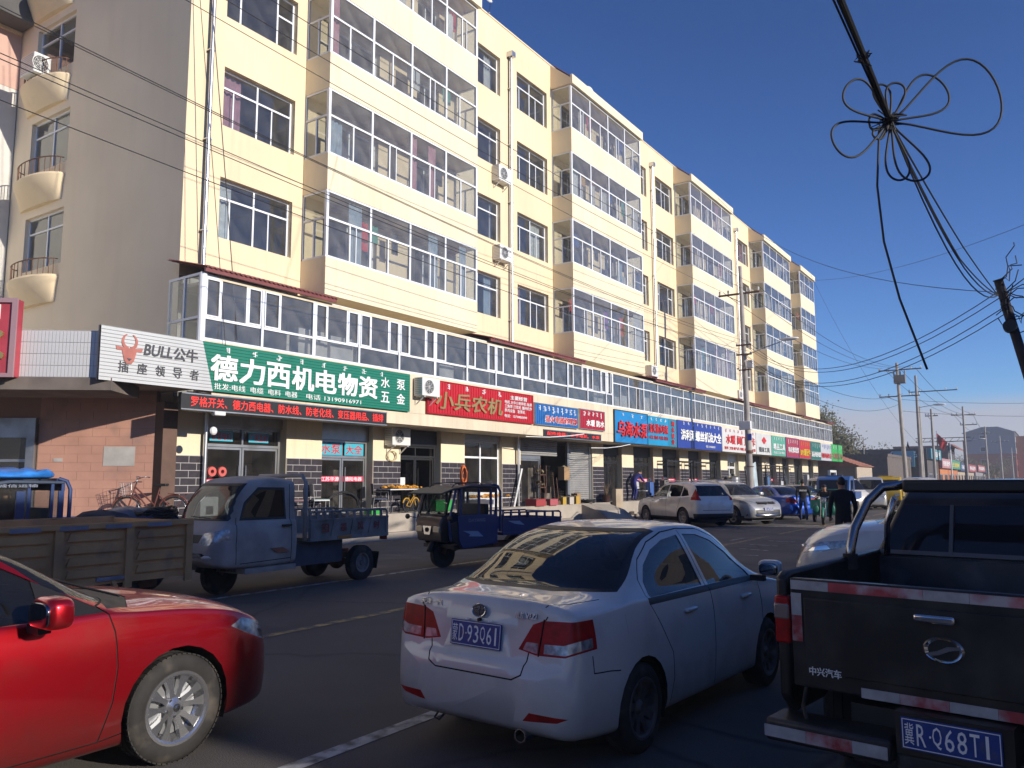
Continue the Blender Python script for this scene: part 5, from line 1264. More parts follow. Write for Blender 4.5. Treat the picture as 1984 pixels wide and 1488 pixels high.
# ---- white sedan ------------------------------------------------
S = [(0,.60,.55,.50,.40,.30),(.03,.665,.62,.66,.44,.265),(.07,.70,.655,.745,.5,.24),(.092,.90,.80,.762,.54,.23),(.112,1.03,.925,.775,.56,.225),(.14,1.052,.95,.79,.57,.22),(.2,1.05,.958,.80,.58,.215),(.36,1.06,.965,.822,.6,.2),(.60,1.08,.975,.836,.60,.19),(.80,1.185,.98,.84,.60,.19),(1.1,1.335,.982,.84,.595,.19),(1.42,1.445,.98,.84,.585,.19),(1.9,1.495,.97,.84,.585,.19),(2.35,1.478,.955,.84,.58,.19),(2.68,1.40,.945,.838,.575,.19),(3.0,1.235,.935,.836,.575,.19),(3.28,1.06,.925,.832,.6,.19),(3.5,.985,.90,.828,.6,.19),(3.85,.90,.83,.81,.55,.19),(4.06,.80,.74,.76,.5,.2),(4.18,.66,.61,.66,.45,.22),(4.245,.52,.47,.50,.35,.26)]
rw = [(1.07,1.0),(1.09,1.10),(1.20,1.21),(1.38,1.305),(1.60,1.365),(1.88,1.39),(1.99,1.0)]
fw = [(2.11,.995),(1.985,1.392),(2.25,1.375),(2.5,1.315),(2.75,1.2),(3.0,1.03),(3.02,.985)]
def grow(P, g):
    c = Vector((sum(p[0] for p in P)/len(P), sum(p[1] for p in P)/len(P))); return [tuple(c+(Vector(p)-c)*(1+g)) for p in P]
feats = [('rear_glass_seal', TR, .001, 'rear', [(-.695,1.064),(.695,1.064),(.54,1.45),(-.54,1.45)], (.5, 1.6)),
 ('rear_windscreen', GL, .004, 'rear', [(-.66,1.08),(.66,1.08),(.515,1.43),(-.515,1.43)], (.5, 1.6)),
 ('windscreen', GL, .004, 'front', [(-.66,1.04),(.66,1.04),(.52,1.42),(-.52,1.42)], (2.5, 3.5)),
 ('window_seal', TR, .001, 'side', [(1.02,.955),(3.08,.945),(3.08,.985),(1.02,1.0)]),
 ('rear_door_glass', GL, .006, 'side', rw), ('front_door_glass', GL, .006, 'side', fw),
 ('door_gap', gapm, .005, 'side', strip([(2.05,.22),(2.06,.95),(1.93,1.42)])+strip([(1.30,.60),(1.16,.78),(1.02,.97),(1.04,1.12),(1.16,1.25),(1.38,1.36),(1.66,1.42),(1.93,1.435),(2.3,1.42),(2.6,1.34),(2.85,1.2),(3.1,1.02)], .008)+strip([(1.26,.24),(1.32,.42),(1.30,.60)])+strip([(3.1,.95),(3.12,.24)])),
 ('bumper_gap', gapm, .005, 'side', strip([(.24,.73),(.25,.625),(.42,.615),(.54,.60)], .008)),
 ('fuel_gap', gapm, .004, 'side', strip([(.66,.80),(.66,.94)], .001)),
 ('boot_seam', gapm, .003, 'top', strip([(.52,.13),(.60,.30),(.66,.56)], .009)+strip([(-.52,.13),(-.60,.30),(-.66,.56)], .009), .9),
 ('boot_gap', gapm, .005, 'rear', strip([(.42,.76),(.55,.96)])+strip([(-.42,.76),(-.55,.96)])+strip([(.43,.76),(.40,.60),(.33,.565),(-.33,.565),(-.40,.60),(-.43,.76)], .01), (0, .4)),
 ('tail_light', G['lens_red'], .0, 'rear', [(.34,.745),(.44,.905),(.52,.935),(.95,.955),(.95,.82),(.70,.73),(.48,.722)], (0, .27), True),
 ('reversing_lens', G['lens_clear'], .0, 'rear', [(.375,.748),(.40,.795),(.49,.795),(.49,.732)], (0, .31), True),
 ('clear_lens', G['lens_clear'], .0, 'rear', [(.54,.738),(.54,.795),(.68,.80),(.80,.84),(.95,.90),(.95,.835),(.70,.742)], (0, .255), True),
 ('lamp_seam', gapm, .004, 'rear', strip([(.50,.72),(.525,.94)], .012), (0, .2), True),
 ('reflector', G['lens_red'], .0, 'rear', [(.42,.33),(.47,.385),(.73,.375),(.66,.345)], (0, .4), True),
 ('headlight', G['lens_clear'], .0, 'side', [(3.72,.72),(3.78,.86),(4.2,.72),(4.2,.62)]),
]
sedan = car('white sedan seen from behind, between the red car and the black pickup', 'car', (-3.12, 4.22), 4.5, S, [(.87,.295),(3.27,.295)], P_white, feats, ny=72, style='spoke9', rim_m='rim_dark', rim_r=.198, belt=.97)
plate(sedan, (-.02, .062, .80), (1,0,0), (0,.12,1), '蒙D·93Q61', h=.165)
ob('plate_recess', MB().add(MB().box(-.30,-.10,-.03,.30,.10,-.007), frame((-.02,.075,.80), (1,0,0), (0,.12,1))), P_white, sedan, bevel=.01)
sedan.scale = (.945, .90, .945)
handles(sedan, [(.835, 1.62, .86), (.835, 2.72, .85)], 1, P_white); handles(sedan, [(.835, 1.62, .86), (.835, 2.72, .85)], -1, P_white)
mirror(sedan, .84, 3.02, 1.0, P_white); mirror(sedan, -.84, 3.02, 1.0, P_white, -1)
fr = frame((0, .086, .955), (1,0,0), (0,.18,1))
em = MB(); em.add(MB().lathe([(0, .0), (.055, .0), (.06, .006), (.055, .012), (.0, .012)], (0,0,0), 'z', 24), fr @ Matrix.Scale(.72, 4, (0,1,0))); em_o = ob('emblem', em, G['letter_k'], sedan, smooth=True)
e2 = MB()
e2.lathe([(.056,.011),(.062,.014),(.060,.016),(.055,.014)], (0,0,0), 'z', 24)
text_fit(e2, '1', (-.008,-.036,.008,.036), Matrix.Translation((0,0,.013)), .02, .004)
for s in (1,-1):
    for k_ in range(3): e2.box(min(s*.013,s*(.045-.006*k_)), .018-.018*k_, .013, max(s*.013,s*(.045-.006*k_)), .026-.018*k_, .017)
e3 = MB(); e3.add(e2, fr @ Matrix.Scale(.72, 4, (0,1,0))); ob('emblem_mark', e3, G['chrome'], em_o)
bt = MB(); text_fit(bt, '天津一汽', (-.56,-.02,-.36,.02), frame((0,.105,.975), (1,0,0), (0,.18,1)), .02, .006); bt2 = MB(); text_fit(bt2, '威志', (.30,-.02,.37,.02), frame((0,.094,.955), (1,0,0), (0,.18,1)), .02, .006); text_fit(bt2, 'VIZI', (.38,-.018,.47,.018), frame((0,.10,.955), (1,0,0), (0,.18,1)), .02, .006)
ob('badge_lettering', bt, G['steel'], sedan); ob('badge_lettering', bt2, G['steel'], sedan)
ob('exhaust_pipe', MB().lathe([(.034,.2),(.036,0),(.044,0),(.044,.25)], (.40,.0,.235), 'y', 16), G['steel'], sedan, smooth=True)
ob('boot_lock', MB().cyl((.0,.07,.895),(.0,.10,.895),.012,10), TR, sedan)
ob('tow_hook', MB().tube([(-.35,.06,.25),(-.35,.02,.22),(-.31,.02,.21),(-.30,.06,.24)], .008, 6), TR, sedan)
for s in (1,-1): ob('number_bulb', MB().ell((s*.10,.075,.892),(.02,.01,.006),8,5), G['letter_w'], sedan)
ob('red_scrape', MB().add(MB().prism([(-.16,.03),(-.05,-.01),(.02,-.03),(.05,-.02),(.09,-.05),(.08,-.07),(0,-.05),(-.06,-.04),(-.11,-.12),(-.12,-.05)], 'z', 0, .002), frame((-.70,.155,.42), (.80,-.60,0), (0,0,1))), G['lens_red'], sedan)
# ---- red hatch-nosed car -----------------------------------------
Mz = [(0,.62,.56,.60,.4,.32),(.05,.80,.74,.74,.5,.26),(.15,.98,.92,.82,.56,.22),(.4,1.06,.98,.87,.6,.2),(.9,1.22,1.0,.89,.6,.19),(1.4,1.39,1.0,.895,.6,.18),(1.9,1.45,.985,.897,.6,.17),(2.3,1.44,.96,.897,.595,.17),(2.65,1.36,.945,.895,.59,.17),(2.95,1.21,.935,.893,.6,.17),(3.2,1.07,.935,.89,.64,.17),(3.38,1.005,.925,.888,.66,.17),(3.7,.985,.90,.882,.64,.17),(4.0,.94,.855,.865,.6,.17),(4.22,.87,.79,.825,.55,.18),(4.38,.77,.70,.75,.5,.19),(4.49,.64,.57,.63,.4,.21),(4.55,.50,.45,.44,.3,.25)]
mf = [('windscreen', GL, .004, 'front', [(-.74,1.0),(.74,1.0),(.55,1.38),(-.55,1.38)], (2.5, 3.5)),
 ('cowl', TR, .004, 'top', [(-.80,3.18),(.80,3.18),(.76,3.33),(.45,3.50),(0,3.56),(-.45,3.50),(-.76,3.33)], .9),
 ('front_door_glass', GL, .006, 'side', [(2.0,.965),(1.95,1.36),(2.3,1.35),(2.6,1.28),(2.98,1.075),(3.02,.965)]),
 ('mirror_corner', TR, .001, 'side', [(2.80,.965),(2.80,1.17),(2.98,1.075),(3.17,.965)]),
 ('door_gap', gapm, .006, 'side', strip([(3.12,1.0),(3.17,.95),(3.2,.85),(3.215,.65),(3.19,.45),(3.12,.25)], .009)+strip([(2.4,.245),(3.12,.25),(3.3,.27)], .007)+strip([(3.12,1.0),(3.25,1.025)], .007)),
 ('headlight', G['lens_clear'], .0, 'side', [(4.03,.76),(4.14,.80),(4.40,.725),(4.52,.66),(4.5,.60),(4.36,.62),(4.16,.70)], lambda c, n: c.y > 3.9),
 ('headlight_core', TR, .004, 'side', [(4.30,.70),(4.44,.66),(4.47,.615),(4.34,.64)], lambda c, n: c.y > 3.9),
 ('lower_grille', TR, .01, 'front', [(-.5,.26),(.5,.26),(.55,.45),(-.55,.45)], (4.3, 4.6)), ('grille', TR, .01, 'front', [(-.4,.5),(.4,.5),(.45,.66),(-.45,.66)], (4.3, 4.6))]
mz = car('glossy red car at the lower left corner, only its nose and front wheel in view', 'car', (-5.52, -.42), 0, Mz, [(.93,.325),(3.63,.325)], P_red, mf, ny=90, style='spoke10', detail=True, rim_r=.218, belt=.96, arch=1.15)
mirror(mz, .93, 2.74, .975, P_red, 1, True); mirror(mz, -.93, 2.86, .985, P_red, -1)
handles(mz, [(.895, 2.25, .82)], 1, P_red)
ob('wiper', MB().tube([(.62,3.36,1.02),(.35,3.28,1.06),(-.1,3.2,1.12)], .008, 5), TR, mz)
em = ob('hub_emblem', MB().lathe([(.012,.0),(.016,.003),(.012,.006)], (.895-.115+.10+.006-.02,3.63,.325), 'x', 12), G['chrome'], mz)
# ---- generic car profiles ------------------------------------------
SUV = [(0,.72,.62,.60,.5,.38),(.05,.98,.9,.76,.56,.34),(.12,1.12,1.04,.82,.6,.32),(.24,1.28,1.09,.85,.6,.3),(.42,1.48,1.10,.88,.61,.3),(.62,1.60,1.10,.89,.62,.28),(1.0,1.655,1.09,.905,.635,.26),(1.8,1.68,1.06,.91,.64,.25),(2.5,1.64,1.04,.91,.63,.25),(2.85,1.50,1.03,.908,.62,.25),(3.2,1.26,1.02,.905,.63,.25),(3.42,1.12,1.01,.90,.66,.25),(3.75,1.07,.99,.89,.66,.26),(4.1,1.0,.93,.86,.6,.27),(4.36,.86,.79,.80,.5,.28),(4.48,.70,.63,.68,.4,.3),(4.55,.55,.5,.5,.3,.34)]
def suv_feats(z=0): return [('rear_windscreen', GL, .004, 'rear', [(-.68,1.14+z),(.68,1.14+z),(.56,1.52),(-.56,1.52)], (0,.7)),
 ('windscreen', GLL, .004, 'front', [(-.72,1.14),(.72,1.14),(.56,1.56),(-.56,1.56)], (2.4,3.5)),
 ('rear_door_glass', GL, .006, 'side', [(1.15,1.12),(1.12,1.50),(1.55,1.56),(2.0,1.56),(2.02,1.1)]), ('front_door_glass', GL, .006, 'side', [(2.1,1.1),(2.08,1.56),(2.45,1.52),(2.75,1.38),(3.12,1.1)]),
 ('quarter_glass', GL, .006, 'side', [(.62,1.16),(.80,1.40),(1.05,1.49),(1.08,1.12)]),
 ('door_gap', gapm, .005, 'side', strip([(2.06,.32),(2.06,1.08)], .012)+strip([(3.2,.32),(3.2,1.05)], .012)+strip([(1.1,.95),(1.08,1.1)], .012)+strip([(1.3,.32),(1.3,.6),(1.1,.95)], .012)),
 ('sill_cladding', TR, .0, 'side', [(.35,.0),(4.1,.0),(4.1,.36),(.35,.36)]),
 ('lower_bumper', TR, .001, 'rear', [(-.9,.2),(.9,.2),(.9,.5),(-.9,.5)], (0,.3)),
 ('tail_light', G['lens_red'], .0, 'rear', [(.62,.98),(.66,1.10),(.60,1.5),(.75,1.5),(.95,1.15),(.95,1.0)], (0,.42), True),
 ('boot_gap', gapm, .004, 'rear', strip([(-.6,.62),(.6,.62)], .014), (0,.3)),
 ('headlight', G['lens_clear'], .0, 'front', [(.45,.80),(.47,.92),(.9,.99),(.9,.84)], (3.9,4.6), True),
 ('grille', TR, .004, 'front', [(-.45,.80),(.45,.80),(.45,.90),(-.45,.90)], (4.1,4.6)),
 ('lower_grille', TR, .004, 'front', [(-.6,.45),(.6,.45),(.6,.60),(-.6,.60)], (4.1,4.6))]
crv = car('white SUV parked nose in with red upright tail lights, left of the silver SUV', 'car', (-10.5, 29.4), -55, SUV, [(.92,.345),(3.6,.345)], P_white, suv_feats(), ny=44, style='spoke9', rim_m='rim_dirty', belt=1.1)
mirror(crv, .9, 3.1, 1.12, P_white); mirror(crv, -.9, 3.1, 1.12, TR, -1)
for s in (1,-1): ob('roof_rail', MB().tube([(s*.6,.7,1.64),(s*.6,.9,1.70),(s*.6,2.3,1.71),(s*.6,2.5,1.66)], .018, 8), G['steel'], crv, smooth='all')
plate(crv, (0,.10,.88), (1,0,0), (0,.2,1), '蒙D·A5128'); ob('chrome_bar', MB().bar((-.45,.10,1.03),(.45,.10,1.03),.03), G['chrome'], crv)
handles(crv, [(.9,1.5,1.0),(.905,2.45,.98)], -1, P_white)
vw = car('silver SUV parked nose out with blue front plate, right of the white SUV', 'car', (-13.15, 33.8), 120, [(r[0]*1.0, r[1]+.02, r[2]-.01, r[3], r[4]+.02, r[5]) for r in SUV], [(.9,.36),(3.55,.36)], P_silver, suv_feats(), ny=44, style='spoke5', rim_m='rim_dirty', belt=1.1)
plate(vw, (0,4.56,.62), (-1,0,0), (0,0,1), '蒙D·A7152')
ob('skid_bumper', MB().tube([(-.8,4.2,.42),(-.55,4.5,.40),(0,4.58,.40),(.55,4.5,.40),(.8,4.2,.42)], .07, 10), G['steel'], vw, smooth='all')
for s in (1,-1): ob('fog_lamp', MB().lathe([(0,.02),(.05,.02),(.065,0)], (s*.62,4.42,.48), 'y', 14), G['lens_clear'], vw); ob('chrome_strip', MB().bar((s*.05,4.50,.86),(s*.45,4.42,.88),.02), G['chrome'], vw)
ob('badge', MB().lathe([(.035,0),(.055,0),(.055,.02),(.035,.02)], (0,4.50,.86), 'y', 16), G['chrome'], vw)
mirror(vw, .9, 3.1, 1.12, P_silver); mirror(vw, -.9, 3.1, 1.12, P_silver, -1)
for s in (1,-1): ob('roof_rail', MB().tube([(s*.62,.7,1.66),(s*.62,.9,1.72),(s*.62,2.3,1.73),(s*.62,2.5,1.68)], .018, 8), G['steel'], vw, smooth='all')
sf = [f for f in feats if f[0] in ('rear_windscreen','windscreen','rear_door_glass','front_door_glass','tail_light','headlight','door_gap')]
bl = car('bright blue sedan parked nose in beyond the silver SUV', 'car', (-9.1, 36.5), -59, S, [(.87,.3),(3.27,.3)], P_blue, sf, ny=40, style='spoke9', rim_m='rim', belt=.97)
mirror(bl, -.84, 3.02, 1.0, P_blue, -1)
car('dusty grey car half hidden behind the blue sedan', 'car', (-9.6, 41.8), -57, S, [(.87,.3),(3.27,.3)], P_grey, sf, ny=36, style='steel', rim_m='rim_steel', belt=.97)
car('pale grey car almost hidden between the silver SUV and the blue sedan', 'car', (-12.6, 39.9), -57, S, [(.87,.3),(3.27,.3)], P_silver, sf, ny=36, style='steel', rim_m='rim_steel', belt=.97)
# white car crossing behind the pickup
wf = [f for f in suv_feats() if f[0] in ('windscreen','front_door_glass','rear_door_glass','door_gap')]+[('headlight', G['lens_clear'], .0, 'side', [(3.78,.86),(3.86,.93),(4.22,.90),(4.40,.83),(4.46,.74),(4.2,.77),(3.95,.83)], lambda c, n: c.y > 3.6), ('headlight_core', G['chrome'], .004, 'side', [(4.1,.81),(4.15,.86),(4.32,.83),(4.4,.77)], lambda c, n: c.y > 3.6),
 ('grille', TR, .004, 'front', [(-.55,.62),(.55,.62),(.6,.84),(-.6,.84)], (4.1,4.6))]
SU2 = [(r[0], r[1]+.05, r[2]+.04, r[3], r[4], r[5]) for r in SUV]
wc = car('white car turning across the road, its nose showing left of the black pickup', 'car', (1.25, 13.2), -103, SU2, [(.92,.34),(3.6,.34)], P_white, wf, ny=52, style='spoke5', belt=1.06)
mirror(wc, -.92, 3.1, 1.08, P_white, -1)
for z in (.58,.68,.78): ob('grille_bar', MB().tube([(-.36,4.37,z),(-.2,4.43,z),(0,4.47,z),(.2,4.43,z),(.36,4.37,z)], .022, 8), G['chrome'], wc, smooth='all')
# vans
VAN = [(0,.7,.6,.7,.5,.35),(.04,1.2,1.05,.76,.6,.3),(.10,1.6,1.1,.80,.64,.28),(.25,1.83,1.12,.82,.66,.25),(1,1.9,1.12,.83,.68,.22),(2.5,1.88,1.1,.83,.68,.22),(3.0,1.78,1.08,.83,.66,.22),(3.4,1.42,1.04,.82,.64,.22),(3.62,1.18,1.0,.81,.62,.22),(3.85,1.02,.92,.79,.55,.24),(3.97,.8,.72,.72,.5,.27),(4.03,.6,.52,.6,.4,.3)]
vf = [('windscreen', GL, .004, 'front', [(-.68,1.16),(.68,1.16),(.58,1.72),(-.58,1.72)], (2.8,3.8)), ('rear_windscreen', GL, .004, 'rear', [(-.64,1.2),(.64,1.2),(.58,1.7),(-.58,1.7)], (0,.4)),
 ('side_glass', GL, .005, 'side', [[(.3,1.18),(.34,1.66),(1.25,1.7),(1.25,1.15)],[(1.33,1.15),(1.33,1.7),(2.2,1.7),(2.2,1.14)],[(2.28,1.14),(2.28,1.68),(2.85,1.62),(3.3,1.2),(3.32,1.12)]]),
 ('tail_light', G['lens_red'], .0, 'rear', [(.62,.8),(.62,1.15),(.9,1.15),(.9,.8)], (0,.25), True), ('headlight', G['lens_clear'], .0, 'front', [(.42,.72),(.45,.9),(.9,.95),(.9,.74)], (3.4,4.05), True)]
car('white minivan parked behind the small blue truck', 'van', (-12.2, 51.5), 130, VAN, [(.75,.3),(3.2,.3)], P_white, vf, name='minivan', ny=36, style='steel', rim_m='rim_steel', belt=1.15)
car('silver grey minivan with faint stripes to the right of the small blue truck', 'van', (-9.7, 54.5), 168, VAN, [(.75,.3),(3.2,.3)], P_silver, vf, name='minivan', ny=36, style='steel', rim_m='rim_steel', belt=1.15)
car('white minivan far off behind the yellow truck', 'van', (-8.9, 66), 150, VAN, [(.75,.3),(3.2,.3)], P_white, vf, name='minivan', ny=30, style='steel', rim_m='rim_steel', belt=1.15)
car('small dark car between the vans and the yellow truck', 'car', (-9.9, 60.5), 168, S, [(.87,.3),(3.27,.3)], P_grey, sf, ny=30, style='steel', rim_m='rim_steel', belt=.97)
# small cab trucks in the distance
def cab_truck(label, x, y, b, c):
    t = thing('small_truck', label, 'truck', (x, y, 0), R(-b)); pm = mat('truck_paint', c, .4, var=.1, coat=.5)
    ob('cab', MB().prism([(2.6,.5),(4.1,.5),(4.2,1.05),(3.85,1.78),(3.6,1.9),(2.6,1.9)], 'x', -.8, .8), pm, t, bevel=.05)
    f = frame((0,4.2,1.05), (-1,0,0), (0,-.43,1))
    ob('windscreen', MB().add(MB().box(-.68,.05,.0,.68,.72,.012), f), G['carglass'], t)
    for s in (1,-1): ob('side_window', MB().box(s*.80-.006,2.85,1.12,s*.80+.006,3.75,1.7), G['carglass'], t)
    ob('bed', MB().box(-.85,0,.7,.85,2.5,.78).box(-.85,0,.78,-.8,2.5,1.1).box(.8,0,.78,.85,2.5,1.1).box(-.8,0,.78,.8,.05,1.1), pm, t)
    ob('bed_rail', MB().tube([(-.8,2.55,1.1),(-.8,2.55,1.85),(.8,2.55,1.85),(.8,2.55,1.1)], .03, 6), pm, t)
    for y_ in (.8,3.4):
        for s in (1,-1): wheel(t, s*.68, y_, .3, .2, s, 'steel', detail=False, rim_m='rim_steel')
    for s in (1,-1): ob('headlight', MB().box(s*.6-.14,4.10,.75,s*.6+.14,4.2,.92), G['lens_clear'], t)
    ob('roof_marker', MB().box(-.4,3.45,1.9,.4,3.6,1.96), pm, t)
    return t
cab_truck('small blue cab truck facing the camera behind the seated rider', -9.7, 47.5, 176, (.03,.10,.30))
cab_truck('small yellow truck in the distance right of the vans', -8.9, 57.0, 174, (.50,.33,.02))

# ---- black pickup ---------------------------------------------------
pk_m = mat('black_pickup_paint', (.013,.013,.014), .42, coat=.15, spec=.3, dirt=(.06,.055,.05), dirt_s=3, dirt_lo=.45, dirt_hi=.8, sill=(.07,.06,.05))
G['tape_w'] = mat('white_reflective_tape', (.42,.41,.42), .5, var=.25, vs=10, dirt=(.22,.2,.2), dirt_s=7); G['tape_r'] = mat('faded_red_tape', (.42,.05,.06), .4, var=.5, vs=6, dirt=(.45,.40,.42), dirt_s=5, dirt_lo=.45, dirt_hi=.6)
pk = thing('pickup_truck', 'black pickup truck with chrome roll bar and reflective tape, at the right edge', 'pickup', (-.54, 4.58, 0), R(-7.5)); pk.scale = (.94, 1.03, .985)
H_ = .87
ob('tailgate', MB().box(-.78,0,.62,.78,.06,1.20).box(-.70,-.012,.70,.70,.001,1.10), pk_m, pk, bevel=.012)
for s in (1,-1):
    sp = MB().prism([(.0,.55),(.0,1.20),(.06,1.23),(1.62,1.25),(1.62,.45),(1.25,.45),(1.15,.72),(.9,.85),(.62,.72),(.52,.45),(.1,.45)], 'x', min(s*.80,s*H_), max(s*.80,s*H_))
    ob('bed_side', sp, pk_m, pk, bevel=.02)
    tl = ob('tail_light', MB().box(min(s*.785,s*.875),-.02,.84,max(s*.785,s*.875),.1,1.10), G['lens_red'], pk, bevel=.015)
    ob('indicator_lens', MB().box(min(s*.787,s*.878),-.024,.97,max(s*.787,s*.878),.098,1.06), mat('smoky_lens', (.22,.17,.15), .2, coat=1), tl, bevel=.012)
ob('bed_floor', MB().box(-.80,.07,.60,.80,1.62,.66).box(-.8,1.57,.66,.8,1.62,1.2), mat('bed_liner', (.04,.045,.06), .7, var=.5, vs=3, dirt=(.12,.12,.14), dirt_s=2.5), pk)
def tape(y, z, segs, u0, nm, h=.05, tilt=0):
    u = u0
    for i, (L, m) in enumerate(segs): ob('reflective_tape', MB().box(u, y-.003, z-h/2, u+L-.002, y, z+h/2), G[m], pk); u += L
tape(-.002, 1.165, [(.22,'tape_w'),(.5,'tape_r'),(.22,'tape_w'),(.6,'tape_r')], -.775, 'a')
tape(-.002, .635, [(.2,'tape_w'),(.24,'tape_r'),(.22,'tape_w'),(.22,'tape_r'),(.2,'tape_w')], -.40, 'b')
for z0, z1, m in ((1.0,1.12,'tape_w'),(.86,1.0,'tape_r')): ob('reflective_tape', MB().box(-.775,-.006,z0,-.715,-.002,z1), G[m], pk)
ob('gate_handle', MB().box(-.10,-.05,1.035,.10,-.012,1.075), G['chrome'], pk, bevel=.012)
em = MB(); em.lathe([(.075,0),(.09,.012),(.10,0)], (0,0,0), 'z', 28); e2 = MB(); e2.add(em, frame((.03,-.013,.905), (1,0,0), (0,0,1)) @ Matrix.Scale(.66,4,(0,1,0))); eo = ob('emblem_ring', e2, G['chrome'], pk, smooth=True)
w_ = MB(); w_.prism([(-.085,-.02),(-.03,-.005),(.02,.02),(.085,.025),(.085,.012),(.03,.0),(-.02,-.024),(-.08,-.034)], 'z', 0, .008); e4 = MB(); e4.add(w_, frame((.03,-.014,.905), (1,0,0), (0,0,1))); ob('emblem_wave', e4, G['chrome'], eo)
lt = MB(); text_fit(lt, '中兴汽车', (-.68,.69,-.50,.735), frame((0,-.013,0), (1,0,0), (0,0,1)), .02, .004); ob('lettering', lt, G['letter_w'], pk)
plate(pk, (.06,-.11,.505), (1,0,0), (0,0,1), '冀R·Q68T1', w=.46, h=.15)
ob('plate_bracket', MB().box(-.20,-.10,.40,.34,.1,.60), pk_m, pk)
ob('rear_bumper', MB().box(-.90,-.14,.34,-.22,.1,.46).box(.36,-.14,.34,.90,.1,.46).box(-.215,-.08,.30,.355,.1,.40), mat('worn_black_bumper', (.02,.02,.022), .5, dirt=(.1,.09,.08), dirt_s=4), pk, bevel=.02)
u = -.90
for L_i, m in ((.24,'tape_w'),(.25,'tape_r'),(.18,'tape_w'),(.6,None),(.25,'tape_r'),(.26,'tape_w')):
    if m: ob('reflective_tape', MB().box(u,-.146,.365,u+L_i-.002,-.1405,.425), G[m], pk)
    u += L_i
cb = MB().prism([(1.66,.45),(1.66,1.22),(1.80,1.60),(1.98,1.70),(3.1,1.70),(3.75,1.22),(5.0,1.05),(5.15,.45)], 'x', -.86, .86)
cb.v = [((x*(.80 if z > 1.5 else 1)), y, z) for x, y, z in cb.v]; cbo = ob('cab', cb, pk_m, pk, bevel=.03)
fc = frame((0,1.655,1.24), (1,0,0), (0,.37,1))
ob('rear_window', MB().add(MB().prism([(-.80,.0),(.80,.0),(.66,.34),(-.66,.34)], 'z', .0, .012), fc), flat((.012,.014,.02), .05), pk)
ob('window_bar', MB().add(MB().box(-.34,.0,.013,-.315,.34,.03).box(.315,.0,.013,.34,.34,.03).box(-.82,-.03,.005,.82,0,.03), fc), mat('dull_grey_trim', (.10,.10,.11), .4), pk)
for s in (1,-1): ob('cab_side_window', MB().box(min(s*.86,s*.868),2.0,1.24,max(s*.86,s*.868),3.2,1.5), G['carglass'], pk)
ob('roll_bar', MB().tube([(-.80,1.0,1.18),(-.80,1.02,1.30),(-.79,1.08,1.42),(-.74,1.22,1.60),(-.66,1.30,1.695),(-.50,1.33,1.715)], .032, 16), G['rollbar'], pk, smooth='all')
ob('roll_bar', MB().tube([(.80,1.0,1.18),(.80,1.02,1.30),(.79,1.08,1.42),(.74,1.22,1.60),(.66,1.30,1.695),(.50,1.33,1.715)], .032, 16), G['rollbar'], pk, smooth='all')
ob('light_bar', MB().box(-.52,1.26,1.66,.52,1.38,1.745), G['black'], pk, bevel=.02)
for s in (1,-1): ob('bar_foot', MB().cyl((s*.80,1.0,1.16),(s*.80,1.005,1.26),.048,14), G['rubber'], pk); ob('inner_brace', MB().tube([(s*.72,1.5,1.22),(s*.70,1.48,1.45),(s*.62,1.42,1.62)], .022, 10), G['steel'], pk, smooth='all')
for y_ in (.93,4.2):
    for s in (1,-1): wheel(pk, s*.76, y_, .36, .23, s, 'spoke5', detail=False, rim_m='rim_dirty')
ob('chassis', MB().box(-.5,.1,.25,.5,5,.55), G['black'], pk)
ob('hanging_strap', MB().tube([(-.70,-.02,.62),(-.72,-.03,.52),(-.70,-.03,.45)], .012, 6), G['rubber'], pk)

# ---- three wheelers ------------------------------------------------------
def rail_bed(t, y0, y1, w, z0, h, pm, rail=.12, posts=8, ribs=True, char=None, curved=False):
    ob('bed_floor', MB().box(-w,y0,z0-.06,w,y1,z0), pm, t)
    for s in (1,-1):
        x0, x1 = min(s*w,s*(w-.03)), max(s*w,s*(w-.03)); m = MB().box(x0,y0,z0,x1,y1,z0+h)
        ob('bed_side', m, pm, t)
        rb = MB()
        if ribs:
            n = 4
            for i in range(n+1):
                y = y0+.04+(y1-y0-.08)*i/n; rb.prism([(y-.03,z0+.02),(y+.03,z0+.02),(y-.04,z0+h-.02),(y-.10,z0+h-.02)] if 0 < i < n else [(y-.03,z0),(y+.03,z0),(y+.03,z0+h),(y-.03,z0+h)], 'x', min(s*w,s*(w+.02)), max(s*w,s*(w+.02)))
        rb.box(min(s*w,s*(w+.018)),y0,z0+h-.03,max(s*w,s*(w+.018)),y1,z0+h).box(min(s*w,s*(w+.018)),y0,z0-.06,max(s*w,s*(w+.018)),y1,z0)
        ob('side_rib', rb, pm, t)
        rl = MB().tube([(s*(w-.015),y0+.01,z0+h),(s*(w-.015),y0+.01,z0+h+rail*.7),(s*(w-.015),y0+.06,z0+h+rail),(s*(w-.015),y1-.06,z0+h+rail),(s*(w-.015),y1-.01,z0+h+rail*.7),(s*(w-.015),y1-.01,z0+h)], .02, 8)
        for i in range(1, posts): y = y0+(y1-y0)*i/posts; rl.box(s*(w-.015)-.018,y-.022,z0+h,s*(w-.015)+.018,y+.022,z0+h+rail)
        ob('side_rail', rl, pm, t)
    ob('tail_gate', MB().box(-w+.03,y0,z0,w-.03,y0+.03,z0+h).box(-w+.03,y0,z0+h+rail-.03,w-.03,y0+.03,z0+h+rail), pm, t)
    for s in (1,-1): ob('tail_lamp', MB().box(s*(w-.12)-.08,y0-.03,z0-.14,s*(w-.12)+.08,y0,z0-.06), G['lens_red'], t)
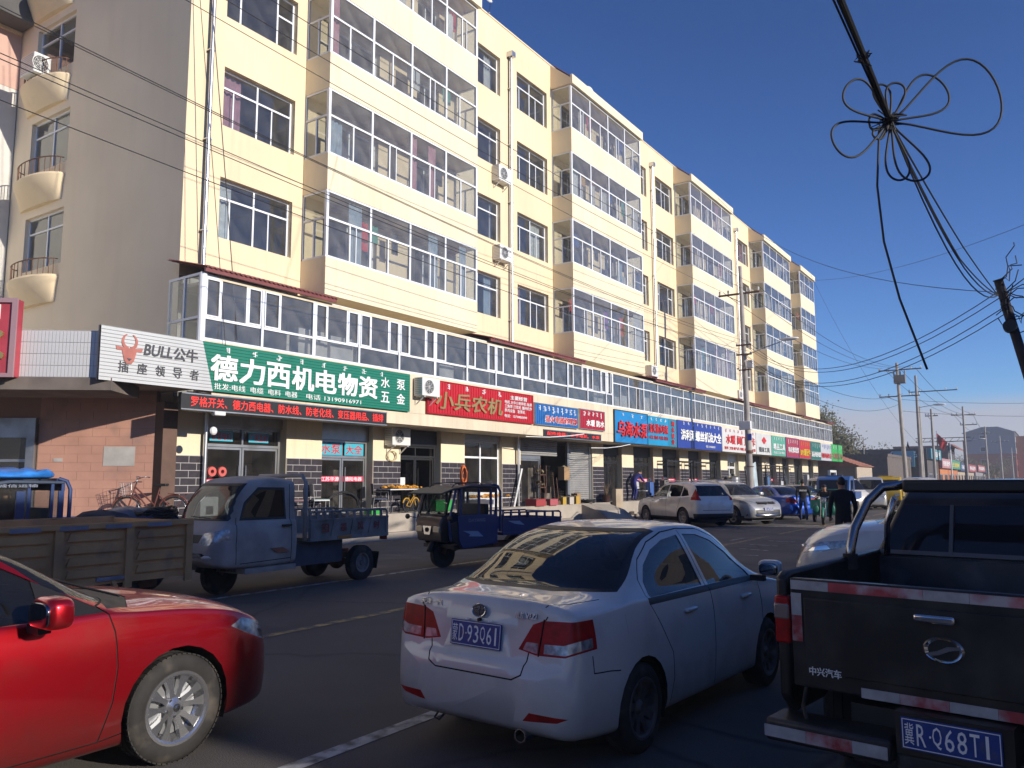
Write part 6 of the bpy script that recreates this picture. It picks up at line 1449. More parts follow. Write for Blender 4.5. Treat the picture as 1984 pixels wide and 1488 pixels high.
def chassis(t, yf, yr, w, r, L0, L1):
    ob('chassis', MB().box(-.3,L0+.1,.38,-.22,L1-.3,.48).box(.22,L0+.1,.38,.3,L1-.3,.48).cyl((-w,yr,r),(w,yr,r),.06,10).ell((0,yr,r),(.14,.14,.14)).bar((0,yf,r),(0,yf-.25,.75),.08), G['rust'], t)
    for s in (1,-1): wheel(t, s*w, yr, r, .15, s, 'steel', detail=True, rim_m='rim_steel', rim_r=r*.55)
    wheel(t, 0, yf, r, .13, 1, 'steel', detail=True, rim_m='rim_steel', rim_r=r*.55)
    ob('front_mudguard', MB().tube([(0,yf+(r+.06)*math.cos(a),r+(r+.06)*math.sin(a)) for a in [math.pi*(.05+.9*i/12) for i in range(13)]], .07, 6), G['black'], t, smooth='all')
    for s in (1,-1): ob('mud_flap', MB().ob((s*w,yr-.36,.32),(.2,.015,.3),Matrix.Rotation(R(12),3,'X')), G['black'], t)
# grey closed cab three wheeler: local y 0 = tail, front at 3.75
G3 = mat('dusty_grey_paint', (.46,.40,.36), .62, .0, coat=0, spec=.3, sill=(.20,.17,.14), dirt=(.22,.19,.165), dirt_s=1.6, dirt_lo=.4, dirt_hi=.75, back=(.02,.02,.02), var=.1)
CAB = [(0,1.66,1.02,.62,.52,.42),(.02,1.70,1.02,.64,.55,.36),(.5,1.74,1.01,.66,.56,.34),(.9,1.72,1.0,.665,.55,.34),(1.12,1.60,.99,.665,.54,.34),(1.35,1.28,.97,.66,.56,.35),(1.5,1.06,.93,.65,.55,.37),(1.62,.93,.84,.60,.5,.40),(1.70,.72,.66,.52,.4,.45),(1.74,.62,.56,.42,.3,.5)]
def closed_cab(label, loc, bearing, pm, mk):
    t = thing('cargo_tricycle', label, 'cargo tricycle', (loc[0], loc[1], 0), R(-bearing)); 
    bm = shell_bm(CAB, 40); lay = bm.faces.layers.int.new('p')
    for s in (1,-1):
        pr = lambda c, n, s=s: c.x*s > .4
        carve(bm, lay, 4, [(.22,1.05),(.26,1.55),(.82,1.56),(1.10,1.33),(1.20,1.06)], (1,2), pr)
        carve(bm, lay, 2, [(.26,1.09),(.30,1.51),(.80,1.52),(1.06,1.31),(1.14,1.10)], (1,2), pr)
        for P in strip([(.14,.4),(.14,1.6)], .012)+strip([(1.28,.42),(1.30,.7),(1.26,1.1)], .012)+strip([(.14,.44),(1.2,.42)], .012): carve(bm, lay, 3, P, (1,2), pr)
        carve(bm, lay, 5, [(s*.28,.72),(s*.33,.88),(s*.7,.95),(s*.7,.80),(s*.45,.70)][::s], (0,2), lambda c, n: c.y > 1.4)
    for P in ([(-.60,1.06),(.60,1.06),(.52,1.62),(-.52,1.62)],): carve(bm, lay, 4, P, (0,2), lambda c, n: n.y > .3 and c.y > .85)
    carve(bm, lay, 6, [(-.55,1.09),(.55,1.09),(.48,1.585),(-.48,1.585)], (0,2), lambda c, n: n.y > .3 and c.y > .85)
    carve(bm, lay, 4, [(-.27,.74),(.27,.74),(.31,.86),(-.31,.86)], (0,2), lambda c, n: n.y > .2 and c.y > 1.4)
    bm.normal_update(); bm.verts.index_update(); nrm = [v.normal.copy() for v in bm.verts]; off = Vector((0, 2.16, .08))
    for nm, i, m, p in (('cab',0,pm,0),('door_glass',2,G['carglass'],.01),('door_gap',3,gapm,.004),('black_trim',4,TR,.001),('headlight',5,G['lens_clear'],0),('windscreen',6,G['carglass_l'],.005)):
        V, F, NN = extract(bm, lay, (i,), nrm, p)
        V = [tuple(Vector((v[0], v[1]*.94, v[2]))+off) for v in V]
        if i in (2, 5):
            for sg in (1, -1):
                FF_ = [f for f in F if V[f[0]][0]*sg > 0]; ids = sorted({k for f in FF_ for k in f}); mp_ = {k: n for n, k in enumerate(ids)}
                put_part(nm, [V[k] for k in ids], [[mp_[k] for k in f] for f in FF_], [NN[k] for k in ids], m, t)
        else: put_part(nm, V, F, NN, m, t)
    bm.free()
    rail_bed(t, 0, 1.92, .66, .80, .30, mat('worn_bed_paint', (.25,.235,.22), .75, var=.3, vs=3, spec=.2, dirt=(.16,.12,.09), dirt_s=2.5), .12, 11)
    ob('rear_roll_bar', MB().tube([(-.6,1.97,.75),(-.6,1.97,1.7),(-.52,1.98,1.82),(.52,1.98,1.82),(.6,1.97,1.7),(.6,1.97,.75)], .035, 10), pm, t, smooth='all')
    chassis(t, 3.15, .62, .56, .30, 0, 3.6)
    ob('underbody', MB().box(-.5,1.0,.35,.5,2.2,.72).box(-.45,2.1,.36,.45,3.2,.46), mat('chassis_blue', (.05,.06,.09), .6, var=.3), t)
    ob('side_step', MB().box(-.66,2.2,.34,.66,3.2,.42), pm, t)
    ob('badge', MB().lathe([(.05,0),(.07,.0),(.07,.015),(.05,.015)], (0,3.74,.88), 'y', 16), G['chrome'], t)
    for s in (1,-1): ob('door_handle', MB().box(s*.665-.02,2.32,1.02,s*.665+.02,2.5,1.05), TR, t); ob('bumper_corner', MB().ell((s*.42,3.72,.62),(.14,.08,.05),12,6), G['white'], t, smooth='all')
    ob('wiper', MB().bar((-.3,3.58,1.18),(.15,3.57,1.2),.012), TR, t)
    b = MB()
    for s in (1,-1):
        f = frame((s*.681, 0, .80), (0, s, 0), (0, 0, 1)); 
        for i, c in enumerate('时风福田'):
            y = .25+i*.42; text_fit(b, c, ((y if s > 0 else -y-.14), .08, (y+.14 if s > 0 else -y), .22), f, .03, .003)
    ob('bed_lettering', b, mat('faded_red_paint', (.30,.06,.05), .7, var=.3), t)
    ob('orange_reflector', MB().box(.661,.95,.76,.684,1.3,.80).box(-.684,.95,.76,-.661,1.3,.80), mat('orange_tape', (.45,.18,.04), .4), t)
    ob('door_decal', MB().prism([(2.35,.62),(2.5,.70),(2.75,.70),(2.62,.63)], 'x', -.690, -.683).prism([(2.35,.62),(2.5,.70),(2.75,.70),(2.62,.63)], 'x', .683, .690), mat('decal_orange', (.32,.12,.06), .5, var=.3), t)
    return t
def closed_place(rear_y_world): pass
g3 = closed_cab('grey blue three wheeled truck with closed cab, in front of the first shop door', (-10.95, 11.3), 179, G3, 0)
# open blue three wheelers
def open_cab(label, loc, bearing, pm, roof_m, load=None, name='cargo_tricycle'):
    t = thing(name, label, 'cargo tricycle', (loc[0], loc[1], 0), R(-bearing)); W = .60; yf, yb = 3.35, 1.95
    ob('front_panel', MB().prism([(yf-.22,.55),(yf-.02,.58),(yf+.03,.95),(yf-.05,1.12),(yf-.22,1.12)], 'x', -.46, .46), mat('brown_black_panel', (.05,.035,.03), .35, coat=.5), t, bevel=.03)
    ob('grille', MB().prism([(-.16,.90),(.16,.90),(.10,.72),(-.10,.72)], 'y', yf, yf+.045), G['chrome'], t); ob('badge', MB().lathe([(.03,0),(.05,0),(.05,.02),(.03,.02)], (0,yf+.045,.82), 'y', 14), TR, t)
    for s in (1,-1): ob('headlight', MB().box(s*.32-.13,yf-.02,.76,s*.32+.13,yf+.04,.90), mat('amber_headlight', (.40,.33,.22), .15, .2, coat=1), t, bevel=.02)
    fc = frame((0,yf-.08,1.12), (-1,0,0), (0,-.32,1))
    ob('windscreen_frame', MB().add(MB().box(-.50,0,-.02,-.46,.58,.02).box(.46,0,-.02,.50,.58,.02).box(-.46,.55,-.02,.46,.58,.02).box(-.46,0,-.02,.46,.03,.02), fc), TR, t)
    ob('windscreen', MB().add(MB().box(-.46,.03,-.004,.46,.55,.004), fc), G['carglass_l'], t); ob('wiper', MB().add(MB().bar((-.2,.03,.02),(.02,.42,.02),.014), fc), TR, t)
    ob('roof', MB().prism([(yf+.12,1.60),(yf-.2,1.70),(2.7,1.76),(yb,1.74),(yb,1.70),(2.7,1.71),(yf-.2,1.65),(yf+.1,1.57)], 'x', -W-.03, W+.03), roof_m, t, bevel=.015)
    ob('roof_rack', MB().tube([(-.42,2.2,1.76),(-.42,2.3,1.82),(-.42,2.95,1.80),(-.42,3.05,1.72)], .012, 6).tube([(.42,2.2,1.76),(.42,2.3,1.82),(.42,2.95,1.80),(.42,3.05,1.72)], .012, 6).bar((-.42,2.4,1.82),(.42,2.4,1.82),.02).bar((-.42,2.85,1.81),(.42,2.85,1.81),.02), TR, t)
    for s in (1,-1):
        fr_ = MB().tube([(s*W,yf-.15,.6),(s*W,yf-.1,1.0),(s*W,yf-.28,1.66)], .026, 8)
        for y in (yb+.02,2.12,2.45,2.95): fr_.box(s*W-.022,y-.022,1.1,s*W+.022,y+.022,1.70)
        ob('door_post', fr_, pm, t)
        ob('door_panel', MB().prism([(yb,.50),(2.9,.42),(3.0,.6),(3.02,1.1),(2.9,1.13),(yb,1.13)], 'x', min(s*W,s*(W+.03)), max(s*W,s*(W+.03))), pm, t, bevel=.012)
        ob('side_glass', MB().box(s*W-.004,2.47,1.14,s*W+.004,2.93,1.68), G['carglass_l'], t)
        ob('lower_guard', MB().prism([(2.9,.42),(3.15,.62),(3.2,.95),(3.02,1.0)], 'x', min(s*W,s*(W-.03)), max(s*W,s*(W-.03))), TR, t)
        ob('mirror', MB().ell((s*(W+.2),yf+.02,1.08),(.09,.03,.06),12,6).bar((s*W,yf-.1,1.05),(s*(W+.15),yf,1.08),.015), TR, t, smooth='all')
        dc = MB().prism([(2.35,.66),(2.5,.78),(2.9,.80),(2.7,.72),(2.75,.68)], 'x', min(s*(W+.031),s*(W+.034)), max(s*(W+.031),s*(W+.034))); ob('door_decal', dc, mat('pale_blue_decal', (.25,.35,.50), .5), t)
        f = frame((s*(W+.033), 0, 0), (0, s, 0), (0, 0, 1)); b = MB(); text_fit(b, 'DAYANG', ((2.3, .98, 2.75, 1.05) if s > 0 else (-2.75, .98, -2.3, 1.05)), f, .02, .002); ob('door_lettering', b, mat('dull_grey_letter', (.22,.25,.32), .5), t)
    ob('rear_cab_panel', MB().box(-W,yb-.02,.5,W,yb+.01,1.1).box(-W,yb-.02,1.6,W,yb+.01,1.72), pm, t)
    ob('seat', MB().box(-.45,2.1,.6,.45,2.6,.85).ob((0,2.1,1.1),(.9,.12,.5)), G['black'], t, bevel=.03); ob('handlebar', MB().tube([(-.34,2.85,1.12),(-.3,2.9,1.18),(0,3.0,1.14),(.3,2.9,1.18),(.34,2.85,1.12)], .016, 8).bar((0,3.0,1.14),(0,3.15,.6),.04), TR, t)
    ob('floor_tray', MB().box(-.55,2.0,.42,.55,3.1,.50), TR, t)
    ob('rear_roll_bar', MB().tube([(-W,1.85,.75),(-W,1.85,1.62),(-W+.05,1.88,1.74),(-W+.1,1.98,1.78)], .03, 8).tube([(W,1.85,.75),(W,1.85,1.62),(W-.05,1.88,1.74),(W-.1,1.98,1.78)], .03, 8).bar((-W+.1,1.98,1.76),(W-.1,1.98,1.76),.05), pm, t, smooth=True)
    rail_bed(t, 0, 1.8, .62, .72, .30, pm, .13, 7, ribs=False)
    for s in (1,-1): ob('bed_decal', MB().prism([(1.15,.86),(1.3,.96),(1.65,.97),(1.45,.90)], 'x', min(s*.621,s*.624), max(s*.621,s*.624)), mat('pale_decal', (.25,.35,.5), .5), t)
    chassis(t, 2.98, .5, .54, .29, 0, 3.2)
    return t
B3 = mat('deep_blue_paint', (.018,.045,.15), .4, coat=.4, dirt=(.06,.06,.08), dirt_s=2, var=.1)
RF3 = mat('dark_roof_skin', (.045,.040,.038), .5, var=.3)
b3 = open_cab('blue three wheeled cargo tricycle with open cab, between the grey one and the white sedan', (-9.65, 15.75), 196, B3, RF3); b3.scale = (.93, .93, .93)
b4 = open_cab('blue three wheeled tricycle at the left edge with a blue tarpaulin on its roof', (-12.9, 8.37), 180, B3, flat((.05,.07,.11), .4))
ob('roof_band', MB().box(.632,1.95,1.60,.66,3.4,1.74), B3, b4)
bt = MB(); text_fit(bt, '诚信运输', (-2.9,1.655,-2.35,1.70), frame((-.66,0,0), (0,-1,0), (0,0,1)), .02, .002); ob('roof_lettering', bt, mat('worn_letter', (.2,.23,.3), .6), b4)
for s in (1,-1): ob('side_window_frame', MB().box(min(s*.60,s*.625),1.97,1.13,max(s*.60,s*.625),2.03,1.6).box(min(s*.60,s*.625),2.5,1.13,max(s*.60,s*.625),2.62,1.6).box(min(s*.60,s*.625),2.03,1.13,max(s*.60,s*.625),2.5,1.2), B3, b4); ob('side_pane', MB().box(s*.612-.003,2.03,1.2,s*.612+.003,2.5,1.6), G['carglass_l'], b4)
m = MB().ell((0, 2.75, 1.84), (.62, .80, .075), 40, 16, p=.55); rr = random.Random(5)
m.v = [(x+.012*math.sin(y*19+z*30), y+.01*math.sin(x*23), z+(.022*math.sin(x*13+y*7)+.018*math.sin(y*17-x*5) if z > 1.84 else 0)) for x, y, z in m.v]
tp = ob('blue_tarpaulin', m, mat('blue_tarpaulin', (.03,.20,.62), .3, var=.35, vs=5), smooth='all', loc=(-12.9, 8.37, 0), rz=R(180)); tp['label'] = 'crumpled blue tarpaulin lying on the roof of the left tricycle'; tp['category'] = 'tarpaulin'
# brown stake bed truck whose cab is out of the picture
BR = mat('brown_bed_paint', (.62,.34,.15), .85, spec=.2, var=.25, vs=2, dirt=(.30,.2,.13), dirt_s=2.5)
br = thing('farm_truck', 'brown stake bed farm truck in front of the left tricycle, cab out of the picture', 'truck', (-10.02, 6.4, 0), R(180))
W = .86; L = 3.3
for s in (1,-1):
    x0, x1 = min(s*W,s*(W-.03)), max(s*W,s*(W-.03)); ob('bed_side', MB().box(x0,0,.62,x1,L,1.24), BR, br)
    for i in range(4):
        z = .66+i*.135; b_ = MB()
        for k_ in range(4):
            a = k_*L/4+.1; e = (k_+1)*L/4-.1; b_.prism([(a,z),(e,z),(e-.03,z+.085),(a+.03,z+.085)], 'x', min(s*W,s*(W+.025)), max(s*W,s*(W+.025)))
        ob('pressed_rib', b_, BR, br)
    for k_ in range(5):
        y = max(.03, min(L-.03, k_*L/4)); ob('stake', MB().box(min(s*W,s*(W+.04)),y-.045,.50,max(s*W,s*(W+.04)),y+.045,1.25), BR, br)
    ob('top_rail', MB().box(min(s*W,s*(W+.05)),0,1.2,max(s*W,s*(W+.05)),L,1.26), BR, br)
    for k_ in range(6): ob('reflective_tape', MB().box(min(s*(W+.051),s*(W+.054)),.3+k_*.52,1.19,max(s*(W+.051),s*(W+.054)),.62+k_*.52,1.24), mat('dull_silver_tape', (.26,.25,.28), .5, var=.3), br)
    for k_ in range(3): ob('reflective_tape', MB().box(min(s*(W+.001),s*(W+.028)),.8+k_*.8,.60,max(s*(W+.001),s*(W+.028)),1.2+k_*.8,.645), mat('dull_silver_tape', (.26,.25,.28), .5, var=.3), br)
    ob('side_guard', MB().bar((s*W,1.75,.60),(s*W,2.0,.15),.05).bar((s*W,1.0,.60),(s*W,.8,.15),.05), BR, br)
ob('bed_floor', MB().box(-W,0,.56,W,L,.62).box(-W+.03,0,.62,W-.03,.04,1.24).box(-W+.03,L-.04,.62,W-.03,L,1.3), BR, br)
for s in (1,-1): wheel(br, s*.68, .95, .36, .2, s, 'steel', rim_m='rim_steel', rim_r=.2)
for s in (1,-1): wheel(br, s*.68, 4.2, .36, .2, s, 'steel', rim_m='rim_steel', rim_r=.2)
ob('chassis', MB().box(-.35,.1,.4,-.27,4.6,.55).box(.27,.1,.4,.35,4.6,.55).box(-.6,1.5,.3,-.3,2.2,.55), G['rust'], br)
ob('cab', MB().prism([(3.5,.5),(4.9,.5),(4.95,1.1),(4.7,1.8),(3.5,1.85)], 'x', -.8, .8), BR, br, bevel=.05)
# ================================================================ people
m_skin = mat('skin', (.36,.20,.13), .6); m_hair = mat('black_hair', (.012,.01,.01), .7)
def person(label, loc, bearing, J, mats, cap=None, scale=1., group=None, parts=()):
    """J: joint dict in local space (+Y = facing). One continuous skinned body; clothing = material by nearest limb."""
    t = thing('person', label, 'person', loc, R(-bearing), group)
    E = [('pelvis','belly'),('belly','chest'),('chest','neck'),('neck','chin'),('chin','head')]
    rad = dict(pelvis=(.155,.12), belly=(.15,.115), chest=(.175,.125), neck=(.06,.06), chin=(.075,.08), head=(.088,.10))
    for s in 'LR':
        E += [('pelvis','hip'+s),('hip'+s,'knee'+s),('knee'+s,'ankle'+s),('ankle'+s,'toe'+s),('chest','sh'+s),('sh'+s,'el'+s),('el'+s,'wr'+s),('wr'+s,'palm'+s)]
        rad.update({'hip'+s:(.095,.10),'knee'+s:(.068,.07),'ankle'+s:(.05,.055),'toe'+s:(.042,.035),'sh'+s:(.075,.075),'el'+s:(.055,.055),'wr'+s:(.036,.036),'palm'+s:(.034,.022)})
    names = list(rad); bm = bmesh.new(); sk = bm.verts.layers.skin.verify(); V = {}
    for n in names:
        v = bm.verts.new(Vector(J[n])*scale); v[sk].radius = (rad[n][0]*scale, rad[n][1]*scale); V[n] = v
    V['pelvis'][sk].use_root = True
    for a, b in E: bm.edges.new((V[a], V[b]))
    me = bpy.data.meshes.new('sk'); bm.to_mesh(me); bm.free(); o = bpy.data.objects.new('sk', me); COL.objects.link(o)
    m = o.modifiers.new('s', 'SKIN'); m.use_smooth_shade = True; o.modifiers.new('u', 'SUBSURF').levels = 2
    bpy.context.view_layer.update(); r = bpy.data.meshes.new_from_object(o.evaluated_get(bpy.context.evaluated_depsgraph_get()))
    bpy.data.objects.remove(o); bpy.data.meshes.remove(me)
    bb = MB(); bb.v = [tuple(v.co) for v in r.vertices]; bb.f = [tuple(p.vertices) for p in r.polygons]; bpy.data.meshes.remove(r)
    for s in 'LR':       # fingers
        w, p = Vector(J['wr'+s])*scale, Vector(J['palm'+s])*scale; d = (p-w).normalized(); a = d.cross(Vector((0, 1, 0))); a = a.normalized() if a.length > .1 else d.cross(Vector((1, 0, 0))).normalized(); c = a.cross(d)
        for i, L in enumerate((.075, .085, .08, .062)):
            b0 = p+a*(.026-.0175*i)-d*.01; bb.tube([b0, b0+d*L*.5, b0+d*L*.85+c*.02], [.010, .009, .007], 6)
        bb.tube([w+d*.03+a*.03, w+d*.07+a*.055, w+d*.10+a*.06], [.011, .010, .008], 6)
    hd = Vector(J['head'])*scale; up = (Vector(J['head'])-Vector(J['chin'])).normalized(); fw = Vector(J.get('look', (0, 1, 0))).normalized(); rt = fw.cross(up).normalized(); fw = up.cross(rt)
    hm = Matrix((rt, fw, up)).transposed()
    def hp(x, y, z): return hd+(hm @ Vector((x, y, z)))*scale
    bb.ell(hp(0, .0, -.01), (.078*scale, .097*scale, .115*scale), 16, 10, hm)
    bb.tube([hp(0, .085, .0), hp(0, .118, -.03), hp(0, .09, -.045)], [.01, .017, .012], 6)
    for x in (1, -1): bb.ell(hp(x*.082, -.005, -.02), (.012*scale, .022*scale, .032*scale), 8, 5, hm)
    keys = {'leg': mats[1], 'top': mats[0], 'skin': m_skin, 'shoe': mats[2]}
    me = mesh_of(bb, 'body', mats[0], 'all')
    for m_ in (mats[1], m_skin, mats[2]): me.materials.append(m_)
    segs = [(a, b, (1 if ('hip' in b or 'knee' in b or ('ankle' in b)) else 3 if 'toe' in b else 2 if b in ('chin', 'head') or 'palm' in b else 0)) for a, b in E]
    for p in me.polygons:
        c = p.center; best = (9, 0)
        for a, b, mi in segs:
            A_, B_ = Vector(J[a])*scale, Vector(J[b])*scale; d = B_-A_; tt = max(0, min(1, (c-A_).dot(d)/d.length_squared)); q = (c-A_-d*tt).length
            if q < best[0]: best = (q, mi)
        mi = best[1]
        if (c-hd).length < .16*scale and c.z > (J['neck'][2]+.03)*scale: mi = 2
        p.material_index = mi
    put('body', me, t)
    if cap is None:
        ob('hair', MB().ell(hp(0, -.018, .022), (.086*scale, .10*scale, .112*scale), 16, 9, hm), m_hair, t, smooth='all')
    else:
        ob('cap', MB().ell(hp(0, -.005, .05), (.09*scale, .11*scale, .075*scale), 16, 8, hm).prism([(hp(x, y, .04).x, hp(x, y, .04).y) for x, y in ((-.07, .08), (.07, .08), (.05, .16), (-.05, .16))], 'z', hp(0, 0, .035).z, hp(0, 0, .05).z), cap, t, smooth='all')
    ob('eyes', MB().ell(hp(.03, .088, .01), (.012, .006, .007), 8, 5, hm).ell(hp(-.03, .088, .01), (.012, .006, .007), 8, 5, hm), G['letter_k'], t)
    ob('mouth', MB().ell(hp(0, .09, -.065), (.022, .006, .005), 8, 5, hm), flat((.25,.08,.07), .6), t)
    return t
WALK = dict(pelvis=(0,0,.95), belly=(0,-.01,1.12), chest=(0,0,1.36), neck=(0,.01,1.50), chin=(0,.03,1.57), head=(0,.03,1.66),
 hipL=(-.09,0,.88), kneeL=(-.10,.20,.50), ankleL=(-.10,.22,.09), toeL=(-.10,.36,.04), hipR=(.09,0,.88), kneeR=(.10,-.03,.47), ankleR=(.10,-.32,.13), toeR=(.10,-.24,.035),
 shL=(-.20,0,1.42), elL=(-.27,-.12,1.15), wrL=(-.26,-.05,.91), palmL=(-.25,-.02,.84), shR=(.20,0,1.42), elR=(.28,-.02,1.15), wrR=(.30,.14,.93), palmR=(.30,.18,.87))
STAND = dict(WALK, kneeL=(-.11,.02,.48), ankleL=(-.12,0,.09), toeL=(-.13,.14,.04), kneeR=(.11,.02,.48), ankleR=(.12,0,.09), toeR=(.13,.14,.04), elL=(-.27,-.03,1.14), wrL=(-.26,.08,.90), palmL=(-.25,.12,.84), elR=(.27,-.03,1.14), wrR=(.26,.08,.90), palmR=(.25,.12,.84))
SIT = dict(pelvis=(0,0,.72), belly=(0,.0,.90), chest=(0,.06,1.13), neck=(0,.09,1.27), chin=(0,.12,1.33), head=(0,.13,1.42), hipL=(-.10,.03,.68), kneeL=(-.16,.40,.74), ankleL=(-.15,.45,.36), toeL=(-.15,.58,.30), hipR=(.10,.03,.68), kneeR=(.16,.40,.74), ankleR=(.15,.45,.36), toeR=(.15,.58,.30),
 shL=(-.20,.06,1.19), elL=(-.30,.20,.96), wrL=(-.28,.44,1.02), palmL=(-.27,.50,1.03), shR=(.20,.06,1.19), elR=(.30,.20,.96), wrR=(.28,.44,1.02), palmR=(.27,.50,1.03))
BEND = dict(pelvis=(0,-.12,.92), belly=(0,-.02,1.05), chest=(0,.16,1.20), neck=(0,.29,1.28), chin=(0,.35,1.30), head=(0,.41,1.34), look=(0,.8,-.6), hipL=(-.09,-.10,.86), kneeL=(-.10,.04,.48), ankleL=(-.11,-.08,.09), toeL=(-.11,.06,.04), hipR=(.09,-.10,.86), kneeR=(.10,.02,.48), ankleR=(.11,-.10,.09), toeR=(.11,.04,.04),
 shL=(-.19,.20,1.22), elL=(-.22,.32,.98), wrL=(-.15,.50,.92), palmL=(-.12,.56,.90), shR=(.19,.20,1.22), elR=(.22,.32,.98), wrR=(.15,.50,.92), palmR=(.12,.56,.90))
m_blk = mat('black_cloth', (.010,.010,.013), .9, var=.3, vs=6); m_jean = mat('blue_jeans', (.03,.05,.14), .9, var=.25, vs=6); m_nav = mat('blue_overalls', (.02,.025,.17), .85, var=.2, vs=6); m_shoe = mat('dark_shoes', (.02,.018,.018), .7)
pm1 = person('person walking away in a black jacket with white writing on the back and jeans', (-9.05, 36.0, 0), -20, WALK, (m_blk, m_jean, m_shoe), scale=.98)
b = MB(); text_fit(b, 'SPORTWAY', (-.15, 1.24, .15, 1.31), frame((0, -.165, 0), (1, 0, 0), (0, 0, 1)) , .02, .004); ob('back_print', b, G['letter_w'], pm1)
person('person in a dark jacket seen from behind next to the black pickup', (-4.0, 19.3, 0), -25, STAND, (m_blk, m_blk, m_shoe), scale=1.0)
person('person in blue overalls bending forward on the platform beside the white SUV', (-17.05, 36.3, PZ), 20, BEND, (m_nav, m_nav, m_shoe), scale=1.02)
TRK = (-7.75, 34.2)
person('person with a dark cap sitting on the green cargo tricycle, facing the camera', (TRK[0], TRK[1], 0), 172, SIT, (m_blk, m_blk, m_shoe), cap=flat((.015,.016,.03), .9))
person('person sitting as a dark silhouette in the cab of the left edge tricycle', (-12.9, 6.0, .32), 180, SIT, (m_blk, m_blk, m_shoe), scale=.92)
# green rider tricycle
gt = thing('green_tricycle', 'green motor cargo tricycle with round lamps and rails, ridden by the capped person', 'cargo tricycle', (TRK[0], TRK[1], 0), R(-172))
gm = mat('green_paint', (.02,.16,.11), .5, var=.2)
ob('seat', MB().box(-.2,-.22,.56,.2,.25,.64), G['black'], gt, bevel=.03)
ob('fuel_tank', MB().ell((0,.36,.66),(.13,.24,.10),14,8), gm, gt, smooth='all')
ob('fork', MB().tube([(-.09,.72,1.0),(-.09,1.0,.30)], .022, 8).tube([(.09,.72,1.0),(.09,1.0,.30)], .022, 8).bar((-.12,.72,.98),(.12,.72,.98),.05), G['steel'], gt)
ob('handlebar', MB().tube([(-.36,.50,1.03),(-.27,.56,1.08),(-.1,.70,1.04),(.1,.70,1.04),(.27,.56,1.08),(.36,.50,1.03)], .016, 8), G['chrome'], gt, smooth='all')
ob('head_lamp', MB().lathe([(0,0),(.09,0),(.08,-.09),(.0,-.12)], (0,.86,.93), 'y', 18), G['lens_clear'], gt, smooth=True)
ob('leg_shield', MB().prism([(-.42,.35),(.42,.35),(.38,.85),(-.38,.85)], 'y', .58, .61).ell((-.3,.66,.6),(.12,.04,.16)).ell((.3,.66,.6),(.12,.04,.16)), gm, gt, bevel=.01)
for s in (1,-1): ob('front_lamp', MB().lathe([(0,.0),(.06,0),(.05,-.06)], (s*.26,.72,.78), 'y', 14), G['lens_clear'], gt); ob('mirror', MB().ell((s*.40,.55,1.25),(.07,.02,.05),10,5).bar((s*.3,.56,1.08),(s*.38,.55,1.22),.012), G['chrome'], gt, smooth='all')
ob('frame', MB().bar((0,.7,.5),(0,-.3,.42),.08).box(-.3,-.1,.35,.3,.4,.42).ell((0,.1,.4),(.18,.2,.14)), TR, gt)
ob('cargo_bed', MB().box(-.6,-1.75,.55,.6,-.35,.6).box(-.6,-1.75,.6,-.57,-.35,.92).box(.57,-1.75,.6,.6,-.35,.92).box(-.57,-.38,.6,.57,-.35,.92).box(-.57,-1.75,.6,.57,-1.72,.92), gm, gt)
ob('front_rail', MB().tube([(-.58,-.37,.9),(-.58,-.37,1.25),(-.50,-.37,1.33),(.50,-.37,1.33),(.58,-.37,1.25),(.58,-.37,.9)], .022, 8), gm, gt, smooth='all')
wheel(gt, 0, 1.02, .29, .11, 1, 'steel', rim_m='rim_steel', rim_r=.16)
for s in (1,-1): wheel(gt, s*.52, -1.1, .28, .12, s, 'steel', rim_m='rim_steel', rim_r=.15)
ob('front_fender', MB().tube([(0,1.02+.33*math.cos(a),.29+.33*math.sin(a)) for a in [math.pi*(.0+.8*i/10) for i in range(11)]], .06, 6), gm, gt, smooth='all')

